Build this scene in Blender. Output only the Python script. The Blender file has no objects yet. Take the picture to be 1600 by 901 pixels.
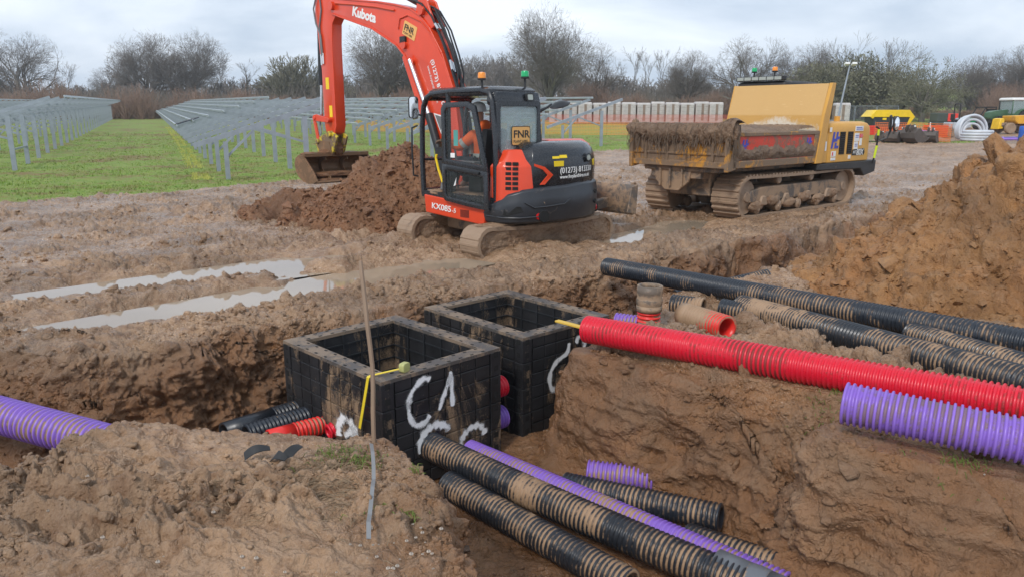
import bpy, bmesh, math, random
import numpy as np
from mathutils import Vector, Matrix, Euler
R = math.radians
PI = math.pi
sc = bpy.context.scene
COL = sc.collection

# ---------------------------------------------------------------- camera
PITCH = 13.06
cam_d = bpy.data.cameras.new('camera')
cam_d.sensor_width = 36.0
cam_d.lens = 1164.0 / 1600.0 * 36.0
cam_d.clip_start = 0.05
cam_d.clip_end = 3000
cam = bpy.data.objects.new('camera', cam_d)
COL.objects.link(cam)
cam.location = (0, 0, 2.0)
cam.rotation_euler = (R(90 - PITCH), 0, 0)
sc.camera = cam

# ---------------------------------------------------------------- sky, sun, exposure
SUN_EL, SUN_AZ = 44.0, 208.0          # azimuth measured clockwise from +Y
w = bpy.data.worlds.new('World')
sc.world = w
w.use_nodes = True
nt = w.node_tree
nt.nodes.clear()
wout = nt.nodes.new('ShaderNodeOutputWorld')
bg = nt.nodes.new('ShaderNodeBackground')
sky = nt.nodes.new('ShaderNodeTexSky')
sky.sky_type = 'NISHITA'
sky.sun_disc = False
sky.sun_elevation = R(SUN_EL)
sky.sun_rotation = R(SUN_AZ)
sky.air_density = 1.0
sky.dust_density = 3.0
sky.ozone_density = 1.0
# an overcast deck of soft grey cloud over that sky
tc = nt.nodes.new('ShaderNodeTexCoord')
mp = nt.nodes.new('ShaderNodeMapping')
mp.inputs['Scale'].default_value = (1.3, 1.3, 5.0)
mp.inputs['Rotation'].default_value = (0.0, R(4), 0.3)
nz = nt.nodes.new('ShaderNodeTexNoise')
nz.inputs['Scale'].default_value = 1.5
nz.inputs['Detail'].default_value = 7
nz.inputs['Roughness'].default_value = 0.52
nz.inputs['Distortion'].default_value = 0.35
cr = nt.nodes.new('ShaderNodeValToRGB')
cr.color_ramp.elements[0].position = 0.34
cr.color_ramp.elements[0].color = (4.3, 5.8, 7.9, 1)
cr.color_ramp.elements[1].position = 0.64
cr.color_ramp.elements[1].color = (12.4, 13.3, 14.5, 1)
mx = nt.nodes.new('ShaderNodeMix')
mx.data_type = 'RGBA'
mx.inputs[0].default_value = 0.86
nt.links.new(tc.outputs['Generated'], mp.inputs['Vector'])
nt.links.new(mp.outputs[0], nz.inputs['Vector'])
nt.links.new(nz.outputs['Fac'], cr.inputs[0])
nt.links.new(sky.outputs[0], mx.inputs[6])
nt.links.new(cr.outputs[0], mx.inputs[7])
nt.links.new(mx.outputs[2], bg.inputs[0])
bg.inputs[1].default_value = 0.064
nt.links.new(bg.outputs[0], wout.inputs[0])

sun_d = bpy.data.lights.new('sun', 'SUN')
sun_d.energy = 1.5
sun_d.angle = R(10)
sun_d.color = (1.0, 0.965, 0.92)
sun = bpy.data.objects.new('sun', sun_d)
COL.objects.link(sun)
_a, _e = R(SUN_AZ), R(SUN_EL)
_dir = Vector((math.sin(_a) * math.cos(_e), math.cos(_a) * math.cos(_e), math.sin(_e)))
sun.rotation_euler = (-_dir).to_track_quat('-Z', 'Y').to_euler()

sc.view_settings.view_transform = 'Standard'
sc.view_settings.look = 'None'
sc.view_settings.gamma = 1.0
sc.view_settings.use_curve_mapping = False
sc.view_settings.exposure = 0.56
sc.cycles.max_bounces = 5
sc.cycles.diffuse_bounces = 3
sc.cycles.glossy_bounces = 3
sc.cycles.transparent_max_bounces = 8
sc.cycles.use_denoising = True

# ---------------------------------------------------------------- helpers
F_PX = 1164.0
_cp, _sp = math.cos(R(PITCH)), math.sin(R(PITCH))


def at(px, py, z):
    """world point seen at a pixel of the 1600x901 photograph, on the level z"""
    u = (px - 800) / F_PX
    v = (py - 450) / F_PX
    d = Vector((u, _cp - _sp * v, -_sp - _cp * v))
    t = (z - 2.0) / d.z
    return Vector((d.x * t, d.y * t, z))


def on_plane(px, py, p, n, off=0.0):
    """point of a wall (through p, facing n) seen at a pixel of the photograph"""
    d = at(px, py, 0.0) - Vector((0, 0, 2.0))
    o = Vector((0, 0, 2.0)); n = Vector(n).normalized()
    t = ((Vector(p) + n * off - o).dot(n)) / d.dot(n)
    return o + d * t


def inv(o):
    return (Matrix.Translation(o.location) @ o.rotation_euler.to_matrix().to_4x4()).inverted()


def lerp(a, b, t):
    return a + (b - a) * t


def tag(o, label=None, cat=None, group=None, kind=None):
    if label: o['label'] = label
    if cat: o['category'] = cat
    if group: o['group'] = group
    if kind: o['kind'] = kind
    return o


def thing(name, label, cat, loc=(0, 0, 0), rotz=0.0, group=None):
    o = bpy.data.objects.new(name, None)
    o.empty_display_size = 0.2
    COL.objects.link(o)
    o.location = loc
    o.rotation_euler = (0, 0, rotz)
    return tag(o, label, cat, group)


def copy_tree(o, parent=None):
    c = o.copy()
    COL.objects.link(c)
    if parent is not None:
        c.parent = parent
    for ch in list(o.children):
        copy_tree(ch, c)
    return c


class MB:
    """collects solids, then links them as one mesh object"""

    def __init__(self, M=None):
        self.v, self.f, self.mi = [], [], []
        self.cuts = []
        self.M = M if M is not None else Matrix.Identity(4)

    def add(self, vs, fs, mi=0):
        n = len(self.v)
        M = self.M
        self.cuts.append((n, len(self.f)))
        for p in vs:
            self.v.append(tuple(M @ Vector(p)))
        for f in fs:
            self.f.append(tuple(n + i for i in f))
            self.mi.append(mi)
        return self

    def box(self, lo, hi, mi=0, taper=None):
        x0, y0, z0 = lo
        x1, y1, z1 = hi
        vs = [(x0, y0, z0), (x1, y0, z0), (x1, y1, z0), (x0, y1, z0), (x0, y0, z1), (x1, y0, z1), (x1, y1, z1), (x0, y1, z1)]
        return self.add(vs, [(0, 3, 2, 1), (4, 5, 6, 7), (0, 1, 5, 4), (1, 2, 6, 5), (2, 3, 7, 6), (3, 0, 4, 7)], mi)

    def obox(self, c, size, rot=(0, 0, 0), mi=0):
        """box of a size about a centre, turned by an Euler"""
        E = Euler(rot).to_matrix()
        sx, sy, sz = size[0] / 2, size[1] / 2, size[2] / 2
        c = Vector(c)
        vs = [c + E @ Vector((a * sx, b * sy, d * sz)) for d in (-1, 1) for (a, b) in ((-1, -1), (1, -1), (1, 1), (-1, 1))]
        return self.add(vs, [(0, 3, 2, 1), (4, 5, 6, 7), (0, 1, 5, 4), (1, 2, 6, 5), (2, 3, 7, 6), (3, 0, 4, 7)], mi)

    def bar(self, p0, p1, w_, h_, up=(0, 0, 1), mi=0):
        """rectangular bar between two points: w_ sideways, h_ along up"""
        p0, p1 = Vector(p0), Vector(p1)
        d = (p1 - p0).normalized()
        s = d.cross(Vector(up))
        if s.length < 1e-4:
            s = d.cross(Vector((1, 0, 0)))
        s.normalize()
        u = s.cross(d)
        vs = []
        for p in (p0, p1):
            for a, b in ((-1, -1), (1, -1), (1, 1), (-1, 1)):
                vs.append(p + s * (a * w_ / 2) + u * (b * h_ / 2))
        return self.add(vs, [(3, 2, 1, 0), (4, 5, 6, 7), (0, 1, 5, 4), (1, 2, 6, 5), (2, 3, 7, 6), (3, 0, 4, 7)], mi)

    def prism(self, poly, a0, a1, axis='y', mi=0):
        """polygon swept along an axis: poly is (x,z) for y, (y,z) for x, (x,y) for z"""
        n = len(poly)
        vs = []
        for a in (a0, a1):
            for (p, q) in poly:
                vs.append({'y': (p, a, q), 'x': (a, p, q), 'z': (p, q, a)}[axis])
        fs = [tuple(range(n - 1, -1, -1)), tuple(range(n, 2 * n))]
        for i in range(n):
            j = (i + 1) % n
            fs.append((i, j, n + j, n + i))
        return self.add(vs, fs, mi)

    def loft(self, rings, caps=True, closed=True, mi=0):
        n = len(rings[0])
        vs = [p for r in rings for p in r]
        fs = []
        for k in range(len(rings) - 1):
            for i in range(n if closed else n - 1):
                j = (i + 1) % n
                fs.append((k * n + i, k * n + j, (k + 1) * n + j, (k + 1) * n + i))
        if caps and closed:
            fs.append(tuple(range(n - 1, -1, -1)))
            fs.append(tuple(range((len(rings) - 1) * n, len(rings) * n)))
        return self.add(vs, fs, mi)

    def tube(self, pts, r, n=8, mi=0, caps=True):
        pts = [Vector(p) for p in pts]
        rr = r if isinstance(r, (list, tuple)) else [r] * len(pts)
        rings = []
        prev = None
        for i, p in enumerate(pts):
            if i == 0: d = pts[1] - pts[0]
            elif i == len(pts) - 1: d = pts[-1] - pts[-2]
            else: d = (pts[i + 1] - p).normalized() + (p - pts[i - 1]).normalized()
            d.normalize()
            if prev is None:
                a = d.cross(Vector((0, 0, 1)))
                if a.length < 0.05: a = d.cross(Vector((0, 1, 0)))
            else:
                a = prev - d * prev.dot(d)
            a.normalize()
            prev = a
            b = d.cross(a)
            rings.append([p + (a * math.cos(2 * PI * k / n) + b * math.sin(2 * PI * k / n)) * rr[i] for k in range(n)])
        return self.loft(rings, caps, True, mi)

    def cyl(self, p0, p1, r0, r1=None, n=16, mi=0):
        return self.tube([p0, p1], [r0, r0 if r1 is None else r1], n, mi)

    def lathe(self, prof, M=None, n=20, mi=0, caps=True):
        rings = []
        for (r_, z_) in prof:
            ring = [Vector((r_ * math.cos(2 * PI * k / n), r_ * math.sin(2 * PI * k / n), z_)) for k in range(n)]
            rings.append([(M @ p) if M is not None else p for p in ring])
        return self.loft(rings, caps, True, mi)

    def build_each(self, name, mat, parent=None, **kw):
        """every solid collected becomes an object of its own"""
        out = []
        cuts = self.cuts + [(len(self.v), len(self.f))]
        for (v0, f0), (v1, f1) in zip(cuts[:-1], cuts[1:]):
            m = MB()
            m.v = self.v[v0:v1]
            m.f = [tuple(i - v0 for i in f) for f in self.f[f0:f1]]
            m.mi = self.mi[f0:f1]
            out.append(m.build(name, mat, parent, **kw))
        return out

    def build(self, name, mat, parent=None, bevel=0.0, seg=1, smooth=True, angle=35, recalc=True, jit=0.0):
        me = bpy.data.meshes.new(name)
        me.from_pydata(self.v, [], self.f)
        mats = mat if isinstance(mat, (list, tuple)) else [mat]
        for m in mats: me.materials.append(m)
        if len(mats) > 1:
            me.polygons.foreach_set('material_index', self.mi)
        if bevel > 0 or recalc:
            bm = bmesh.new()
            bm.from_mesh(me)
            if recalc: bmesh.ops.recalc_face_normals(bm, faces=bm.faces)
            if bevel > 0:
                es = [e for e in bm.edges if len(e.link_faces) == 2 and e.calc_face_angle(0) > R(28)]
                bmesh.ops.bevel(bm, geom=es, offset=bevel, segments=seg, affect='EDGES', profile=0.6, clamp_overlap=True)
            bm.to_mesh(me)
            bm.free()
        if smooth:
            me.polygons.foreach_set('use_smooth', [True] * len(me.polygons))
            me.set_sharp_from_angle(angle=R(angle))
        o = bpy.data.objects.new(name, me)
        COL.objects.link(o)
        if parent is not None: o.parent = parent
        return o


def arc(cx, cy, r, a0, a1, n):
    return [(cx + r * math.cos(R(a0 + (a1 - a0) * i / n)), cy + r * math.sin(R(a0 + (a1 - a0) * i / n))) for i in range(n + 1)]


def rrect(x0, y0, x1, y1, r, n=4):
    return (arc(x1 - r, y1 - r, r, 0, 90, n) + arc(x0 + r, y1 - r, r, 90, 180, n) +
            arc(x0 + r, y0 + r, r, 180, 270, n) + arc(x1 - r, y0 + r, r, 270, 360, n))


def frame_plate(mb, outer, inner, a0, a1, axis='y', mi=0):
    """a flat frame: outer polygon with one hole (same vertex count), given thickness along axis"""
    n = len(outer)
    def P(p, a): return {'y': (p[0], a, p[1]), 'x': (a, p[0], p[1]), 'z': (p[0], p[1], a)}[axis]
    vs = [P(p, a0) for p in outer] + [P(p, a0) for p in inner] + [P(p, a1) for p in outer] + [P(p, a1) for p in inner]
    fs = []
    for i in range(n):
        j = (i + 1) % n
        fs.append((i, j, n + j, n + i))
        fs.append((2 * n + i, 3 * n + i, 3 * n + j, 2 * n + j))
        fs.append((i, 2 * n + i, 2 * n + j, j))
        fs.append((n + i, n + j, 3 * n + j, 3 * n + i))
    mb.add(vs, fs, mi)


def lettering(text, size, mat, parent, M, name='lettering', extrude=0.002, shear=0.0, squash=1.0, bold=0.0):
    """raised letters as a mesh: baseline starts at the origin of M, reading along +X, up +Y, facing +Z"""
    cu = bpy.data.curves.new(name, 'FONT')
    cu.body = text
    cu.size = size
    cu.extrude = extrude
    cu.shear = shear
    cu.offset = bold
    cu.resolution_u = 3
    tmp = bpy.data.objects.new(name + '_tmp', cu)
    COL.objects.link(tmp)
    dg = bpy.context.evaluated_depsgraph_get()
    me = bpy.data.meshes.new_from_object(tmp.evaluated_get(dg))
    bpy.data.objects.remove(tmp)
    bpy.data.curves.remove(cu)
    S = Matrix.Diagonal((squash, 1, 1, 1))
    me.transform(M @ S)
    me.name = name
    me.materials.clear()
    me.materials.append(mat)
    o = bpy.data.objects.new(name, me)
    COL.objects.link(o)
    o.parent = parent
    return o


def basis(origin, xdir, ydir):
    x = Vector(xdir).normalized()
    y = Vector(ydir)
    y = (y - x * y.dot(x)).normalized()
    z = x.cross(y)
    M = Matrix((x, y, z)).transposed().to_4x4()
    M.translation = Vector(origin)
    return M


# ---------------------------------------------------------------- numpy noise
def _hash(ix, iy, iz, seed):
    h = (ix.astype(np.uint32) * np.uint32(374761393) + iy.astype(np.uint32) * np.uint32(668265263) +
         iz.astype(np.uint32) * np.uint32(2147483647 // 3) + np.uint32(seed * 144665 + 977))
    h = (h ^ (h >> np.uint32(13))) * np.uint32(1274126177)
    h = (h ^ (h >> np.uint32(15))) * np.uint32(2246822519)
    return h ^ (h >> np.uint32(16))


def vnoise(x, y, z=None, seed=0):
    """gradient-like smooth noise in about -1..1"""
    x = np.asarray(x, np.float32); y = np.asarray(y, np.float32)
    three = z is not None
    xi = np.floor(x); yi = np.floor(y)
    fx = x - xi; fy = y - yi
    xi = xi.astype(np.int32); yi = yi.astype(np.int32)
    ux = fx * fx * fx * (fx * (fx * 6 - 15) + 10)
    uy = fy * fy * fy * (fy * (fy * 6 - 15) + 10)
    if three:
        z = np.asarray(z, np.float32)
        zi = np.floor(z); fz = z - zi; zi = zi.astype(np.int32)
        uz = fz * fz * fz * (fz * (fz * 6 - 15) + 10)
    else:
        zi = np.zeros_like(xi); fz = 0.0

    def g(dx, dy, dz):
        h = _hash(xi + dx, yi + dy, zi + dz, seed)
        gx = ((h & np.uint32(1023)).astype(np.float32) / 511.5 - 1)
        gy = (((h >> np.uint32(10)) & np.uint32(1023)).astype(np.float32) / 511.5 - 1)
        r = gx * (fx - dx) + gy * (fy - dy)
        if three:
            gz = (((h >> np.uint32(20)) & np.uint32(1023)).astype(np.float32) / 511.5 - 1)
            r = r + gz * (fz - dz)
        return r
    def plane(dz):
        a = g(0, 0, dz); a = a + ux * (g(1, 0, dz) - a)
        b = g(0, 1, dz); b = b + ux * (g(1, 1, dz) - b)
        return a + uy * (b - a)
    if not three:
        return plane(0) * 1.5
    a = plane(0)
    return (a + uz * (plane(1) - a)) * 1.5


def fbm(x, y, z=None, oct=4, seed=0, gain=0.5, lac=2.03):
    t = 0; a = 1.0; s = 0
    for i in range(oct):
        t = t + a * vnoise(x, y, z, seed + i * 17); s += a
        x = x * lac + 3.1; y = y * lac + 1.7
        if z is not None: z = z * lac + 5.3
        a *= gain
    return t / s


def clods(x, y, seed=0, jitter=0.9):
    """cellular lumps: 1 at the middle of a lump, 0 in the cracks, each lump of its own height"""
    x = np.asarray(x, np.float32); y = np.asarray(y, np.float32)
    xi = np.floor(x).astype(np.int32); yi = np.floor(y).astype(np.int32)
    best = np.full(x.shape, 9.0, np.float32); hh = np.zeros(x.shape, np.float32)
    second = np.full(x.shape, 9.0, np.float32)
    for dx in (-1, 0, 1):
        for dy in (-1, 0, 1):
            h = _hash(xi + dx, yi + dy, np.zeros_like(xi), seed)
            px = xi + dx + 0.5 + jitter * ((h & np.uint32(1023)).astype(np.float32) / 1023 - 0.5)
            py = yi + dy + 0.5 + jitter * (((h >> np.uint32(10)) & np.uint32(1023)).astype(np.float32) / 1023 - 0.5)
            hv = ((h >> np.uint32(20)) & np.uint32(1023)).astype(np.float32) / 1023
            d = np.sqrt((x - px) ** 2 + (y - py) ** 2)
            nearer = d < best
            second = np.where(nearer, best, np.minimum(second, d))
            hh = np.where(nearer, hv, hh)
            best = np.where(nearer, d, best)
    return np.clip((second - best) * 1.6, 0, 1) ** 0.6 * (0.25 + 0.75 * hh), hh


def billow(x, y, z=None, oct=4, seed=0, gain=0.55):
    """puffy lumps with sharp creases between them, about -0.25..0.5"""
    t = 0; a = 1.0; s = 0
    for i in range(oct):
        t = t + a * np.abs(vnoise(x, y, z, seed + i * 13)); s += a
        x = x * 2.07 + 3.1; y = y * 2.07 + 1.7
        if z is not None: z = z * 2.07 + 5.3
        a *= gain
    return t / s - 0.25


def chunks(x, y, seed=0):
    """broken clods: every cell a tilted facet of its own height, cracks between"""
    x = np.asarray(x, np.float32); y = np.asarray(y, np.float32)
    xi = np.floor(x).astype(np.int32); yi = np.floor(y).astype(np.int32)
    best = np.full(x.shape, 9.0, np.float32); second = np.full(x.shape, 9.0, np.float32); val = np.zeros(x.shape, np.float32)
    for dx in (-1, 0, 1):
        for dy in (-1, 0, 1):
            h = _hash(xi + dx, yi + dy, np.zeros_like(xi), seed)
            h2 = _hash(xi + dx, yi + dy, np.ones_like(xi), seed + 7)
            u = lambda hh, s: ((hh >> np.uint32(s)) & np.uint32(1023)).astype(np.float32) / 1023
            px = xi + dx + 0.05 + 0.9 * u(h, 0); py = yi + dy + 0.05 + 0.9 * u(h, 10)
            ox, oy = x - px, y - py
            d = np.sqrt(ox * ox + oy * oy)
            v = u(h, 20) + (u(h2, 0) - 0.5) * 1.7 * ox + (u(h2, 10) - 0.5) * 1.7 * oy
            near = d < best
            second = np.where(near, best, np.minimum(second, d)); val = np.where(near, v, val); best = np.where(near, d, best)
    return val * np.clip((second - best) * 3.0, 0, 1) ** 0.5


def sstep(a, b, x):
    t = np.clip((x - a) / (b - a), 0, 1)
    return t * t * (3 - 2 * t)


def poly_sd(X, Y, poly):
    """signed distance to a closed polygon, negative inside"""
    d2 = np.full(X.shape, 1e9, np.float32)
    inside = np.zeros(X.shape, bool)
    n = len(poly)
    for i in range(n):
        ax, ay = poly[i]; bx, by = poly[(i + 1) % n]
        ex, ey = bx - ax, by - ay
        t = np.clip(((X - ax) * ex + (Y - ay) * ey) / (ex * ex + ey * ey), 0, 1)
        d2 = np.minimum(d2, (X - ax - t * ex) ** 2 + (Y - ay - t * ey) ** 2)
        c = (ay > Y) != (by > Y)
        with np.errstate(divide='ignore', invalid='ignore'):
            xi = (bx - ax) * (Y - ay) / (by - ay if by != ay else 1e-9) + ax
        inside ^= c & (X < xi)
    d = np.sqrt(d2)
    return np.where(inside, -d, d)


def seg_d(X, Y, a, b):
    ex, ey = b[0] - a[0], b[1] - a[1]
    t = np.clip(((X - a[0]) * ex + (Y - a[1]) * ey) / (ex * ex + ey * ey), 0, 1)
    return np.hypot(X - a[0] - t * ex, Y - a[1] - t * ey), t
# ---------------------------------------------------------------- materials
def new_mat(name):
    m = bpy.data.materials.new(name)
    m.use_nodes = True
    nt = m.node_tree
    b = nt.nodes['Principled BSDF']
    return m, nt, b


def N(nt, kind, **kw):
    n = nt.nodes.new(kind)
    for k, v in kw.items():
        if k in n.inputs: n.inputs[k].default_value = v
        else: setattr(n, k, v)
    return n


def noise(nt, scale, detail=5, rough=0.55, vec=None, dist=0.0):
    n = N(nt, 'ShaderNodeTexNoise', Scale=scale, Detail=detail, Roughness=rough, Distortion=dist)
    if vec is not None: nt.links.new(vec, n.inputs['Vector'])
    return n.outputs['Fac']


def ramp(nt, fac, a, b, ca=(0, 0, 0, 1), cb=(1, 1, 1, 1)):
    r = nt.nodes.new('ShaderNodeValToRGB')
    r.color_ramp.elements[0].position = a
    r.color_ramp.elements[1].position = b
    r.color_ramp.elements[0].color = ca
    r.color_ramp.elements[1].color = cb
    nt.links.new(fac, r.inputs[0])
    return r.outputs[0]


def mixc(nt, fac, a, b, mode='MIX'):
    m = nt.nodes.new('ShaderNodeMix')
    m.data_type = 'RGBA'
    m.blend_type = mode
    for s, v in ((m.inputs[0], fac), (m.inputs[6], a), (m.inputs[7], b)):
        if isinstance(v, (int, float)): s.default_value = v if s.type == 'VALUE' else (v, v, v, 1)
        elif isinstance(v, tuple): s.default_value = v if len(v) == 4 else v + (1,)
        else: nt.links.new(v, s)
    return m.outputs[2]


def math_(nt, op, a, b=None, c=None, clamp=False):
    m = nt.nodes.new('ShaderNodeMath')
    m.operation = op
    m.use_clamp = clamp
    for i, v in enumerate((a, b, c)):
        if v is None: continue
        if isinstance(v, (int, float)): m.inputs[i].default_value = v
        else: nt.links.new(v, m.inputs[i])
    return m.outputs[0]


def bump(nt, bsdf, h, strength=0.3, dist=0.02):
    b = N(nt, 'ShaderNodeBump', Strength=strength, Distance=dist)
    nt.links.new(h, b.inputs['Height'])
    nt.links.new(b.outputs[0], bsdf.inputs['Normal'])


MUD = (0.30, 0.205, 0.135)
CLAY = (0.27, 0.145, 0.072)


def paint(name, col, rough=0.45, metal=0.0, mud=0.0, mscale=3.0, mud_shade_col=MUD, var=0.12, bumpy=0.02, low=None, coat=0.0, spec=None, fine=1.0, stretch=None):
    """painted or plain surface, uneven, with splashes of mud; low=(z0,z1): muddier below z1"""
    m, nt, b = new_mat(name)
    g = nt.nodes.new('ShaderNodeTexCoord').outputs['Object']
    n1 = noise(nt, 2.3, 6, 0.6, g)
    n2 = noise(nt, 21.0, 4, 0.6, g)
    c = mixc(nt, ramp(nt, n1, 0.3, 0.75), tuple(x * (1 - var) for x in col), tuple(min(1, x * (1 + var)) for x in col))
    r = math_(nt, 'MULTIPLY_ADD', n2, 0.22, rough - 0.1, clamp=True)
    if mud > 0:
        gs = g
        if stretch:
            mp = nt.nodes.new('ShaderNodeMapping'); mp.inputs['Scale'].default_value = stretch
            nt.links.new(g, mp.inputs['Vector']); gs = mp.outputs[0]
        n3 = noise(nt, mscale, 10, 0.74, gs, 0.6)
        n4 = noise(nt, 60 * fine, 3, 0.6, g)
        f = math_(nt, 'MULTIPLY_ADD', n4, 0.16, math_(nt, 'SUBTRACT', n3, 0.08))
        if low:
            sp = nt.nodes.new('ShaderNodeSeparateXYZ')
            nt.links.new(g, sp.inputs[0])
            mr = N(nt, 'ShaderNodeMapRange')
            mr.inputs[1].default_value = low[0]; mr.inputs[2].default_value = low[1]
            mr.inputs[3].default_value = 0.35; mr.inputs[4].default_value = 0.0
            nt.links.new(sp.outputs[2], mr.inputs[0])
            f = math_(nt, 'ADD', f, mr.outputs[0])
        t = 0.74 - 0.42 * mud
        f = ramp(nt, f, t, t + 0.09)
        mc = mixc(nt, n3, tuple(x * 0.75 for x in mud_shade_col), tuple(min(1, x * 1.25) for x in mud_shade_col))
        c = mixc(nt, f, c, mc)
        r = mixc(nt, f, r, 0.62)
        h = math_(nt, 'MULTIPLY', f, math_(nt, 'MULTIPLY_ADD', n4, 0.7, 0.5))
        bump(nt, b, h, 0.45, 0.012)
        if metal: nt.links.new(math_(nt, 'MULTIPLY', math_(nt, 'SUBTRACT', 1.0, f), metal), b.inputs['Metallic'])
    else:
        bump(nt, b, n2, bumpy * 5, 0.004)
        b.inputs['Metallic'].default_value = metal
    nt.links.new(c, b.inputs['Base Color'])
    nt.links.new(r, b.inputs['Roughness'])
    if coat: b.inputs['Coat Weight'].default_value = coat
    if spec is not None: b.inputs['Specular IOR Level'].default_value = spec
    return m


def duct_mat(name, col, mud=0.5, rough=0.38, mud_shade_col=(0.33, 0.215, 0.13)):
    """ribbed plastic pipe; the grooves (attribute rib) hold mud or, on the red, painted shade, and patches are caked over"""
    m, nt, b = new_mat(name)
    g = nt.nodes.new('ShaderNodeTexCoord').outputs['Object']
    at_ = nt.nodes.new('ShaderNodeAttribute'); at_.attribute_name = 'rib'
    cake = nt.nodes.new('ShaderNodeAttribute'); cake.attribute_name = 'cake'
    n1 = noise(nt, 3.2, 8, 0.68, g, 0.4)
    n2 = noise(nt, 45, 4, 0.65, g)
    n5 = noise(nt, 1.1, 4, 0.5, g)
    f = math_(nt, 'MULTIPLY_ADD', n2, 0.2, math_(nt, 'SUBTRACT', n1, 0.1))
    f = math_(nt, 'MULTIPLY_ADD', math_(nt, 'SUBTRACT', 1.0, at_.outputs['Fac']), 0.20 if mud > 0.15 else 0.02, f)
    f = math_(nt, 'ADD', f, math_(nt, 'MULTIPLY_ADD', n5, 0.35, -0.17))
    f = math_(nt, 'ADD', f, cake.outputs['Fac'])
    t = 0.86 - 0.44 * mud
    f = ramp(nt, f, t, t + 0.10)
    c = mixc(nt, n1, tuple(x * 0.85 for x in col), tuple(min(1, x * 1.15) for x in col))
    mc = mixc(nt, n1, tuple(x * 0.7 for x in mud_shade_col), tuple(x * 1.3 for x in mud_shade_col))
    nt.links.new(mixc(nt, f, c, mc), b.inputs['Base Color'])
    r = math_(nt, 'MULTIPLY_ADD', n2, 0.3, rough - 0.15, clamp=True)
    nt.links.new(mixc(nt, f, r, 0.6), b.inputs['Roughness'])
    bump(nt, b, math_(nt, 'ADD', math_(nt, 'MULTIPLY', f, 0.7), math_(nt, 'MULTIPLY', n2, 0.4)), 0.4, 0.008)
    return m


def mud_mat(name, use_attr=True, cola=(0.35, 0.222, 0.132), colb=(0.262, 0.128, 0.056)):
    """wet churned clay: attributes clay (orange subsoil), wet (sheen), straw (dead grass)"""
    m, nt, b = new_mat(name)
    g = nt.nodes.new('ShaderNodeNewGeometry').outputs['Position']
    n0 = noise(nt, 0.9, 6, 0.6, g, 0.5)
    n1 = noise(nt, 7.0, 8, 0.65, g, 0.3)
    n2 = noise(nt, 55.0, 5, 0.7, g)
    n3 = noise(nt, 2.2, 6, 0.6, g, 0.8)
    def A(nm):
        a = nt.nodes.new('ShaderNodeAttribute'); a.attribute_name = nm
        return a.outputs['Fac']
    clay, wet, lift = A('clay'), A('wet'), A('lift')
    pale = mixc(nt, ramp(nt, n0, 0.36, 0.64), tuple(x * 0.62 for x in cola), tuple(x * 1.12 for x in cola))
    pale = mixc(nt, math_(nt, 'MULTIPLY', ramp(nt, n1, 0.5, 0.8), 0.6), pale, (0.36, 0.23, 0.135))
    org = mixc(nt, ramp(nt, n3, 0.3, 0.7), tuple(x * 0.72 for x in colb), tuple(x * 1.2 for x in colb))
    org = mixc(nt, math_(nt, 'MULTIPLY', ramp(nt, n1, 0.5, 0.8), 0.7), org, (0.31, 0.20, 0.12))
    cf = math_(nt, 'ADD', clay, math_(nt, 'MULTIPLY_ADD', n3, 0.9, -0.45))
    c = mixc(nt, ramp(nt, cf, 0.3, 0.7), pale, org)
    # darker damp streaks and peaty flecks in the soil
    n6 = noise(nt, 3.6, 7, 0.7, g, 1.2)
    c = mixc(nt, math_(nt, 'MULTIPLY', ramp(nt, n6, 0.48, 0.64), 0.65), c, tuple(x * 0.62 for x in colb))
    c = mixc(nt, math_(nt, 'MULTIPLY', ramp(nt, n2, 0.5, 0.75), 0.3), c, tuple(x * 0.5 for x in colb))
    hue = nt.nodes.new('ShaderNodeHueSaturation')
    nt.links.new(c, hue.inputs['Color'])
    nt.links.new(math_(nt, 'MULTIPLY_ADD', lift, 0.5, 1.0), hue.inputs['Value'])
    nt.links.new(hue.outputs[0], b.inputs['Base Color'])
    sh = math_(nt, 'ADD', wet, math_(nt, 'MULTIPLY_ADD', n3, 0.8, -0.42))
    nt.links.new(ramp(nt, sh, 0.1, 0.9, (0.52, 0.52, 0.52, 1), (0.10, 0.10, 0.10, 1)), b.inputs['Roughness'])
    b.inputs['Specular IOR Level'].default_value = 0.6
    # crumbly relief: creased lumps at two sizes
    wv = nt.nodes.new('ShaderNodeVectorMath'); wv.operation = 'MULTIPLY_ADD'
    nv = N(nt, 'ShaderNodeTexNoise', Scale=6.0, Detail=3.0)
    nt.links.new(g, nv.inputs['Vector'])
    nt.links.new(nv.outputs['Color'], wv.inputs[0]); wv.inputs[1].default_value = (0.12, 0.12, 0.12); nt.links.new(g, wv.inputs[2])
    vs = []
    for sc_ in (17.0, 46.0):
        vo = N(nt, 'ShaderNodeTexVoronoi', Scale=sc_, Randomness=1.0)
        nt.links.new(wv.outputs[0], vo.inputs['Vector'])
        vs.append(vo.outputs['Distance'])
    where = ramp(nt, n3, 0.40, 0.62)
    h = math_(nt, 'ADD', math_(nt, 'MULTIPLY', n1, 0.9), math_(nt, 'MULTIPLY', n2, 0.28))
    h = math_(nt, 'SUBTRACT', h, math_(nt, 'MULTIPLY', where, math_(nt, 'MULTIPLY_ADD', vs[0], 0.42, math_(nt, 'MULTIPLY', vs[1], 0.2))))
    bp = N(nt, 'ShaderNodeBump', Strength=0.9, Distance=0.07)
    nt.links.new(h, bp.inputs['Height'])
    nt.links.new(bp.outputs[0], b.inputs['Normal'])
    return m


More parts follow.
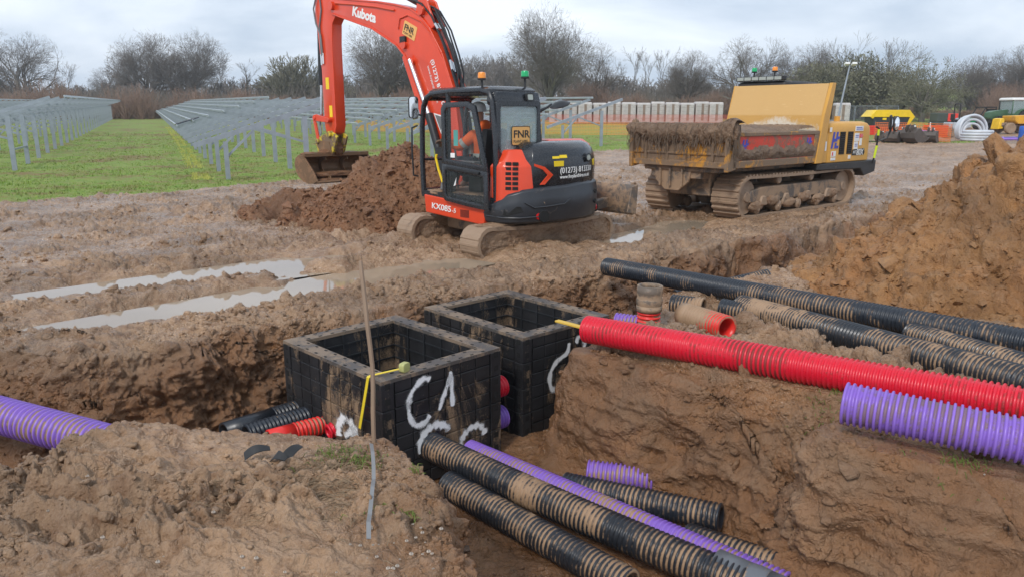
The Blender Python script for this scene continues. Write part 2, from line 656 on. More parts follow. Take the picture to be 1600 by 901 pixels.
def grass_mat(name, a=(0.145, 0.235, 0.04), b_=(0.28, 0.265, 0.085), dirt=0.5):
    m, nt, b = new_mat(name)
    g = nt.nodes.new('ShaderNodeNewGeometry').outputs['Position']
    n0 = noise(nt, 0.25, 6, 0.6, g)
    n1 = noise(nt, 1.6, 7, 0.65, g)
    n2 = noise(nt, 18, 4, 0.7, g)
    c = mixc(nt, ramp(nt, n1, 0.3, 0.7), a, b_)
    c = mixc(nt, math_(nt, 'MULTIPLY', ramp(nt, n2, 0.35, 0.7), 0.6), c, tuple(x * 1.5 for x in a))
    d = math_(nt, 'ADD', math_(nt, 'MULTIPLY', n0, 0.6), math_(nt, 'MULTIPLY', n1, 0.5))
    c = mixc(nt, math_(nt, 'MULTIPLY', ramp(nt, d, 0.54, 0.66), dirt * 1.8), c, (0.22, 0.15, 0.07))
    nt.links.new(c, b.inputs['Base Color'])
    b.inputs['Roughness'].default_value = 0.75
    b.inputs['Specular IOR Level'].default_value = 0.2
    bump(nt, b, math_(nt, 'ADD', n2, n1), 0.8, 0.06)
    return m


def glass_mat(name, tint=(0.55, 0.68, 0.68), alpha=0.35, rough=0.03):
    m, nt, b = new_mat(name)
    b.inputs['Base Color'].default_value = tint + (1,)
    b.inputs['Roughness'].default_value = rough
    b.inputs['Alpha'].default_value = alpha
    b.inputs['Specular IOR Level'].default_value = 0.6
    return m


def lamp_mat(name, col):
    m, nt, b = new_mat(name)
    b.inputs['Base Color'].default_value = col + (1,)
    b.inputs['Roughness'].default_value = 0.2
    b.inputs['Coat Weight'].default_value = 0.5
    return m


M_mud = mud_mat('wet_mud')
M_spoil = mud_mat('orange_spoil', cola=(0.39, 0.195, 0.07), colb=(0.33, 0.15, 0.05))
M_spoil2 = mud_mat('red_spoil', cola=(0.245, 0.112, 0.046), colb=(0.225, 0.095, 0.036))
M_grass = grass_mat('field_grass')
M_orange = paint('orange_paint', (0.68, 0.055, 0.012), 0.32, mud=0.06, var=0.08, coat=0.3)
M_orange_low = paint('orange_paint_splashed', (0.66, 0.055, 0.012), 0.36, mud=0.22, mscale=6, var=0.08)
M_black = paint('black_panel', (0.016, 0.018, 0.022), 0.26, mud=0.07, coat=0.25, var=0.2)
M_counter = paint('charcoal_counterweight', (0.028, 0.031, 0.037), 0.34, mud=0.26, mscale=5, var=0.15)
M_rubber = paint('black_rubber', (0.02, 0.02, 0.021), 0.6)
M_hose = paint('black_hose', (0.015, 0.016, 0.018), 0.4)
M_steel = paint('bright_steel', (0.7, 0.7, 0.7), 0.18, 1.0)
M_grey = paint('grey_plastic', (0.16, 0.165, 0.17), 0.5)
M_mudmetal = paint('muddy_metal', (0.11, 0.09, 0.075), 0.55, mud=0.72, mscale=2.6, mud_shade_col=(0.30, 0.2, 0.125))
M_track = paint('muddy_track', (0.17, 0.115, 0.075), 0.6, mud=0.95, mscale=3.5, mud_shade_col=(0.30, 0.205, 0.135))
M_bucket = paint('rusty_bucket', (0.2, 0.115, 0.06), 0.5, 0.3, mud=0.55, mscale=4, mud_shade_col=(0.26, 0.135, 0.065))
M_white = paint('white_paint', (0.78, 0.78, 0.76), 0.5, var=0.04)
M_yellow = paint('yellow_sticker', (0.85, 0.6, 0.01), 0.5, var=0.05)
M_tan = paint('tan_sign', (0.78, 0.42, 0.13), 0.5, var=0.05)
M_galv = paint('galvanised_steel', (0.33, 0.365, 0.41), 0.42, 0.35, var=0.2)
M_purlin = paint('pale_galvanised_steel', (0.46, 0.50, 0.55), 0.4, 0.3, var=0.15)
M_dump = paint('ochre_paint', (0.64, 0.33, 0.055), 0.42, mud=0.10, mscale=2.2, var=0.1, mud_shade_col=(0.62, 0.56, 0.42))
def headboard_mat():
    m, nt, b = new_mat('scraped_headboard')
    g = nt.nodes.new('ShaderNodeTexCoord').outputs['Object']
    mp = nt.nodes.new('ShaderNodeMapping'); mp.inputs['Rotation'].default_value = (R(35), 0, 0); mp.inputs['Scale'].default_value = (2, 2.5, 22)
    nt.links.new(g, mp.inputs['Vector'])
    scr = noise(nt, 1.6, 6, 0.7, mp.outputs[0])
    n1 = noise(nt, 1.4, 6, 0.6, g)
    n2 = noise(nt, 7.0, 8, 0.7, g, 0.5)
    sp = nt.nodes.new('ShaderNodeSeparateXYZ'); nt.links.new(g, sp.inputs[0])
    c = mixc(nt, n1, (0.50, 0.27, 0.06), (0.60, 0.34, 0.09))
    up = N(nt, 'ShaderNodeMapRange'); up.inputs[1].default_value = 2.0; up.inputs[2].default_value = 2.04
    nt.links.new(sp.outputs[2], up.inputs[0])
    c = mixc(nt, math_(nt, 'MULTIPLY', up.outputs[0], 0.55), c, (0.62, 0.40, 0.17))
    c = mixc(nt, math_(nt, 'MULTIPLY', ramp(nt, scr, 0.63, 0.70), 0.6), c, (0.80, 0.62, 0.34))
    # dried slurry splashed up from the load
    dy = math_(nt, 'ABSOLUTE', math_(nt, 'SUBTRACT', sp.outputs[1], 1.05))
    zz = math_(nt, 'SUBTRACT', sp.outputs[2], 1.88)
    f = math_(nt, 'SUBTRACT', 0.95, math_(nt, 'ADD', math_(nt, 'MULTIPLY', dy, 0.75), math_(nt, 'MULTIPLY', zz, 2.9)))
    f = math_(nt, 'ADD', f, math_(nt, 'MULTIPLY_ADD', n2, 1.7, -1.0))
    c = mixc(nt, math_(nt, 'MULTIPLY', ramp(nt, f, 0.35, 0.75), 0.85), c, (0.66, 0.60, 0.50))
    c = mixc(nt, ramp(nt, n2, 0.70, 0.74), c, (0.25, 0.16, 0.09))
    nt.links.new(c, b.inputs['Base Color'])
    b.inputs['Roughness'].default_value = 0.42
    bump(nt, b, math_(nt, 'ADD', scr, n2), 0.15, 0.01)
    return m


M_head = headboard_mat()
M_dump_low = paint('ochre_paint_caked', (0.56, 0.26, 0.035), 0.5, mud=0.80, mscale=3.2, mud_shade_col=(0.2, 0.135, 0.085))
M_red = paint('red_panel', (0.62, 0.05, 0.02), 0.5, mud=0.58, mscale=2.4, mud_shade_col=(0.2, 0.13, 0.085))
M_frame_black = paint('black_chassis', (0.022, 0.02, 0.019), 0.5, mud=0.3, mscale=4)
M_glass = glass_mat('cab_glass', (0.42, 0.52, 0.52), 0.38)
M_glass_door = glass_mat('door_glass', (0.10, 0.12, 0.12), 0.12)
M_amber = lamp_mat('amber_lens', (0.85, 0.27, 0.02))
M_green = lamp_mat('green_lens', (0.0, 0.36, 0.11))
M_redl = lamp_mat('red_lens', (0.6, 0.01, 0.01))
M_mirror = paint('mirror_glass', (0.9, 0.9, 0.9), 0.06, 1.0, var=0.01, bumpy=0.0)
M_blue = paint('blue_plastic', (0.02, 0.1, 0.42), 0.45)
M_blue_logo = paint('blue_logo', (0.03, 0.05, 0.42), 0.45)
M_wood = paint('weathered_wood', (0.27, 0.185, 0.125), 0.7, mud=0.2, var=0.25)
M_strap = paint('grey_strap', (0.22, 0.22, 0.22), 0.45, mud=0.2)
M_tape = paint('yellow_tape', (0.75, 0.56, 0.03), 0.4, mud=0.22, mscale=9)
M_level = paint('yellow_lath', (0.66, 0.42, 0.06), 0.5, mud=0.25, mscale=12)
M_chamber = paint('black_chamber_plastic', (0.023, 0.023, 0.025), 0.40, var=0.55, mud=0.49, mscale=2.3, mud_shade_col=(0.25, 0.17, 0.105), fine=1.2, stretch=(1, 1, 0.5), spec=0.3)
M_chamber_in = None
M_chamber_rim = paint('mud_smeared_rim', (0.075, 0.066, 0.06), 0.5, mud=0.70, mscale=4.5, mud_shade_col=(0.20, 0.145, 0.10), fine=0.6)
M_chamber_in = paint('black_chamber_inside', (0.02, 0.022, 0.025), 0.4, mud=0.25, mscale=2.4, mud_shade_col=(0.23, 0.18, 0.14), fine=0.6)
M_hole = paint('dark_socket', (0.006, 0.006, 0.006), 0.8, var=0.0)
M_spray = None
M_bark = paint('grey_bark', (0.12, 0.105, 0.085), 0.85, var=0.3)
M_twig = paint('bare_twigs', (0.16, 0.138, 0.115), 0.85, var=0.25)
M_twig2 = paint('olive_twigs', (0.18, 0.168, 0.11), 0.85, var=0.3)
M_leaf = paint('olive_leaves', (0.15, 0.15, 0.085), 0.7, var=0.4)
M_scrub = paint('russet_scrub', (0.235, 0.15, 0.108), 0.85, var=0.3)
M_far = paint('far_wood', (0.20, 0.178, 0.16), 0.9, var=0.3)
M_skin = paint('skin', (0.5, 0.27, 0.18), 0.5, var=0.06)
M_hivis = paint('orange_hivis', (0.85, 0.14, 0.02), 0.65, var=0.12)
M_reflect = paint('reflective_tape', (0.42, 0.45, 0.40), 0.35, 0.3)
M_cloth = paint('dark_trousers', (0.03, 0.035, 0.045), 0.8)
M_glove = paint('muddy_glove', (0.12, 0.075, 0.05), 0.8, mud=0.4)
M_helmet = paint('white_helmet', (0.75, 0.76, 0.74), 0.35)
M_teal = paint('teal_pad', (0.08, 0.3, 0.27), 0.6)
# ---------------------------------------------------------------- terrain
PIT = [(-14, 5.2), (-9, 5.5), (-6, 5.75), (-4.4, 6.0), (-3.5, 5.8), (-2.9, 6.25), (-2.4, 6.75), (-2.1, 6.95), (-1.25, 7.6), (-1.1, 7.85),
       (-0.15, 8.6), (0.3, 8.95), (1.26, 9.5), (2.4, 10.65), (4.3, 12.3), (6.6, 14.3), (9.3, 16.9),
       (10.3, 15.9), (7.5, 13.3), (5.3, 11.4), (3.9, 10.0), (3.1, 9.35), (2.3, 8.75), (1.6, 8.2), (1.3, 7.6), (0.98, 6.95),
       (0.72, 6.5), (0.68, 6.22), (1.2, 5.62), (1.62, 5.02), (1.95, 4.45), (2.3, 3.85), (2.9, 3.0), (3.6, 2.1), (4.0, 1.2),
       (3.0, 0.3), (0.9, 0.5), (0.25, 1.6), (-0.03, 2.5), (-0.2, 3.1), (-0.28, 3.6), (-0.5, 4.0), (-0.85, 4.3), (-1.3, 4.36), (-1.9, 4.46), (-2.35, 4.36),
       (-2.75, 4.15), (-3.2, 3.85), (-6, 3.5), (-9, 3.3), (-14, 3.0)]
RUTS = [((-5.5, 8.65), (-2.9, 10.5), 0.72, 0.24), ((-4.35, 7.3), (-1.85, 9.45), 0.66, 0.24), ((-3.2, 10.3), (-1.2, 11.6), 0.3, 0.05),
        ((-2.2, 9.2), (-0.5, 10.6), 0.6, 0.17), ((1.3, 12.0), (3.7, 14.8), 0.6, 0.2), ((1.9, 12.6), (3.4, 13.6), 0.6, 0.14)]
GRASS_LINE = [(-60, -15), (-20, 12.0), (-15.5, 15.4), (-12.2, 17.7), (-9.4, 20), (-7.2, 23.6), (-2, 27), (1.5, 33), (4.4, 38.5), (8, 40), (13, 43), (18, 47.5),
              (22, 49), (27, 50.5), (29.5, 53.5), (34, 72), (52, 80), (90, 84), (200, 90)]
GX = np.array([p[0] for p in GRASS_LINE], np.float32)
GY = np.array([p[1] for p in GRASS_LINE], np.float32)


def rise(y):
    return np.clip((np.asarray(y, np.float32) - 25) / 90 * 1.5, 0, 1.5)


def gz(x, y):
    """level of the open ground, without its small bumps"""
    return float(rise(y))


def laid(px0, z0, px1, z1):
    return at(px0[0], px0[1], z0), at(px1[0], px1[1], z1)


# ground is trodden to carry these pipes: (end, end, radius)
SUPPORT = []


def base_height(X, Y):
    X = X.astype(np.float32); Y = Y.astype(np.float32)
    D = np.hypot(X, Y)
    wob = (0.10 + 0.16 * sstep(8.8, 10.5, Y)) * vnoise(X * 1.3, Y * 1.3, seed=5) + 0.012 * vnoise(X * 4.0, Y * 4.0, seed=6)
    near = D < 26
    sd = np.full(X.shape, 9.0, np.float32)
    sd[near] = poly_sd(X[near], Y[near], PIT)
    sdw = sd + wob
    z = rise(Y)
    # mound at the left front, bank at the right
    z = z + 0.22 * np.exp(-(((X + 1.9) / 1.7) ** 2 + ((Y - 3.0) / 1.25) ** 2))
    z = z + 0.05 * np.exp(-(((X + 0.75) / 0.4) ** 2 + ((Y - 3.9) / 0.4) ** 2))
    z = z + 0.14 * np.exp(-(((X + 2.35) / 0.35) ** 2 + ((Y - 4.1) / 0.3) ** 2))
    # mud pushed up round the excavator's tracks
    d_, t_ = seg_d(X, Y, (-0.2, 10.75), (1.9, 12.5)); z = z + 0.07 * np.exp(-(d_ / 0.22) ** 2)
    d_, t_ = seg_d(X, Y, (-2.0, 12.2), (-1.5, 12.6)); z = z + 0.12 * np.exp(-(d_ / 0.3) ** 2)
    z = z + 0.30 * sstep(0.6, 2.2, X) * (1 - sstep(5.2, 8.2, Y)) * sstep(-3, 2, Y)
    z = z + 0.10 * np.exp(-(((X - 1.0) / 0.5) ** 2 + ((Y - 6.0) / 0.6) ** 2))
    # shelf beyond the spur where the short pipes lie, and the churned lip along the trenches
    lip = np.exp(-((sd - 0.45) / 0.38) ** 2)
    z = z + lip * 0.07 * (1 + vnoise(X * 0.9, Y * 0.9, seed=9)) * (D < 22) * (Y > 5.3)
    # how wide the wall is: steep cuts, a slack bank at the lower right
    slack = np.clip(sstep(5.3, 3.9, Y) * sstep(1.2, 1.8, X), 0, 1)
    slackl = sstep(-1.9, -2.9, X) * sstep(4.9, 3.9, Y)
    w_out = 0.10 + 0.80 * slack + 0.35 * slackl
    w_in = 0.20 + 0.10 * slack + 0.25 * slackl
    depth = 0.97 + 0.06 * vnoise(X * 0.8, Y * 0.8, seed=12)
    floor = -depth + 0.05 * vnoise(X * 2.5, Y * 2.5, seed=14)
    # mud fallen in the corner left of the lower pipe
    floor = floor + 0.10 * np.exp(-(((X - 0.05) / 0.35) ** 2 + ((Y - 3.7) / 0.5) ** 2))
    floor = floor + 0.25 * sstep(0.35, 0.0, -sd) * (sd < 0)
    t = sstep(w_out, -w_in, sdw)
    # spade-cut: slightly convex upper edge
    t = t ** 0.85
    z = z * (1 - t) + floor * t
    for (a, b, wd, dp) in RUTS:
        d, tt = seg_d(X, Y, a, b)
        d = d + 0.26 * vnoise(X * 1.5, Y * 1.5, seed=21) + 0.10 * vnoise(X * 5, Y * 5, seed=22)
        endf = sstep(0, 0.08, tt) * sstep(1, 0.92, tt)
        z = z - dp * sstep(wd, wd * 0.35, d) * (0.4 + 0.6 * endf)
        z = z + 0.05 * np.exp(-((d - wd * 1.45) / 0.16) ** 2) * (sd > 0.5)
    for (a, b, r) in SUPPORT:
        d, tt = seg_d(X, Y, a, b)
        bot = a[2] + (b[2] - a[2]) * tt - r
        k = sstep(0.42, r * 0.75, d)
        z = z * (1 - k) + np.clip(z, bot - 0.07, bot + 0.01) * k
    return z, sd


def surface(X, Y, detail=True):
    z, sd = base_height(X, Y)
    X = X.astype(np.float32); Y = Y.astype(np.float32)
    D = np.hypot(X, Y)
    gl = np.interp(X, GX, GY) + 0.5 * vnoise(X * 0.5, Y * 0.5, seed=31) + 0.25 * vnoise(X * 2.1, Y * 2.1, seed=32)
    grass = (Y > gl)
    strip = ((X - 25.5) / 3.6) ** 2 + ((Y - 47.6) / 1.3) ** 2 < 1 + 0.3 * vnoise(X, Y, seed=8)
    grass |= strip
    grass &= ~(((Y > 88) & (X > 40) & (Y < 84)))
    return z, sd, grass


def roughen(P, Nrm, sd, grass):
    """churn: lumps and clods pushed out along the surface normal"""
    x, y, z = P[:, 0], P[:, 1], P[:, 2]
    D = np.hypot(x, y)
    inpit = sstep(0.15, -0.1, sd)
    floorish = sstep(-0.70, -0.86, z)
    wall = inpit * (1 - floorish)
    near = sstep(30, 14, D)
    rough = np.where(grass, 0.25, 1.0).astype(np.float32)
    # plain: flattened wet patches against churned ones
    patch = sstep(-0.22, 0.28, fbm(x * 0.55, y * 0.55, None, 3, seed=41))
    churn = (0.30 + 0.70 * patch)
    wat = np.zeros_like(x)
    for (a, b, wd, dp) in RUTS:
        d, tt = seg_d(x, y, a, b)
        wat = np.maximum(wat, sstep(wd * 1.2, wd * 0.75, d))
    calm = (1 - 0.62 * wat) * (1 - 0.45 * floorish)
    wx = x + 0.10 * vnoise(x * 2.6, y * 2.6, z * 2.6, seed=71); wy = y + 0.10 * vnoise(x * 2.6 + 9, y * 2.6, z * 2.6, seed=72); wz = z + 0.06 * vnoise(x * 3, y * 3 + 7, z * 3, seed=73)
    b1 = billow(wx * 2.3, wy * 2.9, wz * 2.6, 3, 51)
    b2 = billow(wx * 7.0, wy * 8.5, wz * 7.5, 3, 61)
    b3 = billow(wx * 19, wy * 22, wz * 20, 2, 66)
    k1 = chunks(wx * 5.2 + z * 2.1, wy * 5.2 - z * 2.6, 3)
    k2 = chunks(wx * 12 + z * 6, wy * 12 - z * 7, 4)
    mound_ = np.exp(-(((x + 1.6) / 2.2) ** 2 + ((y - 3.2) / 1.3) ** 2))
    al, ac = x * 0.77 + y * 0.64, -x * 0.64 + y * 0.77
    ridge = billow(al * 0.32 + 0.3 * vnoise(x * 0.4, y * 0.4, seed=43), ac * 1.15, None, 3, 45) * sstep(7.5, 10.5, y) * (1 - inpit)
    d1 = 0.30 * ridge + 0.05 * fbm(x * 1.1, y * 1.1, z * 1.1, 3, seed=55)
    some = sstep(0.05, 0.35, fbm(x * 1.4, y * 1.4, None, 2, seed=57))     # where broken clods lie about
    disp = d1 + 0.25 * b1 + (0.13 * b2 + 0.05 * b3) * (1 - 0.15 * np.maximum(mound_, wall)) + (0.35 + 0.65 * some) * (0.075 * (k1 - 0.4) + 0.05 * (k2 - 0.4))
    mound = np.exp(-(((x + 1.6) / 2.2) ** 2 + ((y - 3.2) / 1.3) ** 2))
    # ridged folds, like clay dragged by a bucket
    rd = 1 - np.abs(fbm(wx * 2.2 + 0.6 * wy, wy * 4.4 - 0.5 * wx, z * 3.2, 3, seed=81)) * 2.6
    rd = np.clip(rd, 0, 1) ** 1.5
    disp = disp + 0.10 * (rd - 0.35) * (0.25 + 0.75 * np.maximum(mound, wall * 0.6))
    ledge = np.clip(1 - np.abs(fbm(x * 1.1, y * 1.1, z * 4.5, 3, seed=91)) * 2.4, 0, 1)
    # fresh-cut faces stay smoother
    cut = wall * sstep(-0.1, 0.2, fbm(x * 0.8, y * 0.8, z * 0.8, 2, seed=97))
    disp = disp * churn * calm * (1 - 0.35 * cut) + wall * (0.20 * fbm(x * 1.8, y * 1.8, z * 2.0, 3, seed=95) + 0.07 * (ledge - 0.4))
    # marks of the digger's teeth on the right bank
    gx, gy = x - 1.95, y - 4.35
    disp = disp + 0.022 * np.abs(np.sin((gx * 0.9 + gy * 0.45) * PI / 0.075)) * np.exp(-(gx / 0.30) ** 2 - (gy / 0.32) ** 2)
    for (a, b, r) in SUPPORT:
        d, tt = seg_d(x, y, a, b)
        disp = disp * (1 - 0.8 * sstep(0.30, r * 0.6, d))
    disp = disp * rough * (0.75 + 0.25 * near) * (1 + 0.5 * sstep(14, 24, D))
    c1 = np.clip(0.5 + b2 * 1.4 + b3 * 0.8, 0, 1)
    tuft = np.where(grass, 0.05 * fbm(x * 3, y * 3, None, 2, seed=99), 0)
    disp = (disp + tuft).astype(np.float32)
    cavity = np.clip((0.30 - c1) * 2.0, 0, 1)
    clay = np.clip(inpit * 0.75 + 0.28 * np.exp(-((sd - 0.1) / 0.3) ** 2) + 0.26 * mound, 0, 1)
    clay = np.clip(clay + 0.22 * ((x > 1.3) & (sd > 0) & (y < 9) & (D < 12)), 0, 1)
    clay = clay - 0.28 * sstep(0.6, 1.0, x) * sstep(6.8, 6.2, y) * inpit
    clay = np.where(z < -0.55, np.clip(clay + 0.2, 0, 1), clay)
    wet = np.clip(0.55 + 0.35 * (1 - patch) + 0.5 * wat - 0.55 * wall - 0.15 * mound, 0, 1) * sstep(60, 10, D)
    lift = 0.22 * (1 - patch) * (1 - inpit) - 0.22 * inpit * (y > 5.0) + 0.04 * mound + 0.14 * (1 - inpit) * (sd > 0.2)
    return disp, clay, wet, lift.astype(np.float32)


def grid_faces(nr, nc):
    i = np.arange(nr - 1)[:, None] * nc + np.arange(nc - 1)[None, :]
    return np.stack([i, i + 1, i + nc + 1, i + nc], -1).reshape(-1, 4)


def mesh_np(name, V, Fq, attrs, mat, smooth=True):
    used = np.unique(Fq)
    remap = np.full(len(V), -1, np.int64)
    remap[used] = np.arange(len(used))
    V = V[used]; Fq = remap[Fq]
    me = bpy.data.meshes.new(name)
    me.vertices.add(len(V))
    me.vertices.foreach_set('co', np.ascontiguousarray(V, np.float32).ravel())
    me.loops.add(Fq.size)
    me.loops.foreach_set('vertex_index', np.ascontiguousarray(Fq, np.int32).ravel())
    k = Fq.shape[1]
    me.polygons.add(len(Fq))
    me.polygons.foreach_set('loop_start', np.arange(0, Fq.size, k, dtype=np.int32))
    me.polygons.foreach_set('loop_total', np.full(len(Fq), k, np.int32))
    me.polygons.foreach_set('use_smooth', np.full(len(Fq), smooth, bool))
    me.update(calc_edges=True)
    for nm, a in attrs.items():
        at_ = me.attributes.new(nm, 'FLOAT', 'POINT')
        at_.data.foreach_set('value', np.ascontiguousarray(a[used], np.float32))
    me.materials.append(mat)
    o = bpy.data.objects.new(name, me)
    COL.objects.link(o)
    return o


def grid_normals(P, nr, nc):
    G = P.reshape(nr, nc, 3)
    du = np.gradient(G, axis=1); dv = np.gradient(G, axis=0)
    n = np.cross(du, dv)
    n /= np.maximum(np.linalg.norm(n, axis=2, keepdims=True), 1e-9)
    n *= np.where(n[..., 2:3] < 0, -1, 1)
    return n.reshape(-1, 3)


def build_terrain():
    nc = 1150
    ang = np.linspace(R(-50), R(50), nc)
    r = np.concatenate([np.geomspace(1.0, 2.4, 50, endpoint=False), np.geomspace(2.4, 12, 860, endpoint=False),
                        np.geomspace(12, 32, 210, endpoint=False), np.geomspace(32, 160, 170, endpoint=False), np.geomspace(160, 900, 20)])
    nr = len(r)
    A, Rr = np.meshgrid(ang, r)
    # draw the rows together on steep faces so that trench walls get as many rows as they need
    Z0, _ = base_height((np.sin(A) * Rr).ravel(), (np.cos(A) * Rr).ravel())
    Z0 = Z0.reshape(nr, nc)
    ds = np.hypot(np.diff(np.log(Rr), axis=0), 1.1 * np.diff(Z0, axis=0) / Rr[:-1])
    ker = np.ones(9) / 9
    ds = np.apply_along_axis(lambda q: np.convolve(np.pad(q, 4, mode='edge'), ker, mode='valid'), 1, ds)
    S_ = np.concatenate([np.zeros((1, nc)), np.cumsum(ds, axis=0)], 0)
    rows = np.linspace(0, 1, nr)
    base_s = np.concatenate([[0], np.cumsum(np.diff(np.log(r)))]); base_s /= base_s[-1]
    rowmap = np.interp(np.log(r), np.log(r), base_s)
    # share of the rows at every radius, as laid out in r, stretched where the ground is steep
    dens = np.gradient(np.arange(nr) / (nr - 1), np.log(r))
    W = np.concatenate([np.zeros((1, nc)), np.cumsum(ds * dens[:-1, None], axis=0)], 0)
    for k in range(nc):
        Rr[:, k] = np.exp(np.interp(rows * W[-1, k], W[:, k], np.log(r)))
    X = (np.sin(A) * Rr).ravel().astype(np.float32)
    Y = (np.cos(A) * Rr).ravel().astype(np.float32)
    Z, sd, grass = surface(X, Y)
    # a pale hill beyond the site at the right
    Z = Z + 9.0 * sstep(120, 260, Y) * sstep(40, 110, X)
    P = np.stack([X, Y, Z], 1)
    Nn = grid_normals(P, nr, nc)
    disp, clay, wet, lift = roughen(P, Nn, sd, grass)
    P = P + Nn * disp[:, None]
    Fq = grid_faces(nr, nc)
    fg = grass[Fq].sum(1) >= 3
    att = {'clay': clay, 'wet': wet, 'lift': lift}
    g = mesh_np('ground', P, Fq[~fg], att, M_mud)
    tag(g, 'wet churned brown mud with trenches cut through it', None, None, 'structure')
    f = mesh_np('field', P, Fq[fg], {}, M_grass)
    tag(f, 'short green grass field with worn muddy patches', None, None, 'structure')
    # loose crumbs and clods of the same soil lying on it
    rng = np.random.default_rng(71)
    D = np.hypot(P[:, 0], P[:, 1])
    churned = fbm(P[:, 0] * 0.9, P[:, 1] * 0.9, None, 3, seed=57)
    wgt = (D < 30) * (~grass) * np.clip(0.12 + 1.7 * churned, 0.02, 1.0) * (P[:, 2] > -0.95)
    wat = np.zeros(len(P), np.float32)
    for (a, b, wd, dp) in RUTS:
        d, tt = seg_d(P[:, 0], P[:, 1], a, b)
        wat = np.maximum(wat, sstep(wd * 1.3, wd * 0.8, d))
    wgt = wgt * (1 - wat) * np.where(D > 12, 1.6, 1.0) * np.where((P[:, 1] < 4.6) & (P[:, 0] < 0.2), 1.8, 1.0)
    idx = rng.choice(len(P), 36000, p=wgt / wgt.sum())
    s = np.exp(rng.normal(math.log(0.0085), 0.62, len(idx))) * np.clip(D[idx] / 4.5, 0.7, 2.0)
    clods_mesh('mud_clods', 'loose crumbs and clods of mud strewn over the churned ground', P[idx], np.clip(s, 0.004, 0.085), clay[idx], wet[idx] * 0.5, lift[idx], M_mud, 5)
    return g, f


def clods_mesh(name, label, pos, size, clay, wet, lift, mat, seed, npt=22):
    rng = np.random.default_rng(seed)
    protos = []
    for k in range(7):
        bm = bmesh.new()
        pts = rng.normal(0, 1, (npt, 3)); pts /= np.linalg.norm(pts, axis=1, keepdims=True)
        pts *= rng.uniform(0.75, 1.1, (npt, 1)); pts[:, 2] *= 0.58; pts[:, 0] *= 1.2
        for p in pts: bm.verts.new(p)
        bmesh.ops.convex_hull(bm, input=bm.verts)
        bmesh.ops.triangulate(bm, faces=bm.faces)
        bm.verts.index_update()
        used = [v for v in bm.verts if v.link_faces]
        ix = {v.index: i for i, v in enumerate(used)}
        protos.append((np.array([v.co[:] for v in used], np.float32), np.array([[ix[v.index] for v in f.verts] for f in bm.faces], np.int64)))
        bm.free()
    Vs, Fs, Ai = [], [], []
    off = 0
    which = rng.integers(0, 7, len(pos))
    for k in range(7):
        sel = np.where(which == k)[0]
        pv, pf = protos[k]
        n, m = len(sel), len(pv)
        # random turn about each clod's own axes
        q = rng.normal(0, 1, (n, 4)); q[:, 1:3] *= 0.45; q /= np.linalg.norm(q, axis=1, keepdims=True)
        w_, a, b, c = q.T
        Rm = np.stack([1 - 2 * (b * b + c * c), 2 * (a * b - c * w_), 2 * (a * c + b * w_), 2 * (a * b + c * w_), 1 - 2 * (a * a + c * c), 2 * (b * c - a * w_), 2 * (a * c - b * w_), 2 * (b * c + a * w_), 1 - 2 * (a * a + b * b)], 1).reshape(-1, 3, 3)
        V = np.einsum('nij,mj->nmi', Rm, pv) * size[sel][:, None, None]
        V = V + pos[sel][:, None, :] + np.array([0, 0, 0.02])[None, None, :] * size[sel][:, None, None]
        Vs.append(V.reshape(-1, 3))
        Fs.append((np.arange(n)[:, None, None] * m + pf[None]).reshape(-1, 3) + off)
        Ai.append(np.repeat(sel, m))
        off += n * m
    ai = np.concatenate(Ai)
    o = mesh_np(name, np.concatenate(Vs), np.concatenate(Fs), {'clay': clay[ai], 'wet': wet[ai], 'lift': lift[ai] + rng.normal(0, 0.10, len(pos))[ai]}, mat, smooth=npt > 15)
    return tag(o, label, 'clods', None, 'stuff')


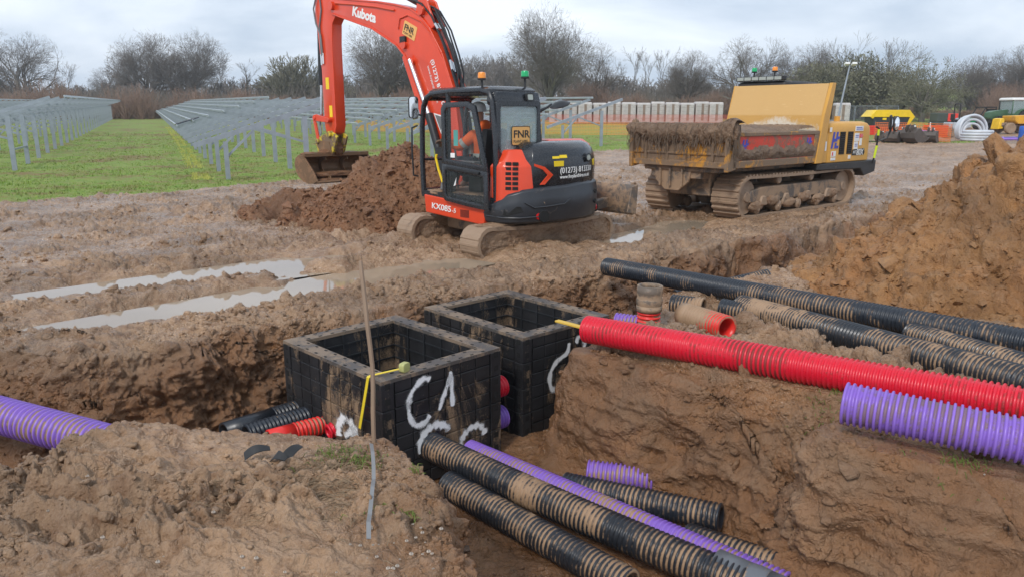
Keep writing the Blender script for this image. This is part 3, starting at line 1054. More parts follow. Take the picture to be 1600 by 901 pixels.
def heap(name, label, cx, cy, rx, ry, fn, step, mat, clay, amp=1.0, seed=0):
    nx = int(2 * rx / step); ny = int(2 * ry / step)
    xs = np.linspace(cx - rx, cx + rx, nx); ys = np.linspace(cy - ry, cy + ry, ny)
    X, Y = np.meshgrid(xs, ys)
    X = X.ravel().astype(np.float32); Y = Y.ravel().astype(np.float32)
    H = fn(X, Y)
    Z = rise(Y) + H
    P = np.stack([X, Y, Z], 1)
    Nn = grid_normals(P, ny, nx)
    x, y, z = P.T
    wx = x + 0.10 * vnoise(x * 3, y * 3, seed=seed + 1); wy = y + 0.10 * vnoise(x * 3 + 9, y * 3, seed=seed + 2)
    k0 = chunks(wx * 1.5 + z * 0.9, wy * 1.5 - z * 1.1, seed + 5)
    k1 = chunks(wx * 3.6 + z * 2.2, wy * 3.6 - z * 2.4, seed + 3)
    k2 = chunks(wx * 9 + z * 5, wy * 9 - z * 5.5, seed + 4)
    h1 = k1
    big = sstep(-0.05, 0.25, fbm(x * 0.8, y * 0.8, None, 2, seed=seed + 15))
    d = (0.16 * fbm(x * 1.1, y * 1.1, z * 1.1, 3, seed=seed + 7) + 0.38 * (k0 - 0.45) * big + 0.085 * (k1 - 0.42) * (1.2 - 0.6 * big) + 0.05 * (k2 - 0.42)
         + 0.09 * billow(wx * 4.5, wy * 4.5, z * 4.5, 3, seed + 8) + 0.05 * billow(wx * 14, wy * 14, z * 14, 3, seed + 9)) * amp
    P = P + Nn * d[:, None]
    keep = (H > -0.25)
    Fq = grid_faces(ny, nx)
    Fq = Fq[keep[Fq].all(1)]
    patch = fbm(x * 0.9, y * 0.9, None, 3, seed=seed + 11)
    att = {'clay': np.clip(clay + 0.5 * patch - 0.15 * (h1 < 0.25), 0, 1), 'wet': np.clip(0.02 + 0.3 * patch, 0, 1) * 0.6,
           'lift': (0.22 * (h1 - 0.45) + 0.25 * patch)}
    o = mesh_np(name, P, Fq, att, mat)
    rng = np.random.default_rng(seed)
    near = 1.0 / (np.hypot(x, y) ** 2)
    wgt = np.where((H > -0.1), near * np.clip(0.5 + patch, 0.1, 1), 0)
    nclod = 10000 if step < 0.03 else 12000
    idx = rng.choice(len(P), nclod, p=wgt / wgt.sum())
    s_big = rng.uniform(0.07, 0.19, 60)
    s = np.clip(np.exp(rng.normal(math.log(0.015 if step < 0.03 else 0.018), 0.6, len(idx))), 0.008, 0.13)
    s[:60] = s_big if step < 0.03 else s_big * 0.6
    clods_mesh('spoil_crumbs', 'crumbs and clods lying on the ' + label, P[idx], s, att['clay'][idx], att['wet'][idx] * 0.3, att['lift'][idx], mat, seed + 1, 12)
    return tag(o, label, 'heap')


def fn_big(X, Y):
    # long ridge running off to the right; its toe is ragged
    d, t = seg_d(X, Y, (6.35, 8.35), (11.5, 7.8))
    d = d + 0.22 * vnoise(X * 0.9, Y * 0.9, seed=101) + 0.12 * vnoise(X * 2.3, Y * 2.3, seed=102)
    h = 2.25 - 0.78 * d
    d2, t2 = seg_d(X, Y, (4.8, 7.2), (5.6, 9.6))
    h2 = 0.62 - 0.5 * (d2 + 0.15 * vnoise(X * 1.4, Y * 1.4, seed=103))
    h = np.maximum(h, h2)
    hs = np.where(h > 1.6, 1.6 + (h - 1.6) * 0.75, h)
    return np.maximum(hs, -0.6)


def fn_small(X, Y):
    d = np.hypot((X + 2.05) / 1.15, (Y - 14.9))
    d = d + 0.18 * vnoise(X * 1.2, Y * 1.2, seed=111)
    h = 1.50 - 0.70 * d
    d2, t2 = seg_d(X, Y, (-2.2, 14.6), (-4.6, 15.4))
    h2 = 0.52 - 0.55 * (d2 + 0.2 * vnoise(X * 1.4, Y * 1.4, seed=113))
    d3 = np.hypot(X + 0.9, Y - 15.9)
    h3 = 1.35 - 0.7 * d3
    return np.maximum(np.maximum(np.maximum(h, h2), h3), -0.6)


def puddle(name, pts, z, label, mat):
    mb = MB()
    vs = [(p[0], p[1], z) for p in pts]
    mb.add(vs, [tuple(range(len(vs)))])
    o = mb.build(name, mat, smooth=False)
    return tag(o, label, None, None, 'structure')


def water_mat(name, col, rough=0.02):
    m, nt, b = new_mat(name)
    g = nt.nodes.new('ShaderNodeNewGeometry').outputs['Position']
    n = noise(nt, 1.2, 3, 0.5, g)
    nt.links.new(mixc(nt, n, tuple(c * 0.85 for c in col), tuple(c * 1.1 for c in col)), b.inputs['Base Color'])
    b.inputs['Roughness'].default_value = rough
    b.inputs['IOR'].default_value = 1.5
    b.inputs['Specular IOR Level'].default_value = 0.5
    bump(nt, b, noise(nt, 26, 2, 0.5, g), 0.02, 0.01)
    return m
# ---------------------------------------------------------------- ducts
def duct(name, label, p0, p1, r, mat, group=None, sag=0.0, pitch=0.036, cap0=None, cat='pipe', bend=None, cake=None, smoothends=(0, 0), n=30, seed=0, wall=0.027, depth=0.016):
    """corrugated pipe: an outer ribbed skin, open bore, ring ends. cake: [(t, width, amount)] muddy stretches"""
    p0, p1 = Vector(p0), Vector(p1)
    L = (p1 - p0).length
    d0 = (p1 - p0).normalized()
    side = d0.cross(Vector((0, 0, 1)))
    if side.length < 0.1: side = Vector((1, 0, 0))
    side.normalize()
    up = side.cross(d0)
    prof = []                               # (s, r, rib)
    s = 0.0
    s0, s1 = smoothends
    if s0:
        prof += [(0, r - 0.004, 1), (s0, r - 0.004, 1)]; s = s0
    while s < L - s1 - pitch * 0.4:
        a = pitch
        prof += [(s + 0.0 * a, r - depth, 0), (s + 0.10 * a, r - 0.003, 0.9), (s + 0.26 * a, r, 1), (s + 0.46 * a, r - 0.002, 1), (s + 0.56 * a, r - depth, 0.1)]
        s += a
    if s1: prof += [(L - s1, r - 0.004, 1), (L, r - 0.004, 1)]
    S = np.array([p[0] for p in prof]); RR = np.array([p[1] for p in prof]); RB = np.array([p[2] for p in prof])
    rin = r - wall
    # close over the ends into the bore
    inner = np.linspace(S[-1], S[0], 9)
    S = np.concatenate([S, inner]); RR = np.concatenate([RR, np.full(9, rin)]); RB = np.concatenate([RB, np.full(9, 1.0)])
    th = np.linspace(0, 2 * PI, n, endpoint=False)
    t = S / L
    cen = np.array(p0)[None, :] + np.array(d0)[None, :] * S[:, None] + np.array(up)[None, :] * (-sag * 4 * t * (1 - t))[:, None]
    if bend:
        cen = cen + np.array(side)[None, :] * (bend * 4 * t * (1 - t))[:, None]
    ring = np.cos(th)[None, :, None] * np.array(side)[None, None, :] + np.sin(th)[None, :, None] * np.array(up)[None, None, :]
    V = cen[:, None, :] + ring * RR[:, None, None]
    m = len(S)
    i = (np.arange(m)[:, None] * n + np.arange(n)[None, :])
    j = (np.arange(m)[:, None] * n + (np.arange(n)[None, :] + 1) % n)
    i2 = np.roll(i, -1, 0); j2 = np.roll(j, -1, 0)
    F = np.stack([i, j, j2, i2], -1).reshape(-1, 4)
    ck = np.zeros(m)
    for (tc_, wd, am) in (cake or []):
        ck = np.maximum(ck, am * np.exp(-((t - tc_) / wd) ** 2))
    upness = np.sin(th)
    CK = (ck[:, None] * (1 + 0.0 * upness[None, :]))
    # origin at the pipe's own start
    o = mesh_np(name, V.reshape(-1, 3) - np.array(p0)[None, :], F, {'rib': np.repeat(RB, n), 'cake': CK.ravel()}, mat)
    o.location = p0
    return tag(o, label, cat, group)


M_duct_black = duct_mat('black_duct', (0.018, 0.021, 0.027), 0.49, 0.32)
M_duct_black_clean = duct_mat('black_duct_clean', (0.02, 0.025, 0.034), 0.34, 0.32)
M_duct_red = duct_mat('red_duct', (0.66, 0.012, 0.032), 0.27, 0.30, mud_shade_col=(0.24, 0.035, 0.03))  # darker red in the grooves: rib shade put into the colour, plus thin silt
M_duct_red_mud = duct_mat('red_duct_muddy', (0.72, 0.03, 0.022), 0.62, 0.36)
M_duct_purple = duct_mat('purple_duct', (0.235, 0.12, 0.51), 0.48, 0.34)
M_duct_purple_clean = duct_mat('purple_duct_clean', (0.245, 0.13, 0.53), 0.36, 0.36, mud_shade_col=(0.20, 0.125, 0.17))
M_duct_grey = duct_mat('grey_coupler', (0.12, 0.13, 0.145), 0.45, 0.4)
M_duct_clay = duct_mat('clay_coated_coupler', (0.13, 0.10, 0.075), 0.95, 0.5, mud_shade_col=(0.30, 0.205, 0.13))

PIPES = {}


def P_(key, a, za, b, zb, r):
    p0, p1 = at(a[0], a[1], za), at(b[0], b[1], zb)
    PIPES[key] = (p0, p1, r)
    return p0, p1


# laid on the banks
P_('red_long', (917, 513), 0.20, (1600, 634), 0.33, 0.120)
P_('purple_right', (1318, 628), 0.36, (1600, 687), 0.34, 0.126)
P_('black_far', (948, 416), 0.12, (1600, 535), 0.32, 0.115)
P_('black_mid', (1158, 478), 0.12, (1600, 598), 0.30, 0.122)
P_('black_stub_right', (1424, 520), 0.22, (1600, 572), 0.30, 0.10)
P_('black_behind', (1056, 464), -0.20, (1203, 431), 0.02, 0.10)
P_('black_short', (1050, 474), 0.07, (1103, 480), 0.08, 0.105)
P_('black_open', (1128, 480), 0.10, (1180, 490), 0.10, 0.10)
P_('red_short', (1068, 490), 0.19, (1136, 512), 0.20, 0.115)
for k in ('red_long', 'purple_right', 'black_mid', 'black_stub_right', 'black_short', 'black_open', 'red_short'):
    p0, p1, r = PIPES[k]
    d = (p1 - p0).normalized()
    SUPPORT.append((tuple(p0), tuple(p1 + d * 1.0), r))
SUPPORT.append((tuple(PIPES['black_far'][0].lerp(PIPES['black_far'][1], 0.45)), tuple(PIPES['black_far'][1]), 0.115))
_c = at(1013, 507, 0.04)
SUPPORT.append(((_c.x - 0.05, _c.y, 0.15), (_c.x + 0.05, _c.y, 0.15), 0.12))


def build_ducts():
    g1 = 'ducts laid on the bank'
    def ext(k, e0=0, e1=0):
        p0, p1, r = PIPES[k]
        d = (p1 - p0).normalized()
        return p0 - d * e0, p1 + d * e1, r
    a, b, r = ext('red_long', 0, 1.6)
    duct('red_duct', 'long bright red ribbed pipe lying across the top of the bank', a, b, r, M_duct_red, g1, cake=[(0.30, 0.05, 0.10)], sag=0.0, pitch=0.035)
    a, b, r = ext('purple_right', 0, 1.2)
    duct('purple_duct', 'clean purple ribbed pipe lying in front of the long red pipe', a, b, r, M_duct_purple_clean, g1, cake=[(0.22, 0.05, 0.08)], pitch=0.034)
    a, b, r = ext('black_far', 0, 1.5)
    duct('black_duct', 'longest black ribbed pipe, spanning the far trench past the foot of the spoil heap', a, b, r, M_duct_black_clean, g1, cake=[(0.42, 0.05, 0.16), (0.55, 0.04, 0.12)])
    a, b, r = ext('black_mid', 0, 1.5)
    duct('black_duct', 'black ribbed pipe with a mud-caked end, between the red and longest black pipes', a, b, r, M_duct_black, g1, cake=[(0.06, 0.13, 0.16), (0.5, 0.05, 0.1)])
    a, b, r = ext('black_stub_right', 0, 1.0)
    duct('black_duct', 'muddy black pipe end poking out between the two long black pipes', a, b, r, M_duct_black, g1, cake=[(0.05, 0.12, 0.08)])
    a, b, r = PIPES['black_behind']
    duct('black_duct', 'black ribbed pipe crossing underneath the longest black pipe', a, b, r, M_duct_black_clean, g1)
    a, b, r = PIPES['black_short']
    duct('black_duct', 'short muddy black offcut with an open end behind the short red offcut', a, b, r, M_duct_black, g1, cake=[(0.9, 0.3, 0.2)])
    a, b, r = PIPES['black_open']
    duct('black_duct', 'black pipe end with a dark open mouth beside the mud-caked black pipe', a, b, r, M_duct_black_clean, g1)
    a, b, r = PIPES['red_short']
    duct('red_duct', 'short mud-coated red offcut with its open red mouth to the right', a, b, r, M_duct_red_mud, g1, cake=[(0.1, 0.4, 0.35)], smoothends=(0.12, 0.0))
    # standing coupler: clay-coated socket over a red ribbed length
    c = at(1013, 508, 0.06)
    t = thing('duct_coupler', 'upright clay-coated pipe socket over a red ribbed length, standing by the red pipe', 'pipe', (c.x, c.y, 0.02))
    o = duct('ribbed_length', None, c + Vector((0, 0, -0.04)), c + Vector((0, 0, 0.20)), 0.112, M_duct_red_mud, cat=None, pitch=0.04)
    o.parent = t; o.location = (0, 0, 0)
    o = duct('socket', None, Vector((0, 0, 0.19)), Vector((0.0, 0.0, 0.43)), 0.124, M_duct_clay, cat=None, pitch=0.14, smoothends=(0.05, 0.06), depth=0.008)
    o.parent = t; o.location = (0, 0, 0.19)
    duct('purple_duct', 'short purple pipe end behind the left end of the long red pipe', at(962, 499, 0.06), at(1000, 504, 0.06), 0.075, M_duct_purple, g1)
    # in the right trench
    g2 = 'ducts in the front trench'
    duct('black_duct', 'big black ribbed pipe running out of the marked face of the front chamber', at(668, 693, -0.655), at(1168, 915, -0.74), 0.118, M_duct_black, g2, cake=[(0.42, 0.05, 0.18)], bend=0.03)
    a, b = at(668, 693, -0.655), at(1168, 915, -0.74)
    d = (b - a).normalized()
    duct('duct_coupler', 'smooth grey coupler on the near end of the big black pipe', at(1118, 887, -0.735), at(1118, 887, -0.735) + d * 0.5, 0.128, M_duct_grey, g2, pitch=0.25, smoothends=(0.2, 0.2), depth=0.006)
    duct('black_duct', 'lower black ribbed pipe under the big black pipe', at(700, 755, -0.80), at(985, 915, -0.84), 0.112, M_duct_black, g2, cake=[(0.5, 0.05, 0.15)])
    duct('purple_duct', 'long thin purple ribbed pipe beside the big black pipe', at(733, 702, -0.74), at(1235, 918, -0.74), 0.092, M_duct_purple, g2, pitch=0.034, cake=[(0.5, 0.05, 0.12)])
    duct('purple_duct', 'short purple offcut lying on the trench floor with its open end to the right', at(918, 736, -0.80), at(1022, 748, -0.80), 0.10, M_duct_purple, g2)
    duct('black_duct', 'black ribbed offcut in front of the short purple offcut', at(882, 757, -0.80), at(1130, 809, -0.74), 0.105, M_duct_black_clean, g2)
    duct('black_duct', 'shortest black offcut at the foot of the right bank with its open mouth showing', at(1074, 838, -0.78), at(1222, 888, -0.72), 0.10, M_duct_black, g2)
    # in the left trench
    g3 = 'ducts in the left trench'
    duct('purple_duct', 'purple ribbed pipe spanning the left trench', at(-420, 535, 0.1), at(205, 702, -0.2), 0.135, M_duct_purple, g3, pitch=0.045, cake=[(0.55, 0.2, 0.12)])
    duct('black_duct', 'black pipe with smooth grey sleeve, farthest of those entering the front chamber', at(350, 676, -0.62), at(474, 637, -0.62), 0.10, M_duct_black, g3, smoothends=(0.45, 0))
    duct('black_duct', 'clean ribbed black pipe beside the sleeved one entering the side of the front chamber', at(385, 680, -0.62), at(500, 645, -0.62), 0.105, M_duct_black_clean, g3)
    duct('red_duct', 'orange red ribbed pipe with a grey sleeve entering the side of the front chamber', at(420, 685, -0.62), at(516, 659, -0.62), 0.085, M_duct_red_mud, g3, smoothends=(0.22, 0))
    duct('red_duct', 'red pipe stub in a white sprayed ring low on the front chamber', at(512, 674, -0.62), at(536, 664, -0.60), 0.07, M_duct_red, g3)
    g4 = 'ducts between the two chambers'
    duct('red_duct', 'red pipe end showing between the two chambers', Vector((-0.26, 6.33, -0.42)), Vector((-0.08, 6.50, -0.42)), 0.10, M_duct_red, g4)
    duct('purple_duct', 'purple pipe end showing low between the two chambers', Vector((-0.26, 6.33, -0.72)), Vector((-0.08, 6.50, -0.72)), 0.11, M_duct_purple, g4)
# ---------------------------------------------------------------- chambers
def spray_mat():
    m, nt, b = new_mat('white_spray')
    a = nt.nodes.new('ShaderNodeAttribute'); a.attribute_name = 'cover'
    g = nt.nodes.new('ShaderNodeTexCoord').outputs['Object']
    n = noise(nt, 90, 4, 0.7, g)
    n2 = noise(nt, 9, 6, 0.6, g)
    f = math_(nt, 'ADD', a.outputs['Fac'], math_(nt, 'MULTIPLY_ADD', n, 0.65, -0.3))
    f = math_(nt, 'SUBTRACT', f, math_(nt, 'MULTIPLY', ramp(nt, n2, 0.48, 0.66), 0.5))
    nt.links.new(ramp(nt, f, 0.22, 0.75), b.inputs['Alpha'])
    b.inputs['Base Color'].default_value = (0.78, 0.79, 0.80, 1)
    b.inputs['Roughness'].default_value = 0.7
    return m


M_spray = spray_mat()


def spray(parent, M, strokes, wd, name='painted_letter'):
    """sprayed strokes: ribbons a couple of mm proud of a wall, thinning out at their edges. M maps (x,y) of the wall"""
    V, Fs, A = [], [], []
    for pts in strokes:
        # resample smoothly
        q = []
        for i in range(len(pts) - 1):
            p_1 = pts[max(i - 1, 0)]; p0 = pts[i]; p1 = pts[i + 1]; p2 = pts[min(i + 2, len(pts) - 1)]
            for k in range(8):
                t = k / 8
                q.append(tuple(0.5 * ((2 * p0[c]) + (-p_1[c] + p1[c]) * t + (2 * p_1[c] - 5 * p0[c] + 4 * p1[c] - p2[c]) * t * t + (-p_1[c] + 3 * p0[c] - 3 * p1[c] + p2[c]) * t ** 3) for c in (0, 1)))
        q.append(pts[-1])
        b0 = len(V)
        prof = [(-2.0, 0), (-1.3, 0.14), (-0.85, 0.32), (-0.45, 0.8), (0, 1.0), (0.45, 0.8), (0.85, 0.32), (1.3, 0.14), (2.0, 0)]
        for i, p in enumerate(q):
            a = q[max(i - 1, 0)]; c = q[min(i + 1, len(q) - 1)]
            dx, dy = c[0] - a[0], c[1] - a[1]
            l = math.hypot(dx, dy) or 1
            nx, ny = -dy / l, dx / l
            e = 1.0 if 1 < i < len(q) - 2 else 0.3
            for (u, cov) in prof:
                ww = wd * (1 + 0.22 * math.sin(i * 0.55 + len(pts)))
                V.append(M @ Vector((p[0] + nx * u * ww, p[1] + ny * u * ww, 0.0)))
                A.append(cov * e)
        m = len(prof)
        for i in range(len(q) - 1):
            for j in range(m - 1):
                Fs.append((b0 + i * m + j, b0 + i * m + j + 1, b0 + (i + 1) * m + j + 1, b0 + (i + 1) * m + j))
    o = mesh_np(name, np.array([tuple(v) for v in V]), np.array(Fs), {'cover': np.array(A)}, M_spray)
    o.parent = parent
    return o


def circle_pts(cx, cy, r, a0=0, a1=360, n=12):
    return [(cx + r * math.cos(R(a0 + (a1 - a0) * i / n)), cy + r * math.sin(R(a0 + (a1 - a0) * i / n))) for i in range(n + 1)]


def chamber(name, label, N_, rot, LU, LV, H=1.0, TW=0.135, ztop=0.0):
    """open-topped box of stacked plastic panels. local: origin near corner, +x along the right face, +y along the left face"""
    t = thing(name, label, 'chamber', (N_[0], N_[1], ztop - H), rot, 'underground chambers')
    # panels: four walls butted, each with a grid of ribs on its outside
    courses = 4
    hc = H / courses
    rim = MB()
    ins = MB(); out = MB()
    walls = {'x0': ((0, 0), (0, LU)), 'x1': ((LV, 0), (LV, LU)), 'y0': ((0, 0), (LV, 0)), 'y1': ((0, LU), (LV, LU))}
    e = 0.012
    zt = H - 0.03
    # outer skin boxes
    out.box((e, e, 0), (LV - e, TW, zt))
    out.box((e, LU - TW, 0), (LV - e, LU - e, zt))
    out.box((e, TW, 0), (TW, LU - TW, zt))
    out.box((LV - TW, TW, 0), (LV - e, LU - TW, zt))
    # raised cells, leaving a grid of shallow grooves
    def cells(plane, length):
        n = max(3, round((length - 0.24) / 0.165))
        for ci in range(courses):
            for ri in range(2):
                z0 = ci * hc + ri * hc / 2 + 0.007
                z1 = ci * hc + (ri + 1) * hc / 2 - (0.007 if ri == 0 else 0.004)
                z1 = min(z1, zt - 0.002)
                for k in range(n):
                    a0 = 0.12 + (length - 0.24) * k / n + 0.006
                    a1 = 0.12 + (length - 0.24) * (k + 1) / n - 0.006
                    d = 0.0 if not (k in (0, n - 1)) else -0.001
                    if plane == 'y0': out.box((a0, d, z0), (a1, e + 0.002, z1))
                    if plane == 'x0': out.box((d, a0, z0), (e + 0.002, a1, z1))
                    if plane == 'x1': out.box((LV - e - 0.002, a0, z0), (LV - d, a1, z1))
                    if plane == 'y1': out.box((a0, LU - e - 0.002, z0), (a1, LU - d, z1))
    cells('y0', LV); cells('x0', LU); cells('x1', LU); cells('y1', LV)
    # corner posts proud of the panels
    cs = 0.11
    for (cx, cy) in ((0, 0), (LV, 0), (0, LU), (LV, LU)):
        sx = 1 if cx == 0 else -1; sy = 1 if cy == 0 else -1
        x0, x1 = sorted((cx - sx * 0.006, cx + sx * cs)); y0, y1 = sorted((cy - sy * 0.006, cy + sy * cs))
        for ci in range(courses):
            out.box((x0, y0, ci * hc + 0.004), (x1, y1, (ci + 1) * hc - (0.004 if ci < courses - 1 else 0.032)))
    out.build('wall', M_chamber, t, bevel=0.003, smooth=False)
    # inner faces with ribs
    for k in range(1, courses * 2):
        z = H * k / (courses * 2)
        ins.box((TW, TW - 0.0, z - 0.006), (LV - TW, TW + 0.012, z + 0.006))
        ins.box((TW, LU - TW - 0.012, z - 0.006), (LV - TW, LU - TW, z + 0.006))
        ins.box((TW, TW + 0.012, z - 0.006), (TW + 0.012, LU - TW - 0.012, z + 0.006))
        ins.box((LV - TW - 0.012, TW + 0.012, z - 0.006), (LV - TW, LU - TW - 0.012, z + 0.006))
    for k in range(1, 5):
        x = lerp(TW, LV - TW, k / 5)
        ins.box((x - 0.007, LU - TW - 0.018, 0.02), (x + 0.007, LU - TW - 0.0125, zt))
        y = lerp(TW, LU - TW, k / 5)
        ins.box((LV - TW - 0.018, y - 0.007, 0.02), (LV - TW - 0.0125, y + 0.007, zt))
        ins.box((TW + 0.0125, y - 0.007, 0.02), (TW + 0.018, y + 0.007, zt))
    ins.build('inner_rib', M_chamber_in, t, smooth=False)
    fl = MB().box((TW, TW, 0.0), (LV - TW, LU - TW, 0.03))
    fl.build('base', M_chamber_in, t, smooth=False)
    # rim with a row of notches
    def rimbar(lo, hi, along):
        x0, y0 = lo; x1, y1 = hi
        rim.box((x0, y0, zt), (x1, y1, H))
    rimbar((-0.004, -0.004), (LV + 0.004, TW + 0.006), 'x')
    rimbar((-0.004, LU - TW - 0.006), (LV + 0.004, LU + 0.004), 'x')
    rimbar((-0.004, TW + 0.006), (TW + 0.006, LU - TW - 0.006), 'y')
    rimbar((LV - TW - 0.006, TW + 0.006), (LV + 0.004, LU - TW - 0.006), 'y')
    n = 8
    for k in range(n):
        x = lerp(0.12, LV - 0.12, (k + 0.5) / n)
        for y in (0.02, LU - 0.02, TW - 0.02, LU - TW + 0.02):
            rim.box((x - 0.016, y - 0.008, H - 0.02), (x + 0.016, y + 0.008, H + 0.003), 1)
        y_ = lerp(0.16, LU - 0.16, (k + 0.5) / n)
        for x_ in (0.02, LV - 0.02, TW - 0.02, LV - TW + 0.02):
            rim.box((x_ - 0.008, y_ - 0.016, H - 0.02), (x_ + 0.008, y_ + 0.016, H + 0.003), 1)
    rim.build('rim', [M_chamber_rim, M_hole], t, bevel=0.0, smooth=False)
    hole = MB()
    # square sockets at the corners, seen as dark openings
    for ci in range(courses):
        for fr in (0.30, 0.80):
            z = (ci + fr) * hc
            if z > H - 0.05: z = H - 0.075
            s = 0.024
            for pos in (0.052,):
                hole.box((pos - s, -0.0085, z - s), (pos + s, 0.03, z + s))
                hole.box((-0.0085, pos - s, z - s), (0.03, pos + s, z + s))
                hole.box((LV - pos - s, -0.0085, z - s), (LV - pos + s, 0.03, z + s))
                hole.box((-0.0085, LU - pos - s, z - s), (0.03, LU - pos + s, z + s))
    hole.build_each('socket', M_hole, t, smooth=False)
    return t


def build_chambers():
    H = 1.0
    rot1 = math.atan2(0.70, 0.714)
    c1 = chamber('chamber', 'nearer black plastic chamber sprayed C1 with a tape measure on its rim', (-1.0, 5.38), rot1, 1.53, 1.25, H, ztop=0.02)
    def face(M_extra=None):
        # front-right face: local x along +x, y up
        return Matrix(((1, 0, 0, 0), (0, 0, -1, -0.011), (0, 1, 0, 0), (0, 0, 0, 1)))
    def side():
        # left face (x=0): reading from far to near
        return Matrix(((0, 0, -1, -0.011), (-1, 0, 0, 1.53), (0, 1, 0, 0), (0, 0, 0, 1)))
    # C and 1
    spray(c1, face(), [[(0.47, 0.90), (0.40, 0.93), (0.30, 0.87), (0.245, 0.75), (0.255, 0.63), (0.31, 0.555), (0.40, 0.555), (0.46, 0.61)]], 0.034)
    spray(c1, face(), [[(0.545, 0.60), (0.60, 0.72), (0.655, 0.84), (0.675, 0.90)], [(0.675, 0.94), (0.682, 0.82), (0.69, 0.70), (0.695, 0.60)]], 0.03)
    spray(c1, face(), [circle_pts(0.50, 0.345, 0.155, 20, 200, 10)], 0.045, 'sprayed_ring')
    spray(c1, face(), [circle_pts(0.92, 0.22, 0.14, 10, 190, 10)], 0.04, 'sprayed_ring')
    spray(c1, side(), [circle_pts(1.02, 0.40, 0.14, -20, 200, 12), [(0.96, 0.36), (1.10, 0.46), (1.22, 0.30)]], 0.06, 'sprayed_ring')
    rot2 = math.atan2(0.675, 0.74)
    c2 = chamber('chamber', 'farther black plastic chamber beside the red pipe with a half hidden sprayed letter', (0.1, 6.54), rot2, 1.53, 1.2, H, ztop=0.02)
    spray(c2, face(), [[(0.61, 0.84), (0.585, 0.74), (0.50, 0.70), (0.40, 0.645), (0.345, 0.54), (0.37, 0.42), (0.46, 0.39), (0.55, 0.44), (0.61, 0.55)]], 0.034)
    spray(c2, face(), [[(0.70, 0.80), (0.76, 0.86), (0.83, 0.80), (0.80, 0.68), (0.74, 0.58)]], 0.036)
    # lath sticking out of the red pipe's end
    mb = MB()
    a, b = at(870, 500, 0.19), at(935, 517, 0.20)
    mb.bar(a, b + (b - a) * 0.3, 0.055, 0.018)
    o = mb.build('yellow_lath', M_level, None, bevel=0.003)
    tag(o, 'muddy yellow board end sticking out of the long red pipe', 'board')
    # tape measure on the rim of the front chamber
    p = at(632, 574, 0.05)
    t = thing('tape_measure', 'yellow and grey tape measure lying on the rim of the C1 chamber', 'tape measure', (p.x, p.y, 0.021), R(62))
    mb = MB()
    mb.prism(rrect(-0.045, 0.0, 0.045, 0.075, 0.022), -0.025, 0.025, 'y')
    mb.build('case', paint('tape_case', (0.42, 0.42, 0.16), 0.45, mud=0.35, mscale=20), t, bevel=0.006, seg=2)
    bl = MB(inv(t))
    q0 = at(625, 575, 0.05); q1 = at(577, 586, 0.034)
    e0 = on_plane(575, 589, (-1.0, 5.38, 0), (-0.7, -0.714, 0), 0.03)
    e1 = on_plane(562, 668, (-1.0, 5.38, 0), (-0.7, -0.714, 0), 0.05)
    bl.bar(q0, q1, 0.026, 0.004)
    bl.bar(q1, e0, 0.026, 0.004)
    bl.bar(e0, e1, 0.03, 0.004, up=(-0.7, -0.714, 0))
    bl.build('blade', M_tape, t)
    return c1, c2
# ---------------------------------------------------------------- tracked base shared by the two machines
def stadium(x0, x1, r, zc, n=18):
    """closed loop (x,z) round two wheels"""
    return ([(x1 + r * math.cos(a), zc + r * math.sin(a)) for a in np.linspace(-PI / 2, PI / 2, n)] +
            [(x0 + r * math.cos(a), zc + r * math.sin(a)) for a in np.linspace(PI / 2, 3 * PI / 2, n)])


def loop_points(loop, step):
    pts = []
    n = len(loop)
    acc = 0.0
    for i in range(n):
        a, b = Vector(loop[i]), Vector(loop[(i + 1) % n])
        L = (b - a).length
        while acc < L:
            p = a + (b - a) * (acc / L)
            d = (b - a).normalized()
            pts.append((p, d))
            acc += step
        acc -= L
    return pts


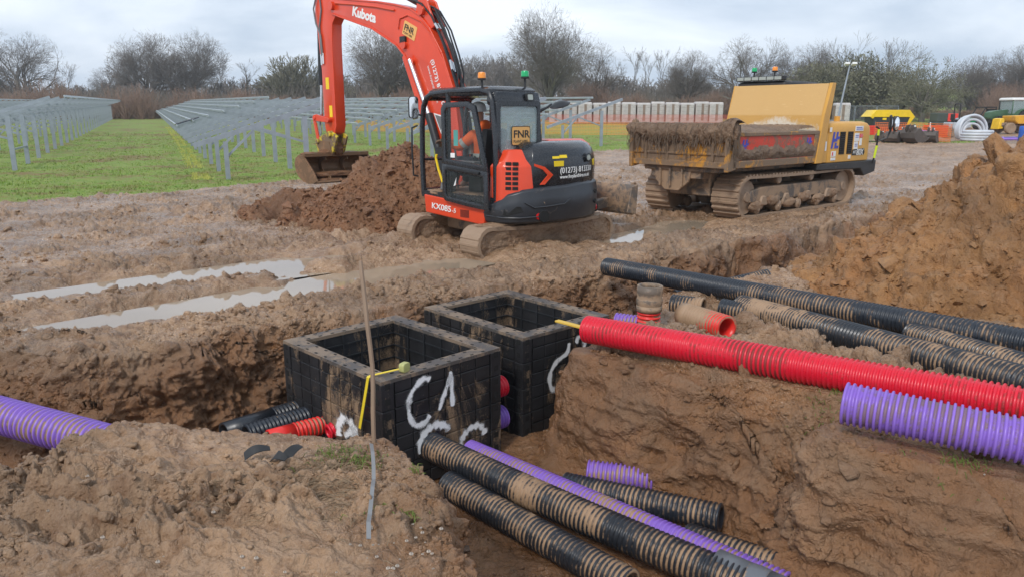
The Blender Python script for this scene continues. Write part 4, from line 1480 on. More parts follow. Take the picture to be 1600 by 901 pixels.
def track(t, M, y0, y1, x0, x1, r, zc, mat, pitch=0.11, lug=0.03, nroll=5, sag=0.03, rr=0.09, tag_='track', pack=0):
    rnd = random.Random(int((y0 + 5) * 100))
    loop = stadium(x0, x1, r, zc)
    # rubber belt
    mb = MB(M)
    lo = loop_points(loop, 0.045)
    th = 0.05
    rings = []
    for (p, d) in lo:
        nx, nz = d.y, -d.x
        s = 0.0
        if d.x < -0.9: s = -sag * math.sin(PI * min(1, max(0, (p.x - x0) / (x1 - x0))))
        a = (p.x, p.y + s); b = (p.x - nx * th, p.y - nz * th + s)
        j = rnd.uniform(-0.006, 0.012)
        rings.append([(a[0] + nx * j, y0, a[1] + nz * j), (a[0] + nx * j, y1, a[1] + nz * j), (b[0], y1, b[1]), (b[0], y0, b[1])])
    rings.append(rings[0])
    mb.loft(rings, caps=False)
    for (p, d) in loop_points(loop, pitch):
        nx, nz = d.y, -d.x
        s = 0.0
        if d.x < -0.9: s = -sag * math.sin(PI * min(1, max(0, (p.x - x0) / (x1 - x0))))
        h = lug * rnd.uniform(0.7, 1.2)
        c0 = Vector((p.x, 0, p.y + s)); nn = Vector((nx, 0, nz)); dd = Vector((d.x, 0, d.y))
        hw = pitch * 0.27
        vs = []
        for yy in (y0 + 0.005, y1 - 0.005):
            for (u, v) in ((-hw, -0.005), (hw, -0.005), (hw * 0.55, h), (-hw * 0.55, h)):
                q = c0 + dd * u + nn * v
                vs.append((q.x, yy, q.z))
        mb.add(vs, [(0, 1, 2, 3), (7, 6, 5, 4), (0, 4, 5, 1), (1, 5, 6, 2), (2, 6, 7, 3), (3, 7, 4, 0)])
    mb.build(tag_, mat, t, smooth=True, angle=30)
    if pack:
        # mud packed into the side of the running gear
        for side, yy in ((-1, y0), (1, y1)):
            nn = 40
            lo_ = [p for p, d in loop_points(loop, 0.03)]
            V = []
            for k in range(nn):
                f = 0.90 * (1 - k / (nn - 1))
                for p in lo_:
                    cx_ = min(max(p.x, x0), x1)
                    V.append((cx_ + (p.x - cx_) * f, yy, zc + (p.y - zc) * f))
            V = np.array(V, np.float32)
            bul = pack * (0.3 + 1.6 * billow(V[:, 0] * 3.2, V[:, 2] * 4.2 + side * 9, None, 4, 77) + 0.9 * fbm(V[:, 0] * 2, V[:, 2] * 2 + side * 5, None, 3, seed=78))
            V[:, 1] += side * (bul - 0.035)
            m_ = len(lo_)
            i = np.arange(nn - 1)[:, None] * m_ + np.arange(m_)[None, :]
            j = np.arange(nn - 1)[:, None] * m_ + (np.arange(m_)[None, :] + 1) % m_
            Mn = np.array(M); V = V @ Mn[:3, :3].T + Mn[:3, 3]
            o = mesh_np('packed_mud', V, np.stack([i, j, j + m_, i + m_], -1).reshape(-1, 4), {'clay': np.full(len(V), 0.3), 'wet': np.full(len(V), 0.2), 'lift': np.full(len(V), -0.1)}, M_mud)
            o.parent = t
    ym = (y0 + y1) / 2
    fr = MB(M)
    hgt = r * 0.42
    fr.prism([(x0 + 0.05, zc - hgt * 0.7), (x1 - 0.05, zc - hgt * 0.7), (x1 - 0.12, zc + hgt * 0.65), (x1 - 0.5, zc + hgt), (x0 + 0.5, zc + hgt), (x0 + 0.12, zc + hgt * 0.65)], y0 + 0.07, y1 - 0.07)
    fr.build('track_frame', M_mudmetal, t, bevel=0.02)
    # sprocket, idler, rollers
    for (xx, rad) in ((x0, r - th - 0.012), (x1, r - th - 0.012)):
        mb = MB(M)
        Mx = Matrix(((1, 0, 0, xx), (0, 0, 1, 0), (0, 1, 0, zc), (0, 0, 0, 1)))
        mb.lathe([(rad * 0.25, y0 + 0.06), (rad * 0.3, y0 + 0.09), (rad * 0.7, y0 + 0.13), (rad * 0.97, y0 + 0.12), (rad * 0.97, y1 - 0.12), (rad * 0.7, y1 - 0.13), (rad * 0.3, y1 - 0.09), (rad * 0.25, y1 - 0.06)], Mx, 20)
        mb.build('drive_wheel', M_track, t)
    for k in range(nroll):
        xx = lerp(x0 + r * 0.9, x1 - r * 0.9, k / (nroll - 1))
        mb = MB(M)
        Mx = Matrix(((1, 0, 0, xx), (0, 0, 1, 0), (0, 1, 0, zc - r + th + rr + 0.006), (0, 0, 0, 1)))
        mb.lathe([(rr * 0.4, y0 + 0.02), (rr * 0.5, y0 + 0.03), (rr, y0 + 0.06), (rr, ym - 0.06), (rr * 0.7, ym - 0.03), (rr * 0.7, ym + 0.03), (rr, ym + 0.06), (rr, y1 - 0.06), (rr * 0.5, y1 - 0.03), (rr * 0.4, y1 - 0.02)], Mx, 16)
        mb.build('roller', M_track, t)


def lump_mesh(name, M, cx, cy, cz, rx, ry, rz, seed, mat, parent, n=26, amp=0.35):
    """a lump of mud: a noisy flattened ball"""
    th = np.linspace(0, PI, n); ph = np.linspace(0, 2 * PI, 2 * n, endpoint=False)
    T, Pp = np.meshgrid(th, ph, indexing='ij')
    X = np.sin(T) * np.cos(Pp); Y = np.sin(T) * np.sin(Pp); Z = np.cos(T)
    k = 1 + amp * fbm(X.ravel() * 2.2 + seed, Y.ravel() * 2.2, Z.ravel() * 2.2, 4, seed=seed) * 1.5
    V = np.stack([cx + X.ravel() * rx * k, cy + Y.ravel() * ry * k, cz + Z.ravel() * rz * k], 1)
    Mn = np.array(M)
    V = V @ Mn[:3, :3].T + Mn[:3, 3]
    m = 2 * n
    i = np.arange(n - 1)[:, None] * m + np.arange(m)[None, :]
    j = np.arange(n - 1)[:, None] * m + (np.arange(m)[None, :] + 1) % m
    F = np.stack([i, i + m, j + m, j], -1).reshape(-1, 4)
    o = mesh_np(name, V, F, {'clay': np.full(len(V), 0.35), 'wet': np.full(len(V), 0.15), 'lift': np.zeros(len(V))}, mat)
    if parent: o.parent = parent
    return o


def beacon(t, M, x, y, z, mat, stem=0.12):
    mb = MB(M)
    T = Matrix.Translation((x, y, z))
    mb.lathe([(0.022, 0), (0.018, 0.01), (0.018, stem), (0.06, stem + 0.005), (0.062, stem + 0.03), (0.05, stem + 0.032)], T, 14)
    b = mb.build('beacon', M_rubber, t)
    mb = MB(M)
    mb.lathe([(0.058, stem + 0.031), (0.062, stem + 0.036), (0.060, stem + 0.10), (0.05, stem + 0.118), (0.01, stem + 0.124)], T, 16)
    mb.build('lens', mat, b)


# ---------------------------------------------------------------- excavator
def build_excavator():
    C = (-0.1, 12.5)
    t = thing('excavator', 'orange tracked excavator with a black cab and its bucket over a heap', 'excavator', (C[0], C[1], -0.06))
    U = Matrix.Rotation(R(135), 4, 'Z')
    W = Matrix.Rotation(R(40.5), 4, 'Z')
    # --- undercarriage
    for s in (-1, 1):
        y0, y1 = sorted((s * 0.65, s * 1.10))
        track(t, W, y0, y1, -1.2, 1.2, 0.262, 0.185, M_track, nroll=5, lug=0.008, sag=0.05, pack=0.055)
    mb = MB(W)
    mb.box((-0.75, -0.66, 0.22), (0.75, 0.66, 0.42))
    mb.prism([(-0.65, -0.65), (0.65, -0.65), (0.5, 0.65), (-0.5, 0.65)], 0.42, 0.47, 'z')
    mb.build('undercarriage', M_mudmetal, t, bevel=0.03)
    MB().lathe([(0.5, 0.44), (0.55, 0.46), (0.55, 0.54), (0.5, 0.56)], None, 32).build('slew_ring', M_mudmetal, t)
    mb = MB(W)
    prof = [(1.93, 0.40), (1.97, 0.36), (2.03, 0.40), (1.985, 0.52), (1.975, 0.64), (2.0, 0.78), (2.06, 0.88), (2.0, 0.885), (1.94, 0.78), (1.915, 0.64), (1.925, 0.52)]
    mb.prism(prof, -1.1, 1.1)
    for s in (-1, 1):
        mb.prism([(1.80, 0.42), (2.04, 0.38), (2.07, 0.89), (1.90, 0.86)], s * 1.1 - 0.012, s * 1.1 + 0.012)
    mb.build('dozer_blade', M_mudmetal, t, bevel=0.008)
    mb = MB(W)
    for s in (-1, 1):
        mb.bar((0.7, s * 0.42, 0.36), (1.93, s * 0.5, 0.55), 0.13, 0.17)
    mb.bar((1.5, -0.5, 0.5), (1.5, 0.5, 0.5), 0.12, 0.14)
    mb.build('blade_arm', M_mudmetal, t, bevel=0.012)
    for k, (x, y, z, a, b, c) in enumerate([(-0.9, -0.88, 0.44, 0.4, 0.19, 0.04), (0.95, -0.9, 0.44, 0.35, 0.17, 0.04), (-0.5, 0.87, 0.44, 0.6, 0.19, 0.04)]):
        lump_mesh('mud_clump', W, x, y, z, a, b, c, 30 + k, M_mud, t, 16)
    # --- upper deck
    mb = MB(U)
    mb.prism([(0.80, 0.98), (0.55, 1.04), (-1.0, 1.0), (-1.25, 0.7), (-1.38, 0.2), (-1.38, -0.2), (-1.25, -0.7), (-1.0, -1.0), (0.6, -1.02), (0.8, -0.8), (1.0, -0.5), (1.0, 0.2)], 0.52, 0.80, 'z')
    mb.build('deck', M_frame_black, t, bevel=0.02)
    # counterweight: rounded in plan, lofted
    plan = [(-0.60, 1.07), (-0.85, 1.065), (-1.05, 1.0), (-1.22, 0.86), (-1.34, 0.66), (-1.42, 0.38), (-1.45, 0.1), (-1.45, -0.2), (-1.41, -0.5), (-1.32, -0.76), (-1.18, -0.93), (-1.0, -1.03), (-0.8, -1.07), (-0.60, -1.07)]
    def ring(z, sc_, dz=0.0, xin=-0.6):
        pts = [((p[0] + 0.6) * sc_ - 0.6, p[1] * (0.5 + 0.5 * sc_), z + dz * (p[0] + 0.6)) for p in plan]
        return pts
    def ztop(i):
        p = plan[i]
        if p[1] > 0: return float(np.interp(-p[0], [0.6, 0.85, 1.05, 1.22, 1.45], [0.70, 0.80, 0.92, 0.985, 1.03]))
        return 1.06
    def ring2(f, sc_):
        r_ = ring(0, sc_)
        return [(q[0], q[1], lerp(0.47, ztop(i), f)) for i, q in enumerate(r_)]
    mb = MB(U)
    mb.loft([ring2(0, 0.90), ring2(0.06, 0.965), ring2(0.28, 0.99), ring2(0.34, 1.0), ring2(0.66, 1.015), ring2(0.72, 1.0), ring2(0.93, 0.985), ring2(1.0, 0.93)])
    mb.build('counterweight', M_counter, t, bevel=0.012, seg=2)
    # relief lines of the casting: recess on the left flank, lamp pockets at the back
    mb = MB(U)
    def on_rear(u, z, off=0.004):
        """point on the counterweight's skin: u runs 0..1 round the plan from left to right"""
        k = u * (len(plan) - 1); i = min(int(k), len(plan) - 2); f = k - i
        a, b = plan[i], plan[i + 1]
        p = Vector((lerp(a[0], b[0], f), lerp(a[1], b[1], f)))
        d = Vector((b[0] - a[0], b[1] - a[1])).normalized()
        n_ = Vector((d.y, -d.x))
        if n_.dot(p - Vector((-0.6, 0))) < 0: n_ = -n_
        q = p * 1.0 + n_ * off
        return Vector(((q.x + 0.6) * 1.005 - 0.6, q.y, z)), Vector((n_.x, n_.y, 0))
    pts = [(0.05, 0.60), (0.13, 0.72), (0.215, 0.78), (0.235, 0.66), (0.15, 0.60)]
    base = [on_rear(u, z, 0.006)[0] for u, z in pts]
    mb.add(base + [on_rear(u, z, -0.03)[0] for u, z in pts], [tuple(range(5)), (9, 8, 7, 6, 5)] + [(i, (i + 1) % 5, 5 + (i + 1) % 5, 5 + i) for i in range(5)])
    mb.build('flank_recess', M_hole, t, smooth=False)
    mb = MB(U)
    mb.tube([on_rear(u, z, 0.012)[0] for u, z in ((0.24, 0.80), (0.29, 0.72), (0.36, 0.73), (0.44, 0.75), (0.475, 0.83))], 0.012, 6)
    mb.tube([on_rear(u, z, 0.010)[0] for u, z in ((0.02, 0.58), (0.12, 0.565), (0.22, 0.57), (0.32, 0.585))], 0.010, 6)
    mb.build('casting_rib', M_counter, t)
    for u in (0.335, 0.80):
        p, n_ = on_rear(u, 0.585, 0.0)
        mb = MB(U)
        MM = basis(p, n_.cross(Vector((0, 0, 1))), (0, 0, 1))
        mb.M = U @ MM
        mb.lathe([(0.085, -0.03), (0.09, 0.008), (0.075, 0.012), (0.07, -0.0)], None, 18)
        h = mb.build('lamp_pocket', M_hole, t)
        mb = MB(U @ MM @ Matrix.Translation((0.07, -0.0, 0)))
        mb.lathe([(0.05, 0.0), (0.052, 0.02), (0.03, 0.028)], None, 14)
        mb.build('tail_lamp', M_redl, h)
    for z in (0.72, 0.88):
        p, n_ = on_rear(0.66, z, 0.0)
        mb = MB(U @ basis(p, n_.cross(Vector((0, 0, 1))), (0, 0, 1)))
        mb.lathe([(0.035, -0.02), (0.035, 0.006), (0.02, 0.007)], None, 12)
        mb.build('lifting_eye', M_hole, t)
    # engine hood
    hp = [(-0.72, 0.62), (-1.05, 0.74), (-1.26, 0.68), (-1.36, 0.40), (-1.40, 0.0), (-1.40, -0.3), (-1.34, -0.6), (-1.2, -0.84), (-1.0, -0.97), (-0.7, -1.02), (-0.3, -1.03), (-0.3, 0.0), (-0.72, 0.0)]
    def hring(z, k):
        return [(-0.8 + (p[0] + 0.8) * (k if p[0] < -0.8 else 1), -0.2 + (p[1] + 0.2) * (0.45 + 0.55 * k), z) for p in hp]
    mb = MB(U)
    mb.loft([hring(0.98, 0.99), hring(1.30, 1.005), hring(1.42, 0.985), hring(1.55, 0.90), hring(1.63, 0.76), hring(1.665, 0.58)])
    mb.build('engine_hood', M_black, t, bevel=0.012, seg=2)
    mb = MB(U)
    mb.prism([(-0.98, 1.30), (0.72, 1.20), (0.70, 1.52), (0.2, 1.66), (-0.78, 1.685), (-0.95, 1.6)], -1.04, -0.16)
    mb.prism([(-0.6, 0.80), (0.78, 0.80), (0.74, 1.22), (-0.6, 1.31)], -1.03, -0.18)
    mb.build('side_cover', M_orange, t, bevel=0.04, seg=2)
    # orange vent panel at the rear left corner
    mb = MB(U)
    lo = [(-0.70, 1.04), (-0.95, 1.025), (-1.17, 0.87), (-1.28, 0.68), (-1.0, 0.5), (-0.70, 0.5)]
    md = [(-0.70, 1.03), (-0.95, 1.015), (-1.15, 0.85), (-1.25, 0.66), (-1.0, 0.5), (-0.70, 0.5)]
    tp = [(-0.82, 0.86), (-0.93, 0.84), (-1.0, 0.76), (-1.06, 0.62), (-1.0, 0.55), (-0.82, 0.55)]
    mb.loft([[(p[0], p[1], 0.66) for p in lo], [(p[0], p[1], 0.72) for p in lo], [(p[0], p[1], 1.32) for p in md], [(p[0], p[1], 1.56) for p in tp]])
    mb.build('vent_panel', M_orange, t, bevel=0.025, seg=2)
    a0, a1 = Vector((-0.95, 1.0255)), Vector((-1.17, 0.87))
    d = (a1 - a0).normalized(); n2 = Vector((-d.y, d.x))
    if n2.y < 0: n2 = -n2
    mb = MB(U)
    for k in range(6):
        for c in (0, 1):
            z = 0.98 + k * 0.072
            u = 0.055 + c * 0.105
            p = a0 + d * u
            q = a0 + d * (u + 0.085)
            zz = 0.046
            off = 0.006 - 0.02 * (z - 0.72) / 0.6
            vs = [(p.x + n2.x * o_, p.y + n2.y * o_, z_) for o_ in (off, off - 0.03) for z_ in (z, z + zz)] + [(q.x + n2.x * o_, q.y + n2.y * o_, z_) for o_ in (off, off - 0.03) for z_ in (z, z + zz)]
            mb.add(vs, [(0, 1, 5, 4), (2, 6, 7, 3), (0, 4, 6, 2), (1, 3, 7, 5), (0, 2, 3, 1), (4, 5, 7, 6)])
    mb.build('vent_slot', M_hole, t, smooth=False)
    # red chevron, stickers, lettering on the hood's back
    def rear(y, z, off=0.006):
        # hood back face between (-1.24,.55) and (-1.40,0) and beyond
        ys = [0.74, 0.68, 0.40, 0.0, -0.3, -0.6, -0.84]; xs = [-1.05, -1.26, -1.36, -1.40, -1.40, -1.34, -1.2]
        x = float(np.interp(-y, [-v for v in ys], xs))
        k = 1.0 + 0.004 if z < 1.42 else 0.985 - 0.085 * (z - 1.42) / 0.13
        return Vector((-0.8 + (x + 0.8) * k - off, -0.2 + (y + 0.2) * (0.45 + 0.55 * k), z))
    mb = MB(U)
    ch = [(0.66, 1.36), (0.50, 1.31), (0.36, 1.19), (0.50, 1.05), (0.57, 1.05), (0.45, 1.185), (0.53, 1.27), (0.66, 1.325)]
    pts = [rear(y, z, 0.012) for y, z in ch]; ptb = [rear(y, z, -0.02) for y, z in ch]
    n = len(ch)
    mb.add(pts + ptb, [(0, 1, 6, 7), (1, 2, 5, 6), (2, 3, 4, 5)] + [(i, (i + 1) % n, n + (i + 1) % n, n + i) for i in range(n)])
    mb.build('red_chevron', M_orange, t, smooth=False)
    mb = MB(U)
    for (y0, y1, z0, z1) in ((0.36, 0.22, 1.425, 1.46), (0.21, 0.06, 1.43, 1.475), (0.33, 0.14, 1.31, 1.39), (-0.62, -0.74, 1.29, 1.385)):
        p = [rear(y0, z0), rear(y1, z0), rear(y1, z1), rear(y0, z1)]
        q = [rear(y0, z0, -0.01), rear(y1, z0, -0.01), rear(y1, z1, -0.01), rear(y0, z1, -0.01)]
        mb.add(p + q, [(0, 1, 2, 3)] + [(i, (i + 1) % 4, 4 + (i + 1) % 4, 4 + i) for i in range(4)])
    mb.build_each('sticker', M_yellow, t, smooth=False)
    # lettering runs from the machine's left to right as seen from behind: +X of the text is -y local
    def rear_text(txt, y, z, size, mat, squash=1.0, tilt=0.0):
        # letters follow the curve of the hood
        o = lettering(txt, size, mat, t, Matrix.Identity(4), 'lettering', 0.003, squash=squash)
        for v in o.data.vertices:
            x_, y_, z_ = v.co
            v.co = U @ rear(y - x_, z + y_ + tilt * x_, 0.010 + z_)
        return o
    rear_text('(01273) 813330', 0.22, 1.20, 0.125, M_white, 0.95, 0.02)
    rear_text('www.fnrplanthire.co.uk', 0.22, 1.12, 0.08, M_white, 0.92, 0.02)
    p = rear(-0.42, 1.42, 0.0)
    mb = MB(U @ basis(p, (0, -1, 0), (0.0, 0, 1)))
    mb.lathe([(0.065, -0.04), (0.07, 0.05), (0.055, 0.058), (0.05, 0.045)], None, 18)
    mb.build('hood_lock', M_black, t)
    mb = MB(U @ basis(p + Vector((-0.047, 0, 0)), (0, -1, 0), (0, 0, 1)))
    mb.lathe([(0.047, 0), (0.045, 0.004), (0.0, 0.006)], None, 16)
    mb.build('lock_badge', M_reflect, t)
    mb = MB(U); mb.tube([(-0.62, -0.1, 1.6), (-0.62, -0.1, 1.86), (-0.66, -0.1, 1.9)], 0.035, 12)
    mb.build('exhaust_pipe', M_frame_black, t)
    # skirt under the cab with the model lettering
    mb = MB(U)
    mb.prism([(0.80, 0.50), (0.84, 0.79), (-0.62, 0.70), (-0.62, 0.43), (-0.58, 0.42)], 0.985, 1.075)
    sk = mb.build('skirt', M_orange_low, t, bevel=0.012)
    mb = MB(U)
    for k in range(8):
        x = -0.08 - k * 0.026
        mb.box((x - 0.007, 1.070, 0.50), (x + 0.007, 1.079, 0.62))
    mb.build('vent_slot', M_hole, sk, smooth=False)
    lettering('KX085', 0.135, M_white, sk, U @ basis((0.64, 1.081, 0.58), (-1, 0, -0.055), (0, 0, 1)), 'lettering', 0.004, squash=1.28, bold=0.0015)
    lettering('-5', 0.10, M_white, sk, U @ basis((0.13, 1.081, 0.555), (-1, 0, -0.055), (0, 0, 1)), 'lettering', 0.004, squash=1.2)
    # --- cab
    cab = bpy.data.objects.new('cab', None); COL.objects.link(cab); cab.parent = t
    fr = MB(U)
    rp = 0.045
    yl, yr = 1.0, 0.06
    for y in (yl, yr):
        # front post curving back into the roof rail, then down the rear post
        fr.tube([(0.93, y, 0.78), (0.95, y, 1.3), (0.93, y, 1.9), (0.88, y, 2.2), (0.80, y, 2.33), (0.66, y, 2.39), (0.2, y, 2.42), (-0.5, y, 2.42), (-0.68, y, 2.38), (-0.74, y, 2.25), (-0.80, y, 1.7), (-0.80, y, 0.8)], rp, 10)
        fr.tube([(0.27, y, 0.78), (0.27, y, 2.40)], 0.04, 8)
        fr.bar((0.93, y, 0.80), (-0.8, y, 0.80), 0.09, 0.10)
    for (x, z) in ((0.93, 0.84), (0.80, 2.33), (-0.70, 2.36)):
        fr.tube([(x, yl, z), (x, yr, z)], rp, 8)
    fr.tube([(0.95, yl, 1.35), (0.95, yr, 1.35)], 0.025, 8)
    fr.build('cab_frame', M_black, cab)
    rf = MB(U)
    rf.loft([[(p[0], p[1], z) for p in rrect(-0.76 + i, 0.03 + i, 0.78 - i, 1.03 - i, 0.12)] for z, i in ((2.34, 0.02), (2.37, 0.0), (2.43, 0.0), (2.47, 0.05), (2.485, 0.14))])
    rf.build('cab_roof', M_black, cab, bevel=0.0)
    rc = MB(U)
    rc.loft([[(-0.78, y0, 2.20), (-0.60, y0, 2.20), (-0.60, y1, 2.20), (-0.78, y1, 2.20)] if k == 0 else
             [(-0.83, y0, 2.26), (-0.60, y0, 2.26), (-0.60, y1, 2.26), (-0.83, y1, 2.26)] if k == 1 else
             [(-0.80, y0 , 2.40), (-0.60, y0, 2.44), (-0.60, y1, 2.44), (-0.80, y1, 2.40)] for k, (y0, y1) in enumerate(((0.08, 0.98), (0.06, 1.0), (0.08, 0.98)))])
    rc.build('roof_cowl', M_black, cab, bevel=0.03, seg=2)
    wl2 = MB(U @ basis((-0.835, 0.32, 2.325), (0, -1, 0.0), (0.1, 0, 1)))
    wl2.prism(rrect(-0.08, -0.06, 0.08, 0.06, 0.025, 3), -0.01, 0.02, 'z')
    l_ = wl2.build('work_light', M_rubber, cab)
    wl2 = MB(U @ basis((-0.835, 0.32, 2.325), (0, -1, 0.0), (0.1, 0, 1)))
    wl2.prism(rrect(-0.055, -0.04, 0.055, 0.04, 0.015, 3), 0.018, 0.024, 'z')
    wl2.build('lens', M_reflect, l_)
    # rear wall: window in a black frame over a black panel
    rw = MB(U)
    frame_plate(rw, rrect(0.06, 1.40, 1.0, 2.28, 0.05), rrect(0.13, 1.50, 0.92, 2.19, 0.04), -0.83, -0.78, 'x')
    rw.box((-0.82, 0.06, 0.80), (-0.78, 1.0, 1.40))
    rw.build('rear_frame', M_black, cab, bevel=0.006)
    rg = MB(U); rg.box((-0.815, 0.12, 1.49), (-0.805, 0.93, 2.20)); rg.build('rear_window', M_glass, cab, smooth=False)
    sg = MB(U @ basis((-0.829, 0.70, 1.61), (0, -1, 0), (0, 0, 1)))
    sg.prism(rrect(0, 0, 0.40, 0.29, 0.03, 3), 0.0, 0.006, 'z')
    s_ = sg.build('rear_sign', M_rubber, cab, smooth=False)
    sg = MB(U @ basis((-0.829, 0.70, 1.61), (0, -1, 0), (0, 0, 1)))
    sg.prism(rrect(0.012, 0.012, 0.388, 0.278, 0.025, 3), 0.005, 0.009, 'z')
    sg.build('sign_face', M_tan, s_, smooth=False)
    BM = U @ basis((-0.829, 0.70, 1.61), (0, -1, 0), (0, 0, 1))
    lettering('FNR', 0.155, M_rubber, s_, BM @ Matrix.Translation((0.03, 0.12, 0.010)), 'lettering', 0.002, squash=1.22, bold=0.003)
    lettering('PLANT HIRE', 0.056, M_rubber, s_, BM @ Matrix.Translation((0.035, 0.045, 0.010)), 'lettering', 0.002, squash=1.02)
    mb = MB(U); mb.box((-0.826, 0.70, 1.335), (-0.818, 0.80, 1.375)); mb.build('sticker', M_yellow, cab, smooth=False)
    mb = MB(U); mb.box((-0.826, 0.32, 1.345), (-0.818, 0.46, 1.375)); mb.build('sticker', M_white, cab, smooth=False)
    # side glass behind the folded-back door, right side glass, front lower glass
    mb = MB(U); mb.box((-0.75, 0.056, 0.86), (0.24, 0.064, 2.36)); mb.build('side_window', M_glass, cab, smooth=False)
    # door folded back along the side
    dr = MB(U)
    def dpoly(i):
        # outline in (x,z), follows the rounded top
        return [(-0.79 + i, 0.60 + i), (0.28 - i, 0.66 + i), (0.28 - i, 1.5), (0.28 - i, 2.18), (0.22 - i, 2.26 - i), (-0.30 + i * 0.4, 2.27 - i), (-0.52 + i * 0.8, 2.18 - i), (-0.66 + i, 1.8), (-0.79 + i, 1.35)]
    # the door is a thick frame with an upper and a lower light
    up_o = [(-0.76, 1.24), (0.28, 1.32), (0.28, 2.16), (0.22, 2.25), (-0.34, 2.26), (-0.50, 2.20), (-0.62, 1.8)]
    up_i = [(-0.66, 1.33), (0.19, 1.40), (0.19, 2.12), (0.15, 2.17), (-0.30, 2.18), (-0.43, 2.12), (-0.53, 1.76)]
    lo_o = [(-0.79, 0.66), (-0.3, 0.69), (0.22, 0.74), (0.28, 0.80), (0.28, 1.32), (-0.2, 1.285), (-0.76, 1.24)]
    lo_i = [(-0.69, 0.74), (-0.3, 0.77), (0.17, 0.81), (0.20, 0.85), (0.20, 1.22), (-0.2, 1.19), (-0.66, 1.16)]
    frame_plate(dr, up_o, up_i, 1.10, 1.145)
    frame_plate(dr, lo_o, lo_i, 1.10, 1.145)
    door = dr.build('door', M_black, cab, bevel=0.008, seg=2)
    mb = MB(U)
    mb.prism(up_i, 1.118, 1.126); mb.prism(lo_i, 1.118, 1.126)
    mb.build('door_glass', M_glass_door, door, smooth=False)
    mb = MB(U); mb.bar((0.15, 1.16, 1.27), (-0.6, 1.16, 1.21), 0.03, 0.05); mb.build('handle', M_hose, door, bevel=0.01)
    mb = MB(U); mb.box((-0.10, 1.127, 1.60), (0.0, 1.132, 1.84)); mb.build('sticker', M_teal, door, smooth=False)
    mb = MB(U); mb.box((-0.02, 1.127, 1.42), (0.08, 1.132, 1.49)); mb.build('sticker', M_white, door, smooth=False)
    mb = MB(U); mb.prism([(0.02, 0.98), (-0.03, 1.0), (-0.05, 1.12)], 1.127, 1.132); mb.build('sticker', M_white, door, smooth=False)
    # grab rail outside the front post
    mb = MB(U); mb.tube([(0.97, 1.08, 1.08), (0.99, 1.16, 1.1), (1.0, 1.17, 1.5), (1.0, 1.16, 1.86), (0.95, 1.08, 1.9)], 0.016, 8); mb.build('grab_rail', M_hose, cab)
    # mirrors
    mb = MB(U); mb.tube([(0.92, 1.04, 2.06), (0.90, 1.2, 2.1), (0.80, 1.30, 2.18)], 0.014, 6)
    mr = mb.build('mirror', M_hose, cab)
    mm = U @ basis((0.775, 1.30, 2.18), (0.25, 1, 0), (0, 0, 1))
    # faces back towards the camera side
    mb = MB(mm); mb.prism(rrect(-0.085, -0.17, 0.085, 0.17, 0.05, 4), -0.03, 0.0, 'z'); mb.build('mirror_shell', M_hose, mr, bevel=0.008)
    mb = MB(mm); mb.prism(rrect(-0.075, -0.16, 0.075, 0.16, 0.045, 4), -0.036, -0.0305, 'z'); mb.prism(rrect(-0.075, -0.16, 0.075, 0.16, 0.045, 4), 0.0005, 0.006, 'z'); mb.build('mirror_face', M_mirror, mr, smooth=False)
    mb = MB(U); mb.tube([(-0.74, 0.06, 2.10), (-0.78, -0.12, 2.17), (-0.80, -0.22, 2.23)], [0.03, 0.02, 0.014], 8)
    mr = mb.build('mirror', M_hose, cab)
    mb = MB(U @ Matrix.Translation((-0.80, -0.42, 2.22)) @ Euler((R(-14), R(-10), 0)).to_matrix().to_4x4() @ Matrix.Diagonal((0.55, 1, 1, 1)))
    mb.lathe([(0.02, -0.02), (0.20, -0.015), (0.215, 0.0), (0.20, 0.012), (0.10, 0.05), (0.03, 0.06)], None, 24); mb.build('mirror_shell', M_hose, mr)
    beacon(cab, U, -0.36, 0.86, 2.43, M_amber, 0.14)
    beacon(cab, U, -0.70, 0.28, 2.40, M_green, 0.20)
    # inside: floor, seat, consoles
    mb = MB(U); mb.box((-0.74, 0.1, 0.82), (0.9, 0.96, 0.86)); mb.build('cab_floor', M_mudmetal, cab)
    mb = MB(U); mb.box((-0.26, 0.28, 1.10), (0.28, 0.78, 1.24)); mb.prism([(-0.26, 1.2), (-0.12, 1.24), (-0.24, 1.86), (-0.36, 1.84)], 0.30, 0.76); mb.box((-0.14, 0.36, 0.86), (0.16, 0.70, 1.1))
    mb.build('operator_seat', M_rubber, cab, bevel=0.03, seg=2)
    mb = MB(U)
    for y in (0.20, 0.87):
        mb.box((-0.25, y - 0.07, 1.22), (0.30, y + 0.07, 1.36)); mb.tube([(0.24, y, 1.36), (0.27, y, 1.50), (0.28, y, 1.56)], [0.018, 0.018, 0.028], 8)
    mb.build('control_console', M_grey, cab, bevel=0.015)
    mb = MB(U); mb.prism([(0.32, 0.86), (0.62, 0.86), (0.55, 1.1), (0.40, 1.26), (0.32, 1.2)], 0.80, 0.93); mb.build('side_box', M_grey, cab, bevel=0.02)
    mb = MB(U); mb.tube([(0.50, 0.95, 1.0), (0.60, 0.95, 1.2), (0.66, 0.95, 1.38), (0.64, 0.95, 1.44)], 0.02, 8); mb.build('lock_lever', M_yellow, cab)
    mb = MB(U)
    for y in (0.45, 0.6): mb.tube([(0.7, y, 0.86), (0.72, y, 1.2), (0.7, y, 1.3)], 0.014, 6)
    mb.build('travel_lever', M_hose, cab)
    # --- boom
    sw = MB(U)
    sw.prism([(0.85, 0.46), (1.25, 0.5), (1.42, 0.7), (1.42, 1.02), (1.2, 1.08), (0.9, 0.9)], -0.42, 0.02)
    sw.build('swing_bracket', M_orange_low, t, bevel=0.02)
